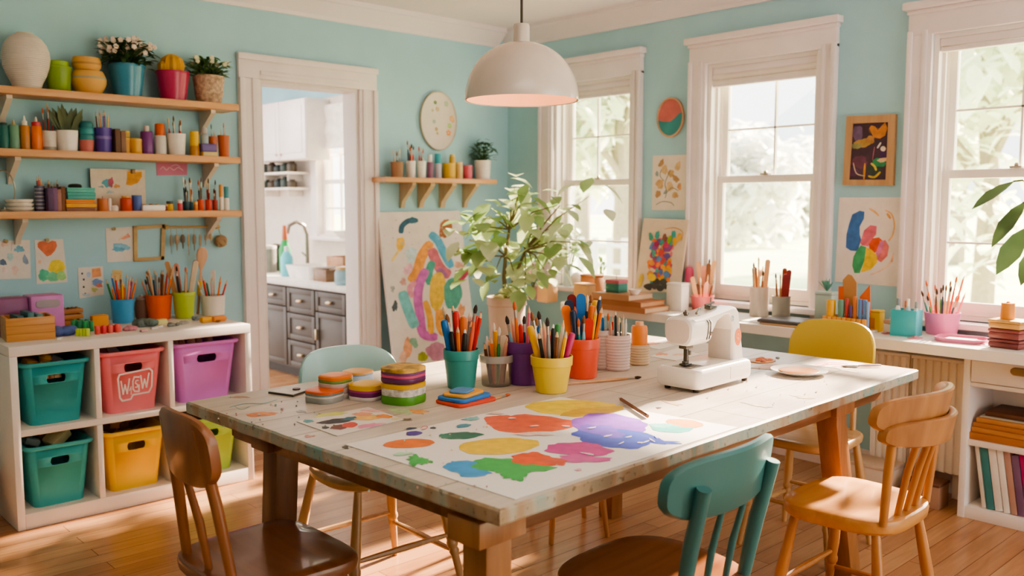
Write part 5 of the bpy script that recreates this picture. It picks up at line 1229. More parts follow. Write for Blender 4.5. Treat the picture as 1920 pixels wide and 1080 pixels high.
# oval plate
pc = Y(822, 227, W1 - .012); rx = 39.5 * mpp(pc); rz_ = 54 * mpp(pc)
t = thing('oval_plaque', 'large pale oval plaque with tiny painted flowers above the short shelf', 'plaque', (pc.x, W1 + .0008, pc.z))
Rm = Matrix.Rotation(math.pi / 2, 4, 'X'); ex = rx / rz_ * 1.08
b = MB(Rm).use(mt('#ddd2c6', .5, .02)); b.lathe([(rz_ * .98, 0), (rz_, .004), (rz_ * .985, .02), (rz_ * .94, .014), (.002, .012)], 48, ex=ex); b.build('disc', t, sharp=.9)
b = MB(Rm).use(mt('#b9ab98', .5)); b.lathe([(rz_ * .985, .002), (rz_ * 1.02, .008), (rz_ * 1.01, .022), (rz_ * .975, .021)], 48, ex=ex, caps=False); b.build('rim', t)
b = MB()
for px, py, w, c in ((816, 192, 4, '#7fa36a'), (837, 195, 5, '#a8bfa0'), (820, 205, 5, '#d8c49a'), (811, 207, 3, '#c7b693'), (847, 222, 6, '#e0b078'), (849, 226, 4, '#d7a05f'), (843, 236, 5, '#9fc26a'), (841, 249, 6, '#e39a5c'), (818, 242, 4, '#c9a97a'), (814, 228, 4, '#a9bfa6'), (820, 250, 3, '#cbb27d')):
    p = Y(px, py, W1 - .013); q = w * mpp(p); b.use(mt(c, .6)); k = 5
    for j in range(k): a = 2 * math.pi * j / k + px; b.sphere((p.x - t.location.x + .6 * q * math.cos(a), -.0150, p.z - t.location.z + .6 * q * math.sin(a)), q * .42, 6, 4, (1, .15, 1))
b.build('painted_flowers', t)

# ================================================================= BIG CANVAS leaning by the door
q0, q1, q2 = Y(708, 398, W1 - .035), Y(862, 395, W1 - .035), Y(760, 838, W1 - .035)
fz = lambda px, py: None
bl = Z(754, 850, 0); bl = Vector((q0.x + .02, W1 - .30, 0))
nrm = None
pl = plane(q0, q1, Vector((q0.x, W1 - .24, 0.0)))
Bl = pl(750, 838); 
cs = [(708, 398), (862, 395), (906, 790), (752, 820)]
k_ = pl(752, 820)
# run the two long edges down to the floor
def down(pa, pb):
    lo, hi = 0.0, 6.0
    for _ in range(40):
        m_ = (lo + hi) / 2; p = (pa[0] + (pb[0] - pa[0]) * m_, pa[1] + (pb[1] - pa[1]) * m_)
        if pl(*p).z > 0.001: lo = m_
        else: hi = m_
    return (pa[0] + (pb[0] - pa[0]) * lo, pa[1] + (pb[1] - pa[1]) * lo)
cBL, cBR = down((708, 398), (741, 690)), down((862, 395), (889, 610))
a = Art(pl, [(708, 398), (862, 395), cBR, cBL], mt('#e8ded6', .7, .03), .022, 21)
def zc2(x, y): return (690 + x * .2965, 380 + y * .2965)
def st(pts, w, m): a.stroke([zc2(*p) for p in pts], w * .2965, m)
def bb(x, y, rx, ry, m, rot=0, jag=.12): a.blob(*zc2(x, y), rx * .2965, ry * .2965, m, rot, jag)
st([(208, 195), (215, 150), (250, 118), (300, 108)], 34, c_('#2f6079')); bb(285, 112, 32, 20, c_('#34667d'))
bb(205, 260, 26, 44, c_('#f0c04e'), 8); st([(195, 300), (170, 340), (150, 370)], 16, c_('#f2cf7c'))
bb(275, 330, 32, 50, c_('#c9dde3'), 5, .2); bb(490, 165, 40, 60, c_('#a9683f'), 12, .12); bb(552, 300, 26, 36, c_('#9a8f4a'), 0); bb(262, 425, 40, 34, c_('#ecb9c8'), 0, .25)
st([(390, 195), (440, 240), (480, 320), (530, 410)], 52, c_('#5aa9cf'))
st([(265, 500), (310, 440), (340, 340), (400, 250)], 64, c_('#f1a24e'))
st([(400, 290), (430, 370), (470, 430), (520, 460)], 66, c_('#cf6f80')); st([(440, 420), (490, 470)], 50, c_('#a66a9c'))
st([(390, 520), (385, 440), (410, 370)], 50, c_('#4fa695'))
bb(440, 560, 52, 125, c_('#e8bf4a'), 4, .06); bb(535, 575, 58, 100, c_('#57a391'), 0, .08)
st([(370, 420), (330, 500), (315, 600), (330, 720), (350, 830), (440, 850)], 58, c_('#cf6fc0')); st([(280, 600), (265, 540), (300, 500)], 36, c_('#e79ab0'))
st([(215, 560), (240, 640), (270, 720), (300, 790)], 66, c_('#79c3c6')); st([(360, 620), (390, 720), (400, 830)], 40, c_('#eeb14e')); bb(470, 760, 45, 90, c_('#e9a24f'), -12)
a.poly([zc2(*p) for p in ((550, 430), (635, 425), (640, 445), (580, 520), (555, 480))], c_('#b8415a')); bb(222, 500, 18, 24, c_('#d9a5a0'), 0, .3); bb(170, 655, 16, 34, c_('#4e5a62'), 10, .3); bb(575, 395, 30, 20, c_('#d9a98e'), 10, .3); bb(155, 545, 12, 20, c_('#a7aaa8'), 0, .4)
bb(250, 920, 28, 70, c_('#eaa983'), 5); bb(290, 885, 22, 36, c_('#8fb8a0'), -30, .2); bb(345, 975, 32, 30, c_('#a9ad45'), 0, .15); bb(430, 940, 60, 60, c_('#c58aa5'), 0, .15); bb(590, 680, 20, 40, c_('#e6a070'), 0, .3); bb(220, 980, 22, 40, c_('#ecc0a6'), 0)
a.dots(715, 410, 860, 480, 26, 1.6, [c_('#b9b2aa'), c_('#a9b5b5'), c_('#d2b8a4')])
o = a.done('large_canvas'); tag(o, 'large white canvas of bright abstract brush strokes leaning between the doorway and the plant', 'painting')
# ================================================================= DESK, BOOKCASE, RADIATORS
XD = 3.79; yL = Z(992, 572).y; yR = .35
DW = mt('#efe8e0', .4, .03, scale=5)
t = thing('wall_desk', 'long white worktop running along the window wall', 'desk', (XD, (yL + yR) / 2, 0))
yc = t.location.y; o = [(0.0, yR - yc), (W2 - .078 - XD, yR - yc), (W2 - .078 - XD, yL - yc)]
cr = .09; o += [(cr - cr * math.sin(a), yL - yc - cr + cr * math.cos(a)) for a in [math.pi / 2 * k / 8 for k in range(9)]]
MB().use(DW).prism(o, ZT - .044, ZT, .004).build('worktop', t, sharp=.5)
for yy in (yL - .16, (yL + 1.45) / 2 + .25): MB().use(DW).box(.05, yy - yc - .02, 0, .09, yy - yc + .02, ZT - .044, .004).build('leg', t)
XB = 3.94; by1 = X(1797, 900, XB).y; by0 = .55; bh = ZT - .045
t = thing('bookcase', 'white bookcase with a drawer and two open niches under the right end of the worktop', 'bookcase', (XB, (by0 + by1) / 2, 0)); yc = t.location.y
B0, B1 = by0 - yc, by1 - yc; bt = .028; bd = W2 - .02 - XB
zd = X(1860, 722, XB).z; zn = X(1850, 836, XB).z
BKC = mt('#efe6de', .45, .03, scale=4)
for nm, z0, z1, y0, y1 in (('side_panel', 0, bh, B1 - bt, B1), ('side_panel', 0, bh, B0, B0 + bt), ('top_panel', bh - .02, bh, B0 + bt, B1 - bt), ('bottom_panel', .0, .05, B0 + bt, B1 - bt), ('shelf_board', zn - .012, zn + .012, B0 + bt, B1 - bt), ('drawer_rail', zd - .018, zd, B0 + bt, B1 - bt)):
    MB().use(BKC).box(0 if 'panel' in nm and 'bottom' not in nm else .004, y0, z0, bd, y1, z1, .002).build(nm, t)
MB().use(BKC).box(bd - .01, B0 + bt, .05, bd, B1 - bt, zd - .018).build('back_panel', t)
dr = MB().use(BKC).box(-.006, B0 + bt + .004, zd + .004, .02, B1 - bt - .004, bh - .024, .003).build('drawer', t)
p = X(1908, 697, XB - .01)
b = MB().use(wood('#8a6c48', '#a07f55', .4, 'Y')); b.loft([[(-.006 - q * .02, p.y - yc - .03 + k * x, p.z + k * y) for x, y in rrect(.11, .032, .016, 6)] for q, k in ((0, 1), (.6, 1), (1, .85))]); b.build('drawer_pull', dr)
# boards and papers in the upper niche
y1 = X(1818, 800, XB + .03).y; z = zn + .0125
for k, (w, hgt, c, lb, dx) in enumerate(((.40, .030, ('#a5642f', '#bb7a40'), 'thick russet', 0), (.39, .022, ('#b0723c', '#c78b52'), 'mid brown', .008), (.39, .020, ('#a86a36', '#bd8048'), 'tan brown', .012), (.38, .020, ('#b57a44', '#cc9259'), 'light tan', .02), (.36, .008, ('#a8a498', '#bdb9ae'), 'grey-green card', .03), (.34, .020, ('#5b3826', '#6d4632'), 'dark brown', .045))):
    tag(MB().use(wood(c[0], c[1], .6, 'Y', 9, 0)).box(XB + .02 + dx, y1 - w - dx, z, XB + .26, y1 - dx, z + hgt - .0006, .003).build('board'), '%s board piled in the upper niche of the bookcase, %s from the bottom' % (lb, ORD[k]), 'board', 'boards piled in the bookcase'); z += hgt
# books in the lower niche, leaning
yb_ = B1 + yc - bt - .006; ang_ = math.radians(-9)
BK_ = [('#d7cdbf', 'cream spotted notebook', .016, .30), ('#3f7f80', 'teal book', .030, .295), ('#e2dacf', 'white book', .030, .285), ('#eae3d8', 'second white book', .024, .275), ('#b78f80', 'dusty rose book', .024, .28), ('#7a5a78', 'plum purple book', .028, .265), ('#b52a6a', 'magenta book', .045, .285)]
yy = yb_ - .055
def book(name, label, y, th_, hgt, hexc, lean, dpt=.20, x0=XB + .03, z=.0505, group=None):
    t = thing(name, label, 'book', (x0, y, z), 0, group)
    t.rotation_euler = (lean, 0, 0)
    m = P_(hexc, .55)
    MB().use(m).box(0, -th_, 0, .004, 0, hgt, .001).build('spine', t)
    MB().use(m).box(.002, -th_, 0, dpt, -th_ + .003, hgt, .001).build('cover', t); MB().use(m).box(.002, -.003, 0, dpt, 0, hgt, .001).build('cover', t)
    MB().use(mt('#eee6d8', .8)).box(.004, -th_ + .003, .004, dpt - .004, -.003, hgt - .004).build('pages', t)
    return t
for k, (c, lb, th_, hgt) in enumerate(BK_):
    book('book', '%s leaning in the lower niche of the bookcase, %s from the left' % (lb, ORD[k]), yy, th_, hgt * .95, c, ang_, group='books in the lower niche'); yy -= th_ / math.cos(ang_) + .003
for k, (c, lb, th_, hgt, dx) in enumerate((('#6fb52c', 'bright green', .030, .14, -.0), ('#cf3030', 'red', .045, .17, .0), ('#e8b92a', 'yellow', .04, .2, .0))):
    book('book', 'short %s book in front at the right end of the lower niche' % lb, yy, th_, hgt, c, ang_, .15, group='books in the lower niche'); yy -= th_ / math.cos(ang_) + .004
# radiators
RADM = mt('#e9ded2', .45, .03, scale=4)
def radiator(pl_, pr_, lb):
    ya, yb2 = X(pr_, 760, 4.10).y, X(pl_, 760, 4.10).y
    t = thing('radiator', lb, 'radiator', (4.10, (ya + yb2) / 2, 0)); h = (yb2 - ya) / 2
    n = max(5, int(2 * h / .034)); b = MB().use(RADM); pts = []
    for k in range(n):
        y0 = -h + 2 * h * k / n; w = 2 * h / n
        pts += [(.010, y0), (.010, y0 + w * .22), (0, y0 + w * .34), (0, y0 + w * .88), (.010, y0 + w)]
    pts += [(.03, h), (.03, -h)]
    b.prism(pts, .13, .63); b.build('front_panel', t, sharp=.3)
    MB().use(RADM).box(.03, -h - .005, .12, .10, h + .005, .64, .004).build('body', t)
    MB().use(RADM).box(.0, -h - .006, .63, .10, h + .006, .645, .003).build('top_grille', t)
    for s in (-1, 1): MB().use(RADM).box(.06, s * h * .6 - .015, 0, .08, s * h * .6 + .015, .13, .003).build('foot', t)
    MB().use(RADM).box(.10, -h * .5, .3, W2 - 4.10, h * .5, .34).build('wall_bracket', t)
radiator(1632, 1700, 'narrow ribbed radiator under the worktop beside the yellow chair'); radiator(1707, 1810, 'wider ribbed radiator under the worktop beside the bookcase')
p = Z(1745, 915, 0)
t = thing('low_crate', 'small brown box on the floor under the radiators', 'box', (min(p.x, 4.0), X(1740, 890, 4.0).y, 0)); MB().use(P_('#a9836a', .7)).box(-.05, -.07, 0, .06, .07, .10, .004).build('body', t); MB().use(P_('#6f4a36', .7)).box(-.053, -.073, .10, .063, .073, .115, .004).build('lid', t)
p = X(1640, 860, 3.98); 
t = thing('low_crate', 'pale cardboard box on the floor behind the yellow-backed chair', 'box', (3.98, X(1630, 860, 3.98).y, 0)); MB().use(P_('#d8c3b0', .7)).box(-.05, -.12, 0, .10, .12, .13, .004).build('body', t); MB().use(P_('#c9b29d', .7)).box(-.053, -.123, .125, .103, .123, .145, .004).build('lid', t)

# ================================================================= THINGS ON THE DESK
def dz_(px, py, xm=4.15): p = Z(px, py); return Vector((min(p.x, xm), p.y, ZT)) if p.x <= xm else Vector((xm, X(px, py, xm).y, ZT))
ZSL = ZS + .0005
def sill(px, dx=0.0): return Vector((W2 - .035 + dx, X(px, 540, W2 - .035 + dx).y, ZSL))
def hgt(c, px, py): return zat(px, py, c) - c.z
def blk(name, px, py, w, top, hexc, label, cat, dep=.10, base=None, rz=0.0, lidc=None, z=None, group=None, roundness=.006, xm=4.12):
    c = base or dz_(px, py, xm); r = w / 2 * mpp(c); c = c.copy(); h = hgt(c, px, top)
    t = thing(name, label, cat, c, rz - math.pi / 2 + YAW * 0, group)
    hl = h * (.72 if lidc else .9)
    MB().use(P_(hexc, .6)).box(-r, -dep / 2, 0, r, dep / 2, hl, roundness).build('body', t)
    MB().use(P_(lidc or hexc, .6)).box(-r * 1.02, -dep / 2 - .002, hl - .001, r * 1.02, dep / 2 + .002, h, roundness).build('lid', t)
    return t, c, r, h
dxs = -.03
bush('potted_flowers', 'mauve pot of pale pink blossom at the left end of the worktop', dz_(1000, 560, 4.1), .045, .075, P_('#a98a94'), .07, .16, LEAFM, 40, .04, 40, '#dcb9bd', seed=31)
blk('wooden_box', 1026, 566, 28, 528, '#cfa477', 'tan wooden box at the left end of the worktop', 'box', .09, xm=4.0)
c = sill(1066); t = thing('glass_vase', 'clear glass vase of round green leaves on the sill of the corner window', 'vase', c); r = .036; h = hgt(c, 1066, 497)
MB().use(glassy('#e9f0ee', .6)).lathe([(r * .8, 0), (r, .01), (r * .9, h * .5), (r * .7, h * .8), (r * .85, h), (r * .8, h), (r * .62, h * .8), (r * .8, h * .5), (.002, .012)], 24).build('body', t)
R_ = random.Random(5); s_ = MB().use(LEAFM); b = MB().use(LEAFP)
for k in range(16):
    a = R_.uniform(0, 6.28); e = Vector((math.cos(a) * .09 * R_.uniform(.3, 1) - .02, math.sin(a) * .14 * R_.uniform(.3, 1), h + R_.uniform(.02, .26)))
    s_.tube([(0, 0, .02), (e.x * .3, e.y * .3, h), e], .002, 5)
    for j in range(3): d = Vector((R_.uniform(-1, .4), R_.uniform(-1, 1), R_.uniform(-.2, .8))); b.leaf(e, d, .06, .05)
s_.build('stems', t); b.build('leaves', t)
c = sill(1083, -.005); r = 13 * mpp(c)
t = thing('globe_lamp', 'small white globe on the sill of the corner window beside the glass vase', 'globe', c); MB().use(P_('#f6f1ec', .3)).lathe([(r * .5, 0), (r * .52, .008), (r * .3, .012)] + [(r * math.sin(a) + .0005, .010 + r - r * math.cos(a)) for a in [math.pi * (k + 2) / 16 for k in range(15)]], 24).build('globe', t)
MB().use(P_('#e3d9cf')).lathe([(r * .55, 0), (r * .55, .006), (r * .4, .010), (.001, .010)], 20).build('foot', t)
blk('cardboard_box', 1110, 556, 36, 514, '#a8744c', 'brown cardboard box on the worktop under the corner window', 'box', .09, xm=4.10)
blk('wooden_box', 1096, 567, 34, 531, '#c99f74', 'pale wooden box in front of the brown cardboard box', 'box', .08, xm=3.98)
c = sill(1128); t = thing('potted_seedling', 'small pot with a feathery green sprig on the sill of the corner window', 'potted plant', c)
MB().use(P_('#d9d4cc')).lathe([(.02, 0), (.026, .04), (.03, .045), (.03, .055), (.024, .055), (.02, .01), (.001, .01)], 20).build('pot', t)
b = MB().use(LEAFM); R_ = random.Random(6)
for k in range(26): b.leaf(Vector((R_.uniform(-.01, .01), R_.uniform(-.015, .015), .05 + .005 * k)), Vector((R_.uniform(-.6, .6), R_.uniform(-.6, .6), 1)), .05, .018)
b.build('leaves', t)
# books lying flat, boxes upon them
c0 = dz_(1180, 581, 3.98); zz = ZT; r0 = 62 * mpp(c0)
for k, (w, top, cl, cp, lb, dy) in enumerate(((1.0, 571, '#b07a55', '#d8b691', 'wide brown', 0), (.93, 561, '#a26a45', '#c99a70', 'reddish brown', .015), (.72, 550, '#b98a66', '#dcc0a0', 'tan', .06))):
    z1 = zat(1180, top, c0); hh = z1 - zz - .0006
    t = thing('flat_book', '%s book lying in the pile on the worktop, %s from the bottom' % (lb, ORD[k]), 'book', (c0.x, c0.y + dy, zz + .0003), 0, 'books lying on the worktop')
    MB().use(P_(cl, .6)).box(-.09, -r0 * w, 0, .12, r0 * w, .004, .001).box(-.09, -r0 * w, hh - .004, .12, r0 * w, hh, .001).box(-.094, -r0 * w, 0, -.09, r0 * w, hh).build('cover', t)
    MB().use(P_(cp, .8)).box(-.09, -r0 * w + .004, .004, .115, r0 * w - .004, hh - .004).build('pages', t); zz = z1
cc = Vector((c0.x, X(1156, 545, c0.x).y, zz + .0005)); r = 16 * mpp(cc)
t = thing('small_chest', 'teal box with a pink top standing on the pile of books', 'box', cc); h = .07
MB().use(P_('#3f8274', .6)).box(-.04, -r, 0, .04, r, h * .72, .004).build('body', t); MB().use(P_('#bf6a76', .7)).box(-.042, -r - .002, h * .7, .042, r + .002, h, .005).build('lid', t); MB().use(P_('#6a5a50')).tube([(0, 0, h), (0, .002, h + .03)], .002, 6).build('string', t)
cc = Vector((c0.x - .03, X(1190, 545, c0.x - .03).y, zz + .0005))
tag(MB().use(P_('#f0e8e0', .4)).lathe([(.02, 0), (.034, .02), (.038, .028), (.034, .028), (.018, .006), (.001, .006)], 22).build('small_dish', loc=cc), 'small white dish on the pile of books beside the teal box', 'dish')
pl2 = plane(X(1205, 409, W2 - .045), X(1291, 411, W2 - .045), X(1190, 548, W2 - .10))
a = Art(pl2, [(1207, 409), (1291, 412), (1273, 549), (1190, 546)], mt('#dccab4', .7, .03), .012, 41)
R_ = random.Random(3); cols_ = ['#e8823a', '#d8603c', '#e7a83a', '#4a6da8', '#8a4f8f', '#3f9c93', '#c23f6a', '#e9c33a', '#5a87b8', '#d9707f', '#6f5a9c', '#e39a4a', '#4aa08a', '#cf4f4a']
for k in range(95):
    t_ = R_.random(); py = 450 + 80 * t_; wd = 22 * (1 - .45 * abs(t_ - .4)); px = 1243 - 8 * t_ + R_.uniform(-wd, wd)
    a.blob(px, py, R_.uniform(3, 7), R_.uniform(4, 9), c_(R_.choice(cols_)), R_.uniform(-50, 50), .12, 14)
for px, py, c2, rt_ in ((1221, 444, '#4fa08f', -10), (1233, 441, '#3f9a96', 10), (1264, 440, '#3f9a96', 0), (1256, 449, '#8fb03f', 20), (1266, 453, '#e2a62f', 0), (1274, 445, '#d9a93f', 15), (1247, 446, '#8a5a4a', 0)): a.blob(px, py, 4, 8, c_(c2), rt_, .15, 14)
a.blob(1232, 458, 5, 5, c_('#a3265a')).stroke([(1247, 430), (1262, 427), (1274, 430), (1281, 437), (1278, 452)], 1.3, c_('#d8a04a'))
for px, py in ((1226, 536), (1238, 540), (1250, 536), (1232, 528), (1216, 538), (1245, 529)): a.blob(px, py, 8, 6, c_(R_.choice(['#4f4a48', '#5f5a58', '#43413f'])), 20, .2, 14)
a.blob(1223, 520, 8, 7, c_('#ecc32f'), 20).blob(1202, 526, 4, 13, c_('#d9b84a'), 12)
tag(a.done('bouquet_canvas'), 'canvas painted with a dense many-coloured bouquet leaning between the corner and middle windows', 'painting')
blk('white_carton', 1270, 582, 35, 530, '#eae2da', 'tall white carton on the worktop in front of the bouquet canvas', 'carton', .07, xm=4.02)
c = sill(1292); solid('glue_bottle', 'white bottle with a hot pink cap on the sill left of the middle window', 'bottle', c, .032, hgt(c, 1292, 500), [('body', P_('#dfe6e2'), [(.9, 0), (1, .04), (1, .40), (.75, .5), (.02, .5)]), ('cap', P_('#e2618f'), [(.78, .5), (.82, .55), (.72, .9), (.45, 1), (.02, 1)])])
def dcup(name, label, px, pyb, wb, wt, pyr, m, spec, where, r=.006, base=None, prof=None, spread=.9, noise=None):
    if base is None:
        c, rb, rt, h = cyl_at(px, pyb, wb, wt, pyr, ZT); c.x = min(c.x, 4.10); z = ZT
    else:
        c = base; z = c.z; rb, rt = wb / 2 * mpp(c), wt / 2 * mpp(c); h = zat(px, pyr, c) - z
    k = rb / rt
    solid(name, label, 'cup', (c.x, c.y, z), rt, h, [('body', m, prof or [(k * .95, 0), (k, .02), (.97, .95), (1, .96), (1, 1), (.92, 1), (.9, .95), (k - .08, .06), (.02, .05)])])
    sticks(where, c, z, rb, rt, h, S(spec), r=r, spread=spread, hs=1.35, bf=.6)
    return c, h
c = sill(1322, -.002)
dcup('brush_jar', 'brown jar of thick brushes on the sill under the left side of the middle window', 1322, 0, 30, 34, 533, P_('#a07a68', .5), 's:tan:90 b:brown:70 s:salmon:75 s:brown:85 b:tan:100 s:tan:95', 'brown jar on the sill', base=c, r=.006)
dcup('stick_cup', 'rose red cup of sticks on the worktop below the middle window', 1379, 575, 34, 42, 547, P_('#d3676a', .4), 's:tan:75 p:brown:60 b:tan:70 s:salmon:55 p:tan:80 b:brown:78', 'rose red cup', r=.0062)
c = sill(1425, -.01); t = thing('potted_sprout', 'tiny green pot with a single budding stem on the sill of the middle window', 'potted plant', c)
MB().use(P_('#9db04a', .6)).lathe([(.028, 0), (.034, .01), (.036, .04), (.03, .045), (.028, .04), (.001, .035)], 22).build('pot', t); MB().use(P_('#c9a24a')).lathe([(.0345, .002), (.036, .003), (.037, .016), (.035, .017)], 22).build('pot_band', t)
hh = hgt(c, 1425, 503); MB().use(LEAFM).tube([(0, 0, .035), (.002, .004, hh * .5), (0, 0, hh * .78)], .0025, 6).build('stem', t)
b = MB().use(leafmat('#b98a6a', '#d5b08f'))
for k in range(6): a_ = k * 1.05; b.leaf(Vector((0, 0, hh * .74)), Vector((math.cos(a_) * .35, math.sin(a_) * .35, 1)), hh * .28, .022, droop=.05)
b.build('bud', t)
c, h = dcup('glass_jar', 'ribbed glass jar of long brushes on the worktop under the middle window', 1477, 586, 30, 35, 531, glassy('#d8d0c8', .45), 'b:tan:90 s:brown:70 b:tan:110 b:brown:60 b:tan:75 s:tan:100', 'ribbed glass jar', r=.0065, prof=[(.9, 0), (.95, .02), (.97, .95), (1, .96), (1, 1), (.92, 1), (.88, .1), (.02, .09)])
dcup('brush_cup', 'grey stone cup of brushes on the worktop right of the glass jar', 1517, 590, 31, 33, 548, P_('#97948c', .6), 'b:brown:85 p:orange:70 b:tan:80 s:darkred:80 s:brown:100 s:darkred:95', 'grey stone cup', r=.006)
t, c, r, h = blk('glass_block', 1549, 589, 34, 546, '#b9cdc9', 'pale frosted glass block vase beside the grey cup', 'vase', .07, xm=4.08)
b = MB().use(leafmat('#4f8a7a', '#7fb0a0')); R_ = random.Random(8)
for k in range(12): b.leaf(Vector((0, 0, h - .002)), Vector((R_.uniform(-.8, .8), R_.uniform(-.8, .8), 1)), .07, .016, droop=.02)
b.build('succulent', t)
c = dz_(1484, 602); tag(MB().use(P_('#5b5653', .4)).box(-.09, -.13, 0, .10, .13, .014, .004).box(-.085, -.125, .0138, .095, .125, .0165, .002).build('notebook', loc=(3.92, X(1482, 600, 3.92).y, ZT + .0101), rz=.05), 'closed dark grey notebook lying on the wooden mat', 'notebook')
tag(MB().use(wood('#b28a63', '#c7a07a', .6, 'Y', 8, 0)).box(-.12, -.17, 0, .15, .14, .0095, .003).box(-.11, -.16, .009, .14, .13, .0099).build('wooden_mat', loc=(3.94, X(1500, 598, 3.94).y, ZT)), 'wooden mat under the dark grey notebook on the worktop', 'mat')
tag(MB().use(P_('#f5f0ea', .7)).box(-.08, -.09, 0, .08, .09, .003).box(-.079, -.088, .003, .079, .09, .005).build('paper_stack', loc=(3.93, X(1412, 596, 3.93).y, ZT)), 'white papers on the worktop left of the wooden mat', 'papers')
# marker rack
cM = Vector((3.93, X(1590, 605, 3.93).y, ZT)); hw_ = 43 * mpp(cM)
t = thing('marker_rack', 'slotted orange wooden rack of markers on a white base on the worktop', 'rack', cM)
MB().use(P_('#f0e8de')).box(-.055, -hw_ - .015, 0, .055, hw_ + .012, .010, .004).build('base', t)
hr = zat(1590, 594, cM) - ZT; n = 9
for k in range(n):
    y0 = -hw_ + 2 * hw_ * k / n; MB().use(wood('#e0983f', '#edab52', .5, 'Z', 9)).box(-.045, y0 + .0015, .010, -.032, y0 + 2 * hw_ / n - .0015, hr, .003).build('slat', t)
MB().use(P_('#c98433')).box(.035, -hw_, .010, .045, hw_, hr).box(-.032, -hw_, .010, .035, hw_, .016).build('tray', t)
for k, (px, w, top, c2, lb, xo) in enumerate(((1558, 17, 562, '#efb52c', 'thick yellow', -.012), (1577, 12, 562, '#6f9f8c', 'sage green', -.01), (1588, 7, 560, '#c9464a', 'red', -.01), (1595, 6, 572, '#5b3f7c', 'purple', -.015), (1603, 8, 556, '#dd8146', 'orange', -.008), (1613, 8, 561, '#5f86c0', 'mid blue', -.012), (1622, 8, 562, '#6f93c8', 'light blue', -.01), (1630, 7, 566, '#86a5cf', 'pale blue', -.014))):
    c = Vector((cM.x + xo, X(px, 580, cM.x + xo).y, ZT + .0165)); c.y = max(min(c.y, cM.y + hw_ - .008), cM.y - hw_ + .008); r = w / 2 * mpp(c) * .92; h = zat(px, top, c) - c.z
    solid('marker', lb + ' marker standing in the slotted rack, %s from the left' % ORD[k], 'marker', c, r, h, [('barrel', P_(c2), [(.92, 0), (1, .02), (1, .68), (.02, .68)]), ('cap', P_(c2, .3), [(1.05, .68), (1.05, .95), (.9, 1), (.02, 1)])], 'markers in the rack')
for k, (pts, c2, nm, lb) in enumerate((([(1572, 590), (1572, 537), (1582, 537), (1582, 590)], '#dd6a3a', 'card_shape', 'orange-red card strip behind the markers'), ([(1581, 590), (1580, 525), (1590, 514), (1597, 516), (1606, 530), (1605, 590)], '#bd8a58', 'card_shape', 'brown arrow-shaped card behind the markers'), ([(1611, 590), (1612, 556), (1631, 534), (1632, 590)], '#e2743a', 'card_shape', 'orange triangular card behind the markers'))):
    q = [X(px, py, cM.x + .026 + .001 * k) - Vector((cM.x + .026, cM.y, ZT)) for px, py in pts]
    for v in q: v.z = max(v.z, .0165)
    tag(MB().use(P_(c2, .7)).loft([[v for v in q], [v + Vector((.004, 0, 0)) for v in q]]).build(nm, loc=(cM.x + .026 - .012 * 0, cM.y, ZT)), lb, 'card')
blk('yellow_cube', 1644, 608, 21, 581, '#e2bd3f', 'small yellow cube box between the marker rack and the teal box', 'box', .05, xm=4.0)
blk('tile_box', 1668, 614, 18, 599, '#ddd3c8', 'small pale box beside the yellow cube', 'box', .04, lidc='#c9a08a', xm=3.98)
# teal box with little bottles
cT = Vector((3.97, X(1699, 617, 3.97).y, ZT)); r = 23 * mpp(cT); h = hgt(cT, 1699, 580)
t = thing('teal_caddy', 'turquoise open box holding small bottles on the worktop', 'box', cT, math.radians(-90) + .1); m = P_('#3fb0bd')
for nm, q in (('wall', (-r, -.045, 0, r, -.040, h)), ('wall', (-r, .040, 0, r, .045, h)), ('wall', (-r, -.04, 0, -r + .005, .04, h)), ('wall', (r - .005, -.04, 0, r, .04, h)), ('base', (-r + .005, -.04, 0, r - .005, .04, .006))): MB().use(m).box(*q, .001).build(nm, t)
for k in range(4):
    q = cT + Vector((.02 * (-1) ** k * .8, r * (-.62 + .41 * k), .0065)); solid('mini_bottle', ['clear', 'pale blue', 'peach', 'whitish'][k] + ' little bottle standing in the turquoise box, %s from the right' % ORD[k], 'bottle', q, .0115, h + .03 + .012 * (k % 2), [('body', P_(['#dfe3e0', '#b9d2da', '#dcb79c', '#ece8e2'][k], .2), [(.9, 0), (1, .03), (1, .7), (.5, .8), (.02, .8)]), ('cap', P_(['#8f9aa0', '#e9e4dd', '#d9743f', '#7f8f98'][k]), [(.6, .8), (.6, 1), (.02, 1)])], 'little bottles in the turquoise box')
c, rb, rt, h = cyl_at(1765, 629, 52, 64, 585, ZT)
solid('pink_bucket', 'pink bucket of brushes on the worktop in front of the right-hand window', 'bucket', c, rt, h, [('body', P_('#dd82b4', .35), [(.79, 0), (.82, .02), (.98, .97), (1, .975), (1, 1), (.94, 1), (.92, .96), (.75, .06), (.02, .05)])])
sticks('pink bucket', c, ZT, rb, rt, h, hs=1.25, bf=.7, specs=S('b:green:60 b:teal:70 b:orange:110 b:tan:85 p:green:55 b:black:95 b:tan:100 b:red:60 b:navy:95 b:red:130 b:green:80 b:tan:90 b:white:60 b:salmon:105 b:navy:55 p:pink:70 p:coral:125'), r=.0055, spread=1.0)
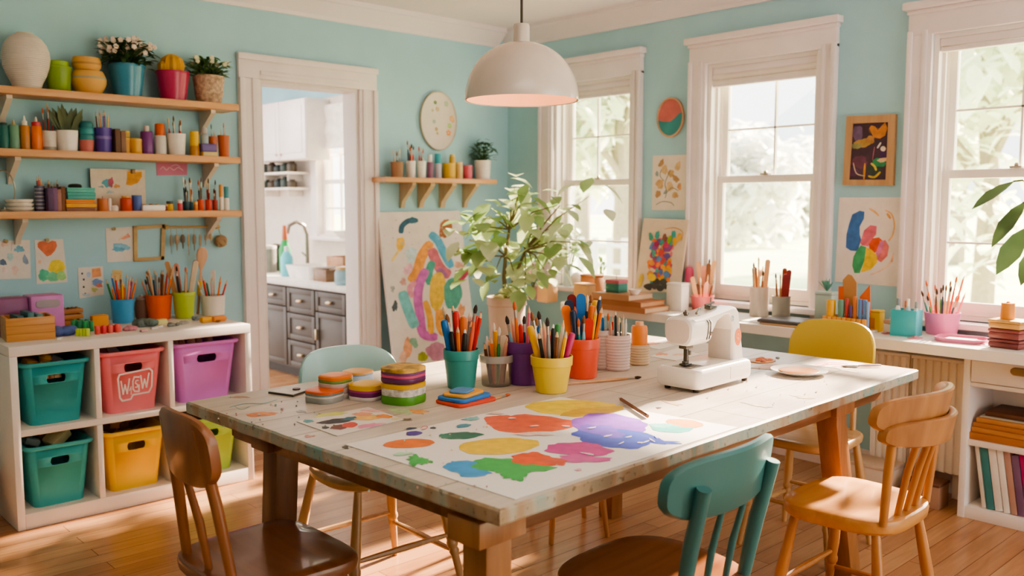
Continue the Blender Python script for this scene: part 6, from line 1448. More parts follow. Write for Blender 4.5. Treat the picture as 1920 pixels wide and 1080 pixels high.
# pink tray + scraps + boxes
c = Z(1803, 640); tray = lambda px, py: Z(px, py, ZT + .012)
t = thing('pink_tray', 'flat pink tray of papers in front of the pink bucket', 'tray', (c.x, c.y, ZT), math.radians(-90) + .15); k_ = 45 * mpp(c)
b = MB().use(P_('#dc7fa5', .4)); b.loft([[(x, y, z) for x, y in rrect(2 * k_ * s, .15 * s, .05)] for z, s in ((0, .94), (.004, .98), (.018, 1.0), (.018, .965), (.006, .93))], True, True); b.build('tray', t)
MB().use(P_('#f4ece6', .8)).box(-k_ * .6, -.045, .0065, k_ * .5, .05, .008).build('paper', t)
for k, (px, py, c2, lb) in enumerate(((1668, 626, '#c97f8c', 'rose'), (1716, 634, '#dc8a92', 'coral pink'), (1845, 647, '#f0c3cf', 'pale pink'))):
    p = Z(px, py); tag(MB().use(P_(c2, .8)).prism([(x * 1.0, y) for x, y in rrect(.07, .045, .015, 3)], 0, .003, .001).box(-.012, -.006, .003, .012, .008, .008, .002).build('paper_scrap', loc=p, rz=-.8 + .5 * k), lb + ' scrap of paper lying on the worktop, %s from the left' % ORD[k], 'paper')
cS = Z(1884, 654); cS.x += .05; rS = 29 * mpp(cS); zz = ZT
for k, (top, c2, lb, w) in enumerate(((634, '#7d3f40', 'lower maroon box', 1), (615, '#8a4a49', 'upper maroon box', 1), (598, '#d9a865', 'mustard box', 1.03))):
    z1 = zat(1884, top, cS); hh = z1 - zz - .0006
    t = thing('stacking_box', lb + ' in the stack at the right end of the worktop', 'box', (cS.x, cS.y, zz + .0003), math.radians(-8), 'stacked boxes at the right end of the worktop')
    MB().use(P_(c2, .45)).box(-.055, -rS * w, 0, .055, rS * w, hh * .7, .010).build('base', t); MB().use(P_(c2, .45)).box(-.0565, -rS * w * 1.02, hh * .66, .0565, rS * w * 1.02, hh, .008).build('lid', t); zz = z1
solid('orange_canister', 'orange cylinder standing on top of the stacked boxes', 'canister', (cS.x, cS.y + .012, zz + .0005), 12.5 * mpp(cS), zat(1880, 567, cS) - zz, [('body', P_('#dd9540'), [(.98, 0), (1.0, .03), (.92, .9), (.02, .9)]), ('lid', P_('#d9883a'), [(.94, .9), (.92, .97), (.3, .98), (.2, 1.06), (.02, 1.07)])])
t, c, r, h = blk('salmon_box', 1930, 652, 34, 610, '#dd9a86', 'salmon box at the right edge of the picture beside the stacked boxes', 'box', .07, xm=4.0)

# ================================================================= ART ON THE WINDOW WALL
wl = lambda px, py: X(px, py, W2 - .004)
t_c = X(1257, 220, W2 - .012); rx = 25 * mpp(t_c); rz_ = 37 * mpp(t_c)
t = thing('round_plaque', 'round coral and teal plaque between the corner and middle windows', 'plaque', (W2 + .0008, t_c.y, t_c.z)); Rm = Matrix.Rotation(-math.pi / 2, 4, 'Y'); ey_ = .98
kx = X(1232, 220, W2).y - X(1282, 220, W2).y; rxx = kx / 2
MB(Rm).use(mt('#c9a284', .5)).lathe([(rz_ * .9, 0), (rz_, .004), (rz_, .018), (rz_ * .92, .02), (rz_ * .9, .012)], 40, ey=rxx / rz_).build('rim', t)
MB(Rm).use(mt('#c86f68', .6)).lathe([(rz_ * .91, .003), (rz_ * .91, .012), (.001, .013)], 40, ey=rxx / rz_).build('disc', t)
pts = []
for k in range(25): a_ = math.pi + math.pi * k / 24; pts.append((rxx * .9 * math.cos(a_), rz_ * .9 * math.sin(a_)))
pts = [(rxx * .88, .06 * rz_ + .02)] + [] + pts[::-1] + [(-rxx * .88, -.10 * rz_), (-rxx * .5, -.20 * rz_), (0, -.22 * rz_), (rxx * .35, -.05 * rz_), (rxx * .6, .12 * rz_)]
MB().use(mt('#3f8c8c', .6)).face([Vector((-.0142, -x, z)) for x, z in pts]).build('teal_half', t)
def d6(a):
    cs_ = [c_('#cfa978'), c_('#d9b98a'), c_('#b58f66'), c_('#8c9a9c'), c_('#dca777')]
    for px, py, rx_, ry_, k, rt_ in ((1240, 306, 4, 8, 2, 30), (1246, 318, 6, 9, 1, 0), (1271, 312, 5, 9, 1, 20), (1258, 325, 6, 7, 0, 0), (1267, 335, 5, 8, 2, -40), (1237, 345, 7, 9, 0, 0), (1256, 350, 7, 9, 1, 0), (1274, 350, 4, 7, 4, 0), (1234, 364, 5, 7, 2, 20), (1266, 366, 6, 6, 0, 0), (1248, 360, 3, 5, 3, 30), (1232, 326, 3, 5, 3, 0)): a.blob(px, py, rx_, ry_, cs_[k], rt_, .2, 16)
    for s_ in ([(1247, 372), (1250, 360), (1247, 345), (1252, 330), (1258, 318)], [(1250, 362), (1260, 352), (1272, 358)], [(1230, 384), (1242, 378), (1258, 380), (1264, 386)], [(1246, 340), (1238, 330), (1240, 318)]): a.stroke(s_, 1.3, c_('#7f7868'))
def wallart(corners, lb, draw, base, seed, name='drawing_sheet', cat='drawing', off=.0036):
    a = Art(lambda px, py: X(px, py, W2 - off), corners, mt(base, .75, .03), .0039, seed); draw(a); return tag(a.done(name), lb, cat)
wallart([(1224, 292), (1287, 290), (1284, 394), (1222, 394)], 'pale sheet of ochre plant sketches between the corner and middle windows', d6, '#e6dacb', 51)
def d7(a):
    B = c_('#3f6fae'); a.poly([(1598, 402), (1612, 395), (1621, 397), (1620, 410), (1612, 425), (1612, 440), (1615, 450), (1608, 471), (1595, 470), (1586, 464), (1587, 440), (1592, 420)], B)
    a.poly([(1613, 455), (1620, 432), (1632, 422), (1644, 424), (1643, 440), (1634, 450), (1628, 462), (1616, 460)], c_('#dc6f80')); a.poly([(1629, 458), (1636, 447), (1648, 445), (1656, 452), (1648, 470), (1640, 474), (1630, 466)], c_('#dc5a36'))
    a.poly([(1650, 452), (1660, 450), (1667, 462), (1664, 480), (1652, 492), (1643, 486), (1642, 474)], c_('#df7a7c')); a.poly([(1650, 453), (1658, 451), (1654, 470), (1645, 484), (1642, 474)], c_('#d97aa6'))
    a.poly([(1606, 470), (1614, 460), (1624, 463), (1622, 486), (1612, 512), (1602, 512), (1598, 498), (1600, 482)], c_('#46a06c')); a.poly([(1624, 463), (1634, 468), (1644, 478), (1645, 492), (1632, 506), (1614, 511), (1621, 488)], c_('#ecc52f'))
    O = c_('#e6b57a'); a.stroke([(1630, 391), (1640, 397), (1648, 405)], 4, O).stroke([(1660, 394), (1672, 402), (1677, 420), (1674, 440), (1666, 452)], 3, O).stroke([(1663, 400), (1670, 410)], 5, c_('#dfa45e')).stroke([(1676, 474), (1668, 495), (1650, 508), (1632, 515)], 3, c_('#efc9ae')).stroke([(1674, 480), (1672, 492)], 4, c_('#e9b898'))
wallart([(1574, 370), (1693, 370), (1688, 538), (1565, 528)], 'white poster with a blue, pink, green and yellow blob figure below the framed picture', d7, '#eadfd6', 52, 'poster', 'poster')
# framed dark abstract picture
fc = [X(px, py, W2 - .012) for px, py in ((1589, 218), (1681, 214), (1676, 348), (1581, 347))]; cc = sum(fc, Vector()) / 4
t = thing('framed_picture', 'dark abstract picture in an oak frame between the middle and right windows', 'picture', cc)
FRM = wood('#b48d64', '#c6a077', .5, 'Z', 9, 0)
inner = [X(px, py, W2 - .012) for px, py in ((1600, 232), (1667, 229), (1662, 337), (1593, 337))]
for k in range(4):
    p, q, p2, q2 = fc[k] - cc, fc[(k + 1) % 4] - cc, inner[k] - cc, inner[(k + 1) % 4] - cc
    MB().use(FRM).loft([[v + Vector((s, 0, 0)) for v in (p, q, q2, p2)] for s in (.012, -.010)]).build('frame_side', t)
a = Art(lambda px, py: X(px, py, W2 - .013), [(1599, 231), (1668, 228), (1663, 338), (1592, 338)], mt('#4a3440', .5, .1), .003, 53)
for f, (px, py, rx_, ry_, c2, rt_) in enumerate(((1608, 250, 10, 15, '#6f5a78', 0), (1618, 268, 17, 8, '#b08a4a', -8), (1606, 274, 10, 5, '#8a8a5c', 0), (1640, 245, 12, 6, '#7d5a3a', 0), (1657, 292, 8, 12, '#4f3560', 0), (1612, 304, 15, 12, '#6a3f52', 0), (1640, 318, 14, 12, '#3d4a42', 0), (1648, 305, 13, 8, '#2f8a5c', 12), (1632, 262, 8, 8, '#b3824c', 0), (1600, 322, 10, 9, '#5f3a58', 0), (1655, 300, 10, 4, '#d8b58c', -10))): a.blob(px, py, rx_, ry_, c_(c2), rt_, .15, 18)
a.poly([(1630, 240), (1634, 235), (1641, 237), (1646, 244), (1653, 236), (1660, 229), (1664, 240), (1660, 254), (1650, 260), (1638, 258)], c_('#c9823f')); a.blob(1656, 279, 5, 5, c_('#e6d6c4'))
a.stroke([(1645, 278), (1652, 267)], 3.5, c_('#e0d2c4')).stroke([(1633, 306), (1640, 312), (1643, 320)], 4, c_('#d8bd4a')).stroke([(1628, 330), (1640, 332), (1651, 322)], 4, c_('#cfae46')).stroke([(1620, 336), (1622, 306)], 4, c_('#cf8f3c')).stroke([(1600, 305), (1606, 325), (1622, 330)], 2, c_('#c9b29a')).stroke([(1636, 300), (1640, 275)], 1.6, c_('#b8707f'))
o = a.done('canvas', t); o.location = a.loc - cc

# ================================================================= PLANTS
cP = Vector((3.50, 0, 0)); d_ = ray(950, 620); cP = Vector((d_.x, d_.y, 0)).normalized() * 5.0
t = thing('fig_plant', 'tall leafy green houseplant in a beige planter in the corner beside the first window', 'potted plant', cP)
hp = zat(950, 556, cP); r = 36 * mpp(cP)
MB().use(P_('#d3b9a2', .6)).lathe([(r * .62, 0), (r * .66, .01), (r * .96, hp - .05), (r * 1.02, hp - .045), (r * 1.02, hp), (r * .93, hp), (r * .9, hp - .05), (r * .5, .1), (.002, .1)], 32).build('planter', t)
MB().use(mt('#4a372a', .9)).lathe([(.002, hp - .05), (r * .88, hp - .05), (.002, hp - .045)], 20).build('soil', t)
def pp(px, py, k=0.0):   # a point of the plant, k metres nearer to the window wall
    d = ray(px, py); hd = Vector((cP.x, cP.y)).length + k; return EYE + d * (hd / Vector((d.x, d.y)).length) - cP
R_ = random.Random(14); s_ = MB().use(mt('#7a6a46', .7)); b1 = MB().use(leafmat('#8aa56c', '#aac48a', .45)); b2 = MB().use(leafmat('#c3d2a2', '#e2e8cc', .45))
tips = [(965, 352), (985, 375), (1012, 372), (1045, 385), (905, 410), (925, 395), (950, 405), (985, 410), (880, 450), (905, 462), (940, 455), (975, 455), (1005, 430), (1040, 425), (1030, 465), (1070, 470), (895, 500), (930, 505), (965, 515), (1000, 500), (945, 535), (985, 540), (1020, 505), (1050, 500), (1085, 455), (1105, 368), (870, 440), (1060, 440)]
base_ = Vector((0, 0, hp - .05))
hub = [pp(948, 480), pp(955, 430), pp(985, 470)]
s_.tube([base_, pp(945, 520), hub[0], hub[1], pp(968, 380), pp(975, 352)], [.014, .012, .010, .008, .005, .003], 8); s_.tube([base_, pp(965, 520), hub[2], pp(1020, 420), pp(1050, 385)], [.011, .010, .008, .005, .003], 8)
for n_, (px, py) in enumerate(tips):
    e = pp(px, py, R_.uniform(-.12, .10)); h_ = min(hub, key=lambda q: (q - e).length)
    s_.tube([h_, (h_ + e) / 2 + Vector((0, 0, .03)), e], [.005, .004, .002], 6)
    for j in range(7 if px < 1060 else 3):
        q = e + Vector((R_.uniform(-.09, .09), R_.uniform(-.09, .09), R_.uniform(-.08, .07)))
        d = Vector((R_.uniform(-1, 1), R_.uniform(-1, 1), R_.uniform(-.7, .5)))
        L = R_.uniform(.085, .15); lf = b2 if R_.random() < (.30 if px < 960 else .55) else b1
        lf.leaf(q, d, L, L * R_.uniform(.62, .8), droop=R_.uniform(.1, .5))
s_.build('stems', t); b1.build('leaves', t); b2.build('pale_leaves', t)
# rubber plant at the right edge
cR = Vector((4.05, 1.06, ZT + .0005))
t = thing('rubber_plant', 'rubber plant with large glossy dark leaves reaching in at the right edge of the picture', 'potted plant', cR)
MB().use(P_('#d8cdc2', .5)).lathe([(a_ * .085, z * .15) for a_, z in potprof()], 28).build('pot', t); MB().use(mt('#4a372a', .9)).lathe([(.002, .12), (.07, .12), (.002, .125)], 20).build('soil', t)
RL = leafmat('#3e5433', '#587048', .12)
q_ = lambda px, py, x=3.97: X(px, py, x) - cR
s_ = MB().use(mt('#6b7a4a', .5)); s_.tube([(0, 0, .11), (-.01, .02, .2), q_(1990, 510), q_(1950, 400), q_(1935, 345)], [.010, .009, .008, .007, .004], 8)
b = MB().use(RL)
def bigleaf(pb, pt, w, roll):
    a_, e = q_(*pb), q_(*pt, 3.90); d = e - a_
    b.leaf(a_, d, d.length, w, up=Vector((math.cos(roll) * -.6, math.sin(roll), .5)).normalized(), droop=.02)
s_.tube([q_(1935, 350), q_(1918, 338), q_(1900, 340)], .004, 6); s_.tube([q_(1945, 400), q_(1930, 378), q_(1918, 380)], .004, 6); s_.tube([q_(1960, 440), q_(1935, 428), q_(1922, 432)], .004, 6)
bigleaf((1902, 340), (1822, 391), .075, .3); bigleaf((1925, 376), (1859, 462), .085, .2); bigleaf((1928, 425), (1868, 513), .085, -.2); bigleaf((1950, 455), (1914, 534), .08, .1)
bigleaf((1950, 380), (1990, 460), .09, .3); bigleaf((1945, 350), (1975, 280), .08, .3); bigleaf((1970, 450), (2040, 520), .09, .2)
for lf in (MB,): pass
s_.build('stem', t); b.build('leaves', t)
# ================================================================= THINGS ON THE WORK TABLE
ZP = ZT + .0006
a = Art(lambda px, py: Z(px, py, ZT + .0016), [(646, 833), (1050, 744), (1384, 801), (966, 936)], mt('#f1ece6', .75, .02, scale=6), .0009, 61)
q = lambda h, v=.07: mt(h, .5, v, scale=30)
a.blob(1071, 764, 85, 14, q('#f0d548'), 0, .06).blob(1110, 772, 60, 8, q('#e2b93f'), -6, .12)
a.blob(994, 795, 82, 16.5, q('#ea6c50'), 0, .10).blob(940, 790, 30, 12, q('#ea6c50'), 0, .2)
a.blob(1142, 795, 72, 19, q('#9a5ed0'), 3, .11).blob(1155, 822, 78, 18, q('#4d63cc'), 4, .12).blob(1128, 808, 44, 10, q('#7d60cf'), 10, .25).blob(1215, 828, 55, 5, q('#4d63cc'), 2, .4)
a.blob(1258, 803, 39, 8.5, q('#5cc9bd'), 3, .06).blob(1284, 794, 35, 7.5, q('#eea667'), 6, .06).blob(1240, 798, 22, 4, q('#8fd9c9'), 0, .2)
a.blob(935, 837, 76, 15.5, q('#f0cc3a'), -3, .05).blob(767, 832, 48, 8.5, q('#ee7d30'), -3, .04).blob(865, 817, 39, 6.5, q('#2f7764'), -2, .12).blob(835, 818, 12, 4, q('#3f8a76'), 0, .3)
a.blob(1086, 843, 62, 13, q('#d2469a'), 3, .14).blob(1092, 861, 48, 7, q('#d65aa5'), 2, .3).blob(880, 879, 44, 15, q('#3d9fdc'), 3, .22).blob(858, 872, 20, 6, q('#3d9fdc'), 0, .5)
a.blob(945, 873, 62, 13, q('#3fb65c'), 2, .16).blob(985, 879, 52, 10, q('#3fb65c'), -4, .25).blob(965, 892, 24, 9, q('#3fb65c'), 0, .3).blob(1002, 862, 44, 12, q('#ee5f36'), 4, .2).blob(1040, 866, 24, 6, q('#e2604a'), 4, .3)
a.blob(782, 864, 19, 9, q('#48b95c'), 5, .38).blob(800, 865, 12, 3, q('#48b95c'), 10, .3).blob(755, 852, 18, 3, q('#b4dfba'), -4, .3)
a.blob(776, 813, 15, 4, q('#5b46a0'), -3, .08).blob(869, 799, 14, 3.2, q('#4f93a8'), -6, .1).blob(884, 786, 15, 3.2, q('#86c4c4'), -4, .35).blob(771, 804, 10, 1.8, q('#46506a'), -4, .2).blob(812, 803, 6, 1.6, q('#55606e'), 0, .2)
a.stroke([(788, 805), (794, 800), (802, 801), (798, 805), (790, 806)], 1.2, q('#e2837a')).blob(1002, 815, 30, 3, q('#f6d3c4'), 0, .5).blob(1085, 882, 6, 2, q('#e9a8bd'), 0, .3).blob(930, 776, 14, 2, q('#f2cdbf'), 0, .4)
for px, py, rx_, rt_ in ((1140, 818, 9, -12), (1212, 829, 8, -20), (1222, 826, 7, 30), (1200, 831, 6, 0), (1110, 803, 9, -8), (1180, 820, 6, -10), (1060, 800, 8, 5), (960, 785, 7, 0), (1100, 852, 14, 10), (1002, 800, 10, -5), (1165, 832, 6, -25), (1230, 820, 5, 50)): a.blob(px, py, rx_, 1.3, mt('#efe6e6', .7), rt_, .3, 10)
a.dots(700, 800, 1000, 900, 12, 2.2, [q('#d9b8b0'), q('#b8d2c2'), q('#e4d1a0')])
tag(a.done('large_painting'), 'large white sheet covered in bright paint blobs at the table front corner', 'painting')
a = Art(lambda px, py: Z(px, py, ZT + .0018), [(556, 790), (690, 763), (757, 786), (632, 817)], mt('#eae2da', .75, .03), .001, 62)
a.blob(621, 777, 30, 3.4, q('#d9dc7a'), -6, .2).blob(628, 790, 32, 4.5, q('#332f3a'), -6, .15).blob(660, 785, 20, 3.4, q('#2f6f84'), -4, .2).blob(578, 790, 10, 3, q('#57a0a6'), 0, .15).blob(636, 801, 16, 4.6, q('#73352f'), -4, .12).blob(656, 797, 15, 5, q('#d8463a'), -4, .08).blob(610, 802, 7, 2.6, q('#3d3a3c'), 0, .2)
a.blob(692, 783, 28, 5, q('#f0c46a'), -3, .2).blob(680, 777, 18, 4, q('#efa37a'), 0, .2).blob(720, 781, 16, 3.5, q('#ef9446'), 3, .15).blob(694, 798, 26, 3.5, q('#e98fb0'), -8, .2).blob(695, 770, 18, 2.2, q('#eeb9b2'), 4, .2).blob(742, 786, 9, 2.4, q('#e2d4a8'), 0, .2)
tag(a.done('palette_sheet'), 'white sheet of small mixed paint swatches left of the large painting', 'palette')
t = thing('stylus_card', 'small dark-edged white card near the left corner of the work table', 'card', Z(540, 740)); p = lambda px, py: Z(px, py) - t.location
q4 = [p(503, 738), p(530, 731), p(578, 735), p(550, 744.5)]
MB().use(P_('#4a4640')).loft([[v for v in q4], [v + Vector((0, 0, .006)) for v in q4]]).build('body', t); q5 = [v * .93 for v in q4]
MB().use(P_('#d9d3cb')).loft([[Vector((v.x, v.y, .006)) for v in q5], [Vector((v.x, v.y, .0075)) for v in q5]]).build('white_face', t); MB().use(P_('#5c3f4f')).lathe([(.012, .0075), (.012, .012), (.001, .013)], 14, c=(p(556, 735).x, p(556, 735).y, 0)).build('button', t)
# ---- paint tubs
def tub(name, label, px, pyb, w, top, parts, base=None, z=None):
    if base is None: c, rb, rt, h = cyl_at(px, pyb, w, w, top, ZT); z = ZT
    else: c = base; rt = w / 2 * mpp(c); h = zat(px, top, Vector((c.x, c.y, 0))) - z
    t = thing(name, label, 'paint tub', (c.x, c.y, z), .3)
    for nm, m, pr in parts:
        secs = []
        for k, f in pr: secs.append([(k * rt * x, k * rt * y, f * h) for x, y in rrect(2.0, 2.0, .72, 7)])
        MB().use(m).loft(secs).build(nm, t)
    return t, c, rt, h
ban = lambda z0, z1, k=1.0, e=.03: [(k * (1 - e), z0), (k, z0 + (z1 - z0) * .2), (k, z1 - (z1 - z0) * .2), (k * (1 - e), z1)]
lidp = lambda z0, z1: [(.97, z0), (1.0, z0 + .02), (1.0, z1 - .05), (.93, z1 - .01), (.6, z1 + .005), (.02, z1 + .005)]
tub('paint_tub', 'low grey-banded tub with a domed orange lid, front left of the tub cluster', 609, 758, 64, 729, [('body', P_('#9a9a92'), ban(0, .45)), ('pale_band', P_('#d9cfc6'), ban(.42, .62, .99)), ('grey_band', P_('#7d8a86'), ban(.6, .80)), ('lid', P_('#ea6b34'), lidp(.78, 1.0))])
tub('paint_tub', 'white ribbed tub with a green band and orange lid behind the low tub', 630, 750, 57, 702, [('body', P_('#cfc6be'), [(.95, 0), (1, .05), (1, .2), (.97, .23), (1, .26), (1, .45), (.97, .48), (1, .51), (1, .68), (.97, .70)]), ('green_band', P_('#7a9c4e'), ban(.69, .84)), ('lid', P_('#ee8430'), lidp(.83, 1.0))])
tub('paint_tub', 'pale blue tub with a peach lid at the back of the cluster of tubs', 671, 722, 52, 694, [('body', P_('#b9cbd8'), ban(0, .72)), ('blue_band', P_('#8fa6c0'), ban(.68, .82)), ('lid', P_('#eeb062'), lidp(.80, 1.0))])
tub('paint_tub', 'purple tub with a yellow lid and white base in the middle of the cluster', 689, 753, 62, 718, [('base', P_('#d9cdc8'), ban(0, .25)), ('body', P_('#7c2f66'), ban(.24, .66)), ('pink_band', P_('#b34a86'), ban(.5, .68, 1.005)), ('lid', P_('#ecbc34'), lidp(.66, 1.0))])
t, cB, rB, hB = tub('paint_tub', 'green based tub with a white ribbed band, lower of the two stacked tubs', 757, 761, 75, 714, [('base', P_('#5d9c34'), ban(0, .40)), ('ribbed_band', mt('#ddd3cb', .6, .25, scale=60), [(.95, .38)] + [(.97 + .02 * (k % 2), .40 + .03 * k) for k in range(12)] + [(.95, .76)]), ('lid', P_('#e6b22e'), lidp(.74, 1.0))])
tub('paint_tub', 'purple and pink striped tub with a swirled yellow-grey lid, upper of the two stacked tubs', 757, 0, 75, 686, [('body', P_('#6a2f5c'), ban(0, .36)), ('pink_band', P_('#d4597f'), ban(.34, .56)), ('plum_band', P_('#7d4a78'), ban(.54, .74)), ('lid', mt('#c9a04a', .5, .45, scale=22), lidp(.72, 1.0))], base=cB, z=ZT + hB * 1.006 + .0005)
# ---- foam sheets
cF = Z(876, 768); cF.y += .02
zz = ZT
for k, (c2, lb, w, d, dx, dy, h) in enumerate((('#e2563c', 'red', .155, .115, 0, 0, .009), ('#3f83cf', 'blue', .140, .105, .0, .008, .010), ('#f0b04e', 'yellow-orange', .115, .085, .0, .012, .008), ('#5f93c6', 'small light blue', .075, .06, -.004, .014, .006))):
    tag(MB().use(P_(c2, .8)).prism(rrect(w, d, .018), 0, h, .002).build('foam_sheet', loc=(Z(874, 753).x + dx, Z(874, 753).y + dy, zz + .0003), rz=.05 + .12 * k), lb + ' foam sheet in the pile before the teal pot, %s from the bottom' % ORD[k], 'foam sheet', 'foam sheets on the work table'); zz += h + .0006
def lying(name, kind, col, pa, pb, r, label, z=ZT, lift=0.0):
    A, B_ = Z(*pa, z), Z(*pb, z); d = (B_ - A); L = d.length; d.normalize()
    M = Vector((0, 0, 1)).rotation_difference(d).to_euler(); t = thing(name, label, NOUN.get(kind, kind), A + Vector((0, 0, r * 1.15 + lift))); t.rotation_euler = M
    for n_, m, pr, ns in stick_parts(kind, col, L, r): MB().use(m).lathe(pr, ns).build(n_, t)
    return t
lying('paintbrush', 'brush', 'tan', (905, 757), (957, 741.5), .004, 'small pale brush lying beside the pile of foam sheets')
lying('paintbrush', 'brush', 'tan', (1062, 723), (1203, 710), .0048, 'long tan paintbrush lying between the coral pot and the sewing machine')
lying('pencil', 'pencil', 'brown', (1214, 786), (1160, 751), .0055, 'dark brown pencil lying on the edge of the large painting', lift=.0022)
# ---- pots of brushes and pens
PT = lambda h: mt(h, .38, .03, scale=5, coat=.1)
G1 = 'pots of pens and brushes on the work table'
def tp(lbl, where, px, pyb, wb, wt, pyr, hexc, spec, r=.0062, lip=.74, m=None, spread=.92):
    t, c, rb, rt, h = cup('plant_pot', lbl, 'pot', px, pyb, wb, wt, pyr, m or PT(hexc), ZT, lip=lip, group=G1, seg=40)
    sticks(where, c, ZT, rb, rt, h, S(spec), hero=True, r=r * 1.16, spread=1.0, bf=.55, hs=1.08); return t, c, rb, rt, h
tp('teal pot full of pens and brushes at the left of the row of pots', 'teal pot', 865, 731, 52, 66, 654, '#3f9c94', 'm:blue:82 b:orange:118 b:darkred:98 f:black:62 p:teal:122 m:red:106 p:orange:70 b:grey:84 m:orange:90 f:black:58 b:lightblue:96 p:grey:80 b:coral:130 m:red:90 p:red:106', r=.0068)
# clear ribbed tub
c, rb, rt, h = cyl_at(931, 727, 56, 62, 664, ZT)
t = thing('clear_tub', 'clear ribbed plastic tub with a grey rim between the teal and purple pots', 'tub', c, 0, G1)
MB().use(glassy('#ece8e2', .84, .12)).lathe([(rb * .95, 0), (rb, .004), (rt * .97, h * .78), (rt * .94, h * .78), (rb * .95, .006), (.002, .005)], 72, fl=.012, nf=36).build('body', t)
MB().use(glassy('#dcd7d0', .45, .2)).lathe([(rt * .98, h * .76), (rt * 1.03, h * .77), (rt * 1.05, h * .98), (rt * 1.03, h), (rt * .97, h), (rt * .965, h * .8)], 48, caps=False).build('rim', t)
sticks('clear tub', c, ZT, rb * .92, rt * .9, h, bf=.6, specs=S('p:brown:35 f:white:50 p:grey:44 p:orange:56 b:tan:92 m:yellow:70 b:green:88 p:pink:50 s:cream:55 p:salmon:52 m:darkred:54'), hero=True, r=.0072, spread=1.0)
tp('purple pot of pens behind the yellow pot', 'purple pot', 983, 724, 56, 70, 638, '#74398a', 'b:lightblue:72 p:salmon:58 b:orange:112 f:red:60 b:navy:64 p:pink:98 p:purple:40 b:tan:60 f:blue:50', r=.0066)
tp('yellow pot of pens and brushes at the front of the row of pots', 'yellow pot', 1034, 740, 58, 78, 666, '#eccb48', 'm:yellow:82 p:red:66 b:white:120 p:black:70 b:cream:116 p:salmon:92 b:grey:112 p:pink:64 f:black:84 p:brown:75 m:green:78 p:cream:96 p:yellow:72 f:navy:58 b:purple:60 m:magenta:62', r=.0066)
t_, c_o, rb_o, rt_o, h_o = tp('tall coral red pot of pens and craft sticks behind the yellow pot', 'coral red pot', 1092, 712, 54, 64, 633, '#ee5d40', 's:orange:98 p:salmon:70 s:navy:112 m:navy:84 s:darkred:126 b:orange:92 b:teal:60 p:navy:72 s:blue:132 b:lightblue:70 p:salmon:110 b:navy:128 s:red:60 b:black:124 m:orange:95 p:yellow:92 m:yellow:108 f:navy:124 p:orange:95', r=.0066)
RIB = lambda b_, n=11: [(b_ * .9, 0), (b_ * .96, .02)] + [x for k in range(n) for x in ((b_ + (1 - b_) * k / n, .03 + .9 * k / n), (b_ + (1 - b_) * k / n + .045, .03 + .9 * (k + .3) / n), (b_ + (1 - b_) * k / n + .045, .03 + .9 * (k + .6) / n), (b_ + (1 - b_) * k / n, .03 + .9 * (k + .85) / n))] + [(1.0, .95), (1, 1), (.9, 1), (.86, .9), (b_ - .12, .1), (.02, .08)]
t, c, rb, rt, h = cup('ribbed_cup', 'grey-white ribbed cup just behind the coral red pot', 'cup', 1130, 694, 36, 40, 618, P_('#cfc2bc'), ZT, prof=RIB(.92), group='ribbed cups')
sticks('grey-white ribbed cup', c, ZT, rb, rt, h, S('p:lightblue:40 f:blue:48 b:grey:55'), hero=True, r=.0055)
t, c, rb, rt, h = cup('ribbed_cup', 'pinkish white ribbed cup between the coral pot and the sewing machine', 'cup', 1158, 697, 42, 47, 627, P_('#e4cfc8'), ZT, prof=RIB(.93), group='ribbed cups')
sticks('pinkish white ribbed cup', c, ZT, rb, rt, h, S('p:salmon:42 p:red:58 f:black:74 b:white:60 p:black:56 p:cream:66 f:white:50'), hero=True, r=.0048)
t, c, rb, rt, h = cup('ribbed_cup', 'tan ribbed cup holding an orange bottle beside the sewing machine', 'cup', 1198, 686, 36, 39, 645, P_('#d5b795', .5), ZT, prof=RIB(.95, 7), group='ribbed cups')
hz = zat(1200, 604, c) - ZT
solid('orange_bottle', 'orange flat-shouldered bottle standing in the tan ribbed cup', 'bottle', (c.x, c.y, ZT + .009), rt * .78, hz - .01, [('body', P_('#ef8a3c', .4), [(.95, 0), (1, .04), (1, .86), (.9, .92), (.02, .92)]), ('cap', P_('#eab48a', .4), [(.5, .92), (.5, 1.02), (.02, 1.03)])])
lying_p = Vector((c.x, c.y, 0))
# ---- loose papers, plate, palette, knife at the back of the table
def paper(pts, lb, draw, base='#efe3d6', seed=71, z=.0016, name='loose_paper', cat='paper'):
    a = Art(lambda px, py: Z(px, py, ZT + z), pts, mt(base, .8, .03), .001, seed); draw(a); return tag(a.done(name), lb, cat)
paper([(1218, 668), (1272, 652), (1312, 664), (1268, 676)], 'cream sheet with orange smears behind the sewing machine', lambda a: a.blob(1240, 664, 12, 2.5, q('#e9a07c'), 0, .3).blob(1275, 665, 14, 2, q('#eac0a0'), 0, .3), seed=72)
paper([(1196, 646), (1250, 634), (1285, 643), (1235, 655)], 'pale sheet with peach blots at the back edge of the table', lambda a: a.blob(1225, 644, 12, 2.5, q('#eb9a78'), 0, .3).blob(1258, 642, 10, 2, q('#efc3a5'), 0, .3), seed=73)
paper([(1404, 690), (1440, 682), (1490, 684), (1452, 693)], 'pinkish folded paper between the sewing machine and the white plate', lambda a: a.blob(1445, 688, 18, 1.6, q('#dca894'), 0, .3), '#dcc3b4', 74)
p = Z(1428, 677); t = thing('orange_palette', 'small palette crusted with orange paint right of the sewing machine', 'palette', p)
b = MB().use(q('#c98c5a')); R_ = random.Random(4); b.prism([(x * (1 + .1 * math.sin(5 * i)), y) for i, (x, y) in enumerate(ellipse(.06, .045, 22))], 0, .004, .0012).build('board', t)
b = MB().use(q('#ea7340', .3))
for k in range(9): b.sphere((R_.uniform(-.035, .03), R_.uniform(-.025, .025), .005), R_.uniform(.008, .014), 9, 6, (1.3, 1, .5))
b.build('paint_dabs', t)
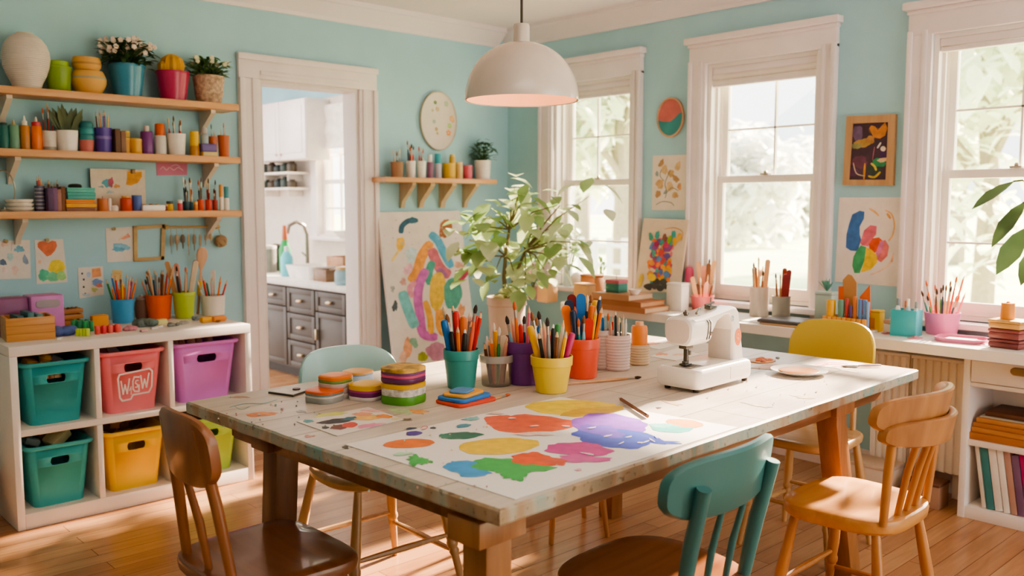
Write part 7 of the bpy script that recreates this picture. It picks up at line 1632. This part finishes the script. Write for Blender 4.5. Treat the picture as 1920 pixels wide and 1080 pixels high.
c, rb, rt, h = cyl_at(1498, 711, 80, 104, 697, ZT)
t = thing('white_plate', 'white plate holding a pool of ochre paint near the right end of the table', 'plate', Z(1498, 701)); k = 52 * mpp(t.location)
MB().use(P_('#efe7dc', .3)).lathe([(k * .55, 0), (k * .6, .003), (k * .85, .009), (k, .015), (k * .99, .017), (k * .84, .0115), (k * .6, .006), (.002, .006)], 44).build('plate', t)
MB().use(P_('#b06c0a', .35)).lathe([(k * .5, .0062), (k * .72, .0100), (k * .70, .0112), (.001, .0115)], 36, c=(.010, .006, 0)).build('paint_pool', t)
paper([(1512, 684), (1562, 676), (1632, 683), (1588, 692)], 'thin cream scrap streaked with pink at the right end of the table', lambda a: a.stroke([(1526, 683), (1545, 680), (1570, 680), (1590, 683)], 2.2, q('#e59a9a')).stroke([(1535, 685), (1555, 683), (1580, 684)], 1.6, q('#d9747a')).stroke([(1560, 687), (1580, 687), (1600, 686)], 1.8, q('#eab0ac')).stroke([(1528, 684), (1540, 681), (1553, 682), (1545, 685), (1532, 685)], 1.2, q('#d9686e')), '#e6d8ca', 76)
t = thing('palette_knife', 'palette knife with a dark blade lying at the right end of the table', 'palette knife', Z(1600, 689) + Vector((0, 0, .004)), math.radians(-40))
MB().use(STEEL).prism([(-.045, 0), (-.03, .011), (.01, .010), (.02, .004), (.02, -.004), (.01, -.010), (-.03, -.011)], 0, .0025, .0006).build('blade', t); MB().use(P_('#cfa49a')).tube([(.018, 0, .002), (.05, 0, .003), (.10, 0, .003)], [.003, .0055, .004], 8).build('handle', t)
t = thing('thread_cap', 'small grey button cap near the right end of the table', 'cap', Z(1458, 672)); MB().use(P_('#8a8a88')).lathe([(.007, 0), (.008, .003), (.006, .006), (.001, .0065)], 14).build('cap', t)

# ================================================================= SEWING MACHINE
m0, m1, m2 = Z(1226, 727), Z(1311, 741), Z(1412, 713)
ax = (m2 - m1).normalized(); an = math.atan2(ax.y, ax.x); Lx = (m2 - m1).length; Wy = (m0 - m1).length
ori = (m0 + m2) / 2
t = thing('sewing_machine', 'white sewing machine standing on the work table', 'sewing machine', (ori.x, ori.y, ZT + .0006), an)
WHT = mt('#f3ebe3', .3, .015, scale=4, coat=.3); hx, hy = Lx / 2, Wy / 2
z0 = .012; zb = zat(1311, 697, m1) - ZT
b = MB().use(WHT); b.loft([[(x, y, z) for x, y in rrect(2 * hx * k, 2 * hy * (1 - (1 - k) * Lx / Wy), .022, 6)] for z, k in ((z0, .965), (z0 + .006, .99), (z0 + .014, 1.0), (zb - .014, 1.0), (zb - .005, .985), (zb, .95))]); b.build('base', t)
MB().use(P_('#b9aea4')).box(.02 - .0008, -hy - .0006, z0 + .012, .02 + .0008, -hy + .004, zb - .010).build('base_seam', t)
for x, y in ((-hx + .03, -hy + .03), (hx - .02, -hy + .02), (-hx + .03, hy - .03), (hx - .02, hy - .03)): MB().use(P_('#3a3532')).lathe([(.009, 0), (.010, .004), (.010, z0 + .002)], 12, c=(x, y, 0)).build('foot', t)
zt_ = zat(1380, 571, m2) - ZT; zh0 = zat(1300, 652, m1 + (m0 - m1) * .3) - ZT
za = zh0 + (zt_ - zh0) * .28
# arm and column in one sweep (profile in x-z)
xr = hx - .004; prof = [(xr, zb - .01), (xr - .028, zt_ - .055), (xr - .036, zt_ - .022), (xr - .052, zt_ - .006), (xr - .075, zt_), (-hx + .06, zt_ - .022), (-hx + .02, zt_ - .024), (-hx + .02, zh0 + .012)]
prof += [(-hx + .105, zh0 + .012), (-hx + .122, zh0 + .03), (-hx + .135, za + .012), (-hx + .155, za + .036), (xr - .122, za + .052), (xr - .098, za + .052), (xr - .080, za + .030), (xr - .072, za), (xr - .066, zb + .012), (xr - .064, zb - .01)]
b = MB().use(WHT); hyA = .050; secs = []
cxp = sum(p[0] for p in prof) / len(prof); czp = sum(p[1] for p in prof) / len(prof)
def inset(d):
    out = []
    n = len(prof)
    for i in range(n):
        p, a_, c2 = Vector(prof[i]), Vector(prof[i - 1]), Vector(prof[(i + 1) % n]); e1 = (p - a_).normalized(); e2 = (c2 - p).normalized()
        nn = Vector((-(e1.y + e2.y), e1.x + e2.x)); nn = nn.normalized() if nn.length > 1e-4 else Vector((0, 0)); out.append(p + nn * d)
    return out
sgn = 1
ar = sum(prof[i - 1][0] * prof[i][1] - prof[i][0] * prof[i - 1][1] for i in range(len(prof)))
sgn = 1 if ar > 0 else -1
for y, d in ((-hyA, .008), (-hyA + .003, .003), (-hyA + .009, 0), (hyA - .009, 0), (hyA - .003, .003), (hyA, .008)): secs.append([(p.x, y, p.y) for p in inset(d * sgn)])
b.loft(secs); b.build('arm_and_column', t, sharp=.5)
# head
b = MB().use(WHT); zc0, zc1 = zh0, zt_ - .020; hw2 = hyA + .004; secs = []
for x, k in ((-hx + .004, .84), (-hx + .007, .93), (-hx + .014, .985), (-hx + .022, 1.0), (-hx + .112, 1.0), (-hx + .117, .985)):
    s_ = []
    for u, v in rrect(2 * hw2 * k, (zc1 - zc0) * k, .028, 6): s_.append((x, u * (1 - .10 * max(0, -v / ((zc1 - zc0) / 2))), (zc0 + zc1) / 2 + v))
    secs.append(s_)
b.loft(secs); b.build('head', t, sharp=.6)
b = MB().use(mt('#e2d3c6', .4, .02)); b.loft([[(-hx + q_x, u * (1 - .10 * max(0, -v / ((zc1 - zc0) / 2))), (zc0 + zc1) / 2 + v) for u, v in rrect(2 * hw2 * k, (zc1 - zc0) * k, .026, 6)] for q_x, k in ((.0045, .82), (.0025, .80))]); b.build('face_plate', t)
SLOT = P_('#4c453e'); ysd = -hyA - .001
zmh, hhh = (zc0 + zc1) / 2, (zc1 - zc0) / 2
ysf = lambda z: -hw2 * (1 - .10 * max(0, (zmh - z) / hhh)) - .0004
for dx in (.088, .102):
    b = MB().use(SLOT); b.tube([(-hx + dx - .003, -hw2 * .35, zc1 + .0004), (-hx + dx - .001, -hw2 + .016, zc1 - .001), (-hx + dx, -hw2 + .004, zc1 - .011)] + [(-hx + dx + .003 - .010 * max(0, f - .55), ysf(zc1 - f * 2 * hhh), zc1 - f * 2 * hhh) for f in (.22, .4, .55, .7, .82)], .0016, 6); b.build('thread_slot', t)
ysd = -hw2 - .0004
MB().use(STEEL).box(-hx + .098, ysd - .004, zt_ - .075, -hx + .112, ysd, zt_ - .070, .001).build('take_up_lever', t)
MB().use(STEEL).box(-hx + .100, ysd - .003, zmh - .016, -hx + .108, ysd + .001, zmh - .004, .001).build('thread_clip', t)
# needle group
xn = -hx + .048; MT = mt('#6c665f', .3, metal=.8)
g = MB().use(MT).box(xn - .020, -.016, zh0 - .012, xn + .020, .012, zh0 + .002, .002).lathe([(.004, -.03), (.004, 0)], 10, c=(xn, 0, zh0 - .004)).build('needle_holder', t)
MB().use(MT).lathe([(.0006, -.0), (.0012, .01), (.0014, .03)], 8, c=(xn, -.004, zb + .006)).build('needle', g)
MB().use(MT).box(xn - .006, -.010, zb + .016, xn + .006, .004, zh0 - .01, .002).box(xn + .006, -.012, zh0 - .034, xn + .016, .0, zh0 - .02, .002).build('presser_bar', t)
MB().use(MT).box(xn - .016, -.014, zb + .004, xn + .018, .012, zb + .010, .002).box(xn - .010, -.008, zb + .008, xn + .010, .006, zb + .018, .002).build('presser_foot', t)
MB().use(mt('#a59d94', .3, metal=.6)).box(xn - .030, -.042, zb - .0006, xn + .045, .03, zb + .0015, .0005).build('needle_plate', t)
b = MB().use(MT)
for k in range(5): b.box(xn - .006 + .010 * k, -.04, zb + .0015, xn - .003 + .010 * k, .02, zb + .0022)
b.build('feed_slots', t)
# top hardware
MB().use(STEEL).lathe([(.006, 0), (.007, .006), (.009, .007), (.009, .013), (.004, .015), (.003, .020), (.001, .020)], 12, c=(-hx + .062, .01, zt_ - .022)).build('tension_post', t)
MB().use(STEEL).tube([(-hx + .075, -.02, zt_ - .012), (-hx + .095, -.014, zt_ - .004), (-hx + .118, -.004, zt_ - .002)], .0045, 8).build('thread_guide', t)
MB().use(STEEL).box(hx - .155, -.012, zt_ - .008, hx - .115, .012, zt_ + .003, .002).tube([(hx - .168, .0, zt_ + .006), (hx - .11, .004, zt_ + .011)], .004, 8).build('bobbin_winder', t)
MB().use(STEEL).lathe([(.006, 0), (.006, .004), (.0022, .006), (.0022, .026), (.004, .027), (.001, .029)], 10, c=(hx - .105, .018, zt_ - .004)).build('spool_pin', t)
MB(Matrix.Translation((hx - .022, .006, zt_ - .062)) @ Matrix.Rotation(math.pi / 2, 4, 'Y')).use(WHT).lathe([(.02, 0), (.030, .004), (.031, .012), (.026, .018), (.001, .019)], 28, fl=.01, nf=14).build('handwheel', t)
MB().use(P_('#d9cfc6')).box(xr - .073, -.042, zb, xr - .071, .042, za, .001).build('arch_lining', t)
# round orange badge and small blue mark on the front
yy_ = -hyA - .0012; xc_, zc3 = hx - .046, zb + (za - zb) * .62 + .012
b = MB().use(P_('#ef7f45', .5)); b.face([(xc_ + .020 * math.cos(a_), yy_, zc3 + .028 * math.sin(a_)) for a_ in [2 * math.pi * k / 28 for k in range(28)]])
b.use(P_('#f7c9a8', .5))
def ln(pts, w, y):
    for i in range(len(pts) - 1):
        p, q2 = Vector((pts[i][0], 0, pts[i][1])), Vector((pts[i + 1][0], 0, pts[i + 1][1])); d = (q2 - p).normalized(); n_ = Vector((-d.z, 0, d.x)) * w / 2
        b.face([v + Vector((0, y, 0)) for v in (p - n_, q2 - n_, q2 + n_, p + n_)])
cir = lambda cx, cz, r_, a0=0, a1=6.283, n=14, sx=1: [(cx + sx * r_ * math.cos(a0 + (a1 - a0) * k / n), cz + r_ * math.sin(a0 + (a1 - a0) * k / n)) for k in range(n + 1)]
ln(cir(xc_, zc3, .023, n=24, sx=.72), .0012, yy_ - .0004); ln(cir(xc_ - .002, zc3 + .003, .008), .0016, yy_ - .0004); ln([(xc_ + .004, zc3 + .012), (xc_ - .006, zc3 - .006), (xc_ + .008, zc3 - .004)], .0016, yy_ - .0004); ln(cir(xc_ + .002, zc3 - .013, .005, 0, 4), .0014, yy_ - .0004)
lab(b.build('badge', t), 'oval orange badge with pale looping marks')
b = MB().use(P_('#3f93b0')); xb_, zb3 = hx - .085, zt_ - .040
ln(cir(xb_, zb3, .0085, .3, 6.0), .0018, yy_); ln(cir(xb_ + .002, zb3 + .001, .004, 0, 5), .0015, yy_); ln([(xb_ + .006, zb3 + .005), (xb_ + .006, zb3 - .006)], .0015, yy_); ln([(xb_ + .013, zb3 - .012), (xb_ + .012, zb3 - .018)], .0012, yy_)
lab(b.build('logo', t), 'small blue swirled letter mark')

# ================================================================= PENDANT LAMP
cL = FLAT * 2.83; zL = zat(978, 188, cL); rL = 107 * mpp(Vector((cL.x, cL.y, zL))); cL = Vector((cL.x, cL.y, 0)) + RT * (18 * mpp(Vector((cL.x, cL.y, zL)))); 
t = thing('pendant_lamp', 'glossy white dome pendant lamp hanging over the work table', 'lamp', (cL.x, cL.y, zL))
hd = zat(978, 79, cL) - zL
pr = [(rL * math.cos(a_) ** .92, hd * math.sin(a_)) for a_ in [math.pi / 2 * k / 18 for k in range(18)]] + [(rL * .09, hd)]
LMP = mt('#e3d5ca', .22, .015, coat=.5)
MB().use(LMP).lathe([(rL * .985, 0.0), (rL, -.002)] + pr, 56, caps=False).build('shade', t)
# inner face, with the bulb's warm glow tinted into its colour
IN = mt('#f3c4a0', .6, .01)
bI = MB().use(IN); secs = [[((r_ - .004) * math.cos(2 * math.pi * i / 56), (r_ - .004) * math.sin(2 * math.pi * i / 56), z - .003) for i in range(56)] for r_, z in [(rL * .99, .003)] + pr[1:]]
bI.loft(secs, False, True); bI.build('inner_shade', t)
ca = 10 * mpp(cL); MB().use(LMP).lathe([(ca * 1.45, 0), (ca * 1.45, .06), (ca * 1.3, .066), (.002, .066)], 28, c=(0, 0, hd - .012)).build('cap', t)
MB().use(P_('#4a403a')).tube([(0, 0, hd + .05), (0, 0, ZC - zL)], .0042, 8).build('cord', t)
MB().use(LMP).lathe([(.05, ZC - zL - .03), (.055, ZC - zL - .02), (.055, ZC - zL - .001), (.002, ZC - zL - .001)], 28).build('ceiling_rose', t)
BULB = mt('#ffc890', .4, .0, emit=2.5)
MB().use(BULB).sphere((0, 0, hd * .45), .032, 16, 12, (1, 1, 1.15)).lathe([(.014, hd * .55), (.014, hd - .02)], 12).build('bulb', t)
# ================================================================= OUTSIDE
GR = mt('#dbe4b4', .9, .12, scale=.25)
b = MB().use(GR); n = 24; R_ = random.Random(2)
b.add([(W2 + .2 + 150 * (i / n) ** 2, -60 + 200 * j / n, -.45 + .25 * math.sin(i * .9) * math.sin(j * .7) * (i / n)) for i in range(n + 1) for j in range(n + 1)], [(i * (n + 1) + j, i * (n + 1) + j + 1, (i + 1) * (n + 1) + j + 1, (i + 1) * (n + 1) + j) for i in range(n) for j in range(n)])
struct(b.build('lawn'))
# hill, with the haze painted in as a pale surface colour
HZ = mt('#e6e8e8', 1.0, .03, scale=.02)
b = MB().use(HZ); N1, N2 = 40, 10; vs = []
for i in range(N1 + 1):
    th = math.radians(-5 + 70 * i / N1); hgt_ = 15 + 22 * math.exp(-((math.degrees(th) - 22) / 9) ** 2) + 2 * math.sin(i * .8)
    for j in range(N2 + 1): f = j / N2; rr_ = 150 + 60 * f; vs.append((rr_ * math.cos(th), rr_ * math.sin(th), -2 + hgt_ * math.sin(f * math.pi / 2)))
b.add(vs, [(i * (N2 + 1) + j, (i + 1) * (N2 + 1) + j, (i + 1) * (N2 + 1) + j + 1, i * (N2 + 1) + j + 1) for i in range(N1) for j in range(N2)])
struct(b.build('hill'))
TR = [(leafmat('#dfe6cc', '#edf1e0', .6), leafmat('#eaefda', '#f6f8ec', .6)), (leafmat('#e8e9e2', '#f2f2ee', .6), leafmat('#eeeee9', '#f8f8f5', .6))]  # near-white leaf colours stand in for haze and glare outdoors
def tree(px, dist, h, spread, kind, label, seed, nl=1500, leaf=.5, crown0=.25):
    d = ray(px, 383); p = Vector((d.x, d.y, 0)).normalized() * dist; p.z = -.45
    R_ = random.Random(seed); t = thing('garden_tree', label, 'tree', p, 0, 'trees in the garden')
    s_ = MB().use(mt('#a39684', .9)); s_.tube([(0, 0, -.1), (.1, 0, h * .3), (0, .1, h * .6), (0, 0, h * .85)], [h * .03, h * .025, h * .018, h * .006], 8)
    cl = []
    for k in range(9):
        a_ = R_.uniform(0, 6.28); q = R_.uniform(.2, 1); e = Vector((math.cos(a_) * spread * q * .7, math.sin(a_) * spread * q * .7, h * (crown0 + (1 - crown0) * R_.uniform(.15, .9)))); cl.append((e, spread * R_.uniform(.35, .6)))
        s_.tube([(0, 0, e.z * .6), e], [h * .012, h * .004], 5)
    s_.build('trunk', t)
    for i_, nm in ((0, 'foliage'), (1, 'painted_sunlit_foliage')):  # second mesh is a paler leaf copy, sunlight painted into its colour
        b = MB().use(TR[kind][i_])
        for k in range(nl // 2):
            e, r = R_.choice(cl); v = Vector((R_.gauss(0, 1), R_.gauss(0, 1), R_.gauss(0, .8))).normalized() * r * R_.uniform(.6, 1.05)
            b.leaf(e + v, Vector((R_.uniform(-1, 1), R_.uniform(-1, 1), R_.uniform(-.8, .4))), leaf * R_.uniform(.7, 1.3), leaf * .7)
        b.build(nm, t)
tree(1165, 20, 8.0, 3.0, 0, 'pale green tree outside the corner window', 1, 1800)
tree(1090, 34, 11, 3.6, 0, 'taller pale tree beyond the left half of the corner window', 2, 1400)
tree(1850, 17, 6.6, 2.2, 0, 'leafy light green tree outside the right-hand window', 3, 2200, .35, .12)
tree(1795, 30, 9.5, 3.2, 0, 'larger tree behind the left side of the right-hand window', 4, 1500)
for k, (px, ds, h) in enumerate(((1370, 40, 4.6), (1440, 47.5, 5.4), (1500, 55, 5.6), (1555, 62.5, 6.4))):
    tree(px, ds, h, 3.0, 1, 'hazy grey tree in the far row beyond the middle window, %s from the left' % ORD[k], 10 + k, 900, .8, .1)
# pale rail fence far beyond the corner window
d0, d1_ = ray(1090, 383), ray(1230, 383); p0 = Vector((d0.x, d0.y, 0)).normalized() * 18; p1 = Vector((d1_.x, d1_.y, 0)).normalized() * 17
t = thing('rail_fence', 'white rail fence across the lawn beyond the corner window', 'fence', ((p0 + p1) / 2).to_tuple()); t.location.z = -.42
for z in (.55, .95):
    MB().use(WHITE).tube([p0 - (p0 + p1) / 2 + Vector((0, 0, z)), p1 - (p0 + p1) / 2 + Vector((0, 0, z))], .05, 6).build('rail', t)
for k in range(6): q2 = p0.lerp(p1, k / 5) - (p0 + p1) / 2; MB().use(WHITE).box(q2.x - .05, q2.y - .05, -.1, q2.x + .05, q2.y + .05, 1.1, .01).build('post', t)

# ================================================================= LIGHT
w = bpy.data.worlds.new('sky'); SC.world = w; w.use_nodes = True
N, L = w.node_tree.nodes, w.node_tree.links; bg = N['Background']
tc = N.new('ShaderNodeTexCoord'); sp = N.new('ShaderNodeSeparateXYZ'); L.new(tc.outputs['Generated'], sp.inputs[0])
r = ramp(N, [(.0, (1.0, .97, .94, 1)), (.35, (.97, .98, 1.0, 1)), (1, (.86, .93, 1.0, 1))]); L.new(sp.outputs['Z'], r.inputs['Fac']); L.new(r.outputs['Color'], bg.inputs['Color'])
bg.inputs['Strength'].default_value = 2.8
def lamp(kind, name, loc, energy, col, **k):
    l = bpy.data.lights.new(name, kind); l.energy = energy; l.color = col
    for a_, v in k.items(): setattr(l, a_, v)
    o = bpy.data.objects.new(name, l); COL.objects.link(o); o.location = loc; return o
s = lamp('SUN', 'sun', (8, 2, 6), 32.0, (1.0, .80, .60), angle=math.radians(2.5))
sd = Vector((-1.0, -.03, -.49)).normalized(); s.rotation_euler = Vector((0, 0, -1)).rotation_difference(sd).to_euler()
lamp('POINT', 'pendant_bulb', (cL.x, cL.y, zL + hd * .30), 2.0, (1.0, .74, .52), shadow_soft_size=.03)
o = lamp('AREA', 'kitchen_fill_light', (3.0, 6.8, ZC - .05), 28, (1.0, .93, .85), size=1.2)  # added fill lamp to brighten the kitchen, no fitting is modelled
o = lamp('AREA', 'room_fill_light', (.6, .2, ZC - .03), 12, (1.0, .94, .88), size=1.6)  # added overhead fill for the room, not a real fitting

# ================================================================= CAMERA
cam = bpy.data.cameras.new('camera'); co = bpy.data.objects.new('camera', cam); COL.objects.link(co); SC.camera = co
cam.sensor_width = 36; cam.lens = F / 1920 * 36; cam.clip_start = .05; cam.clip_end = 600
co.location = EYE; co.rotation_euler = Matrix((RT, UP, -FW)).transposed().to_euler()
cam.dof.use_dof = True; cam.dof.focus_distance = 2.75; cam.dof.aperture_fstop = 3.0
SC.view_settings.view_transform = 'AgX'; SC.view_settings.look = 'AgX - Medium High Contrast'; SC.view_settings.exposure = 0.46; SC.view_settings.gamma = 1.0
SC.cycles.max_bounces = 8; SC.cycles.diffuse_bounces = 5; SC.cycles.transparent_max_bounces = 12; SC.cycles.sample_clamp_indirect = 6; SC.cycles.use_denoising = True
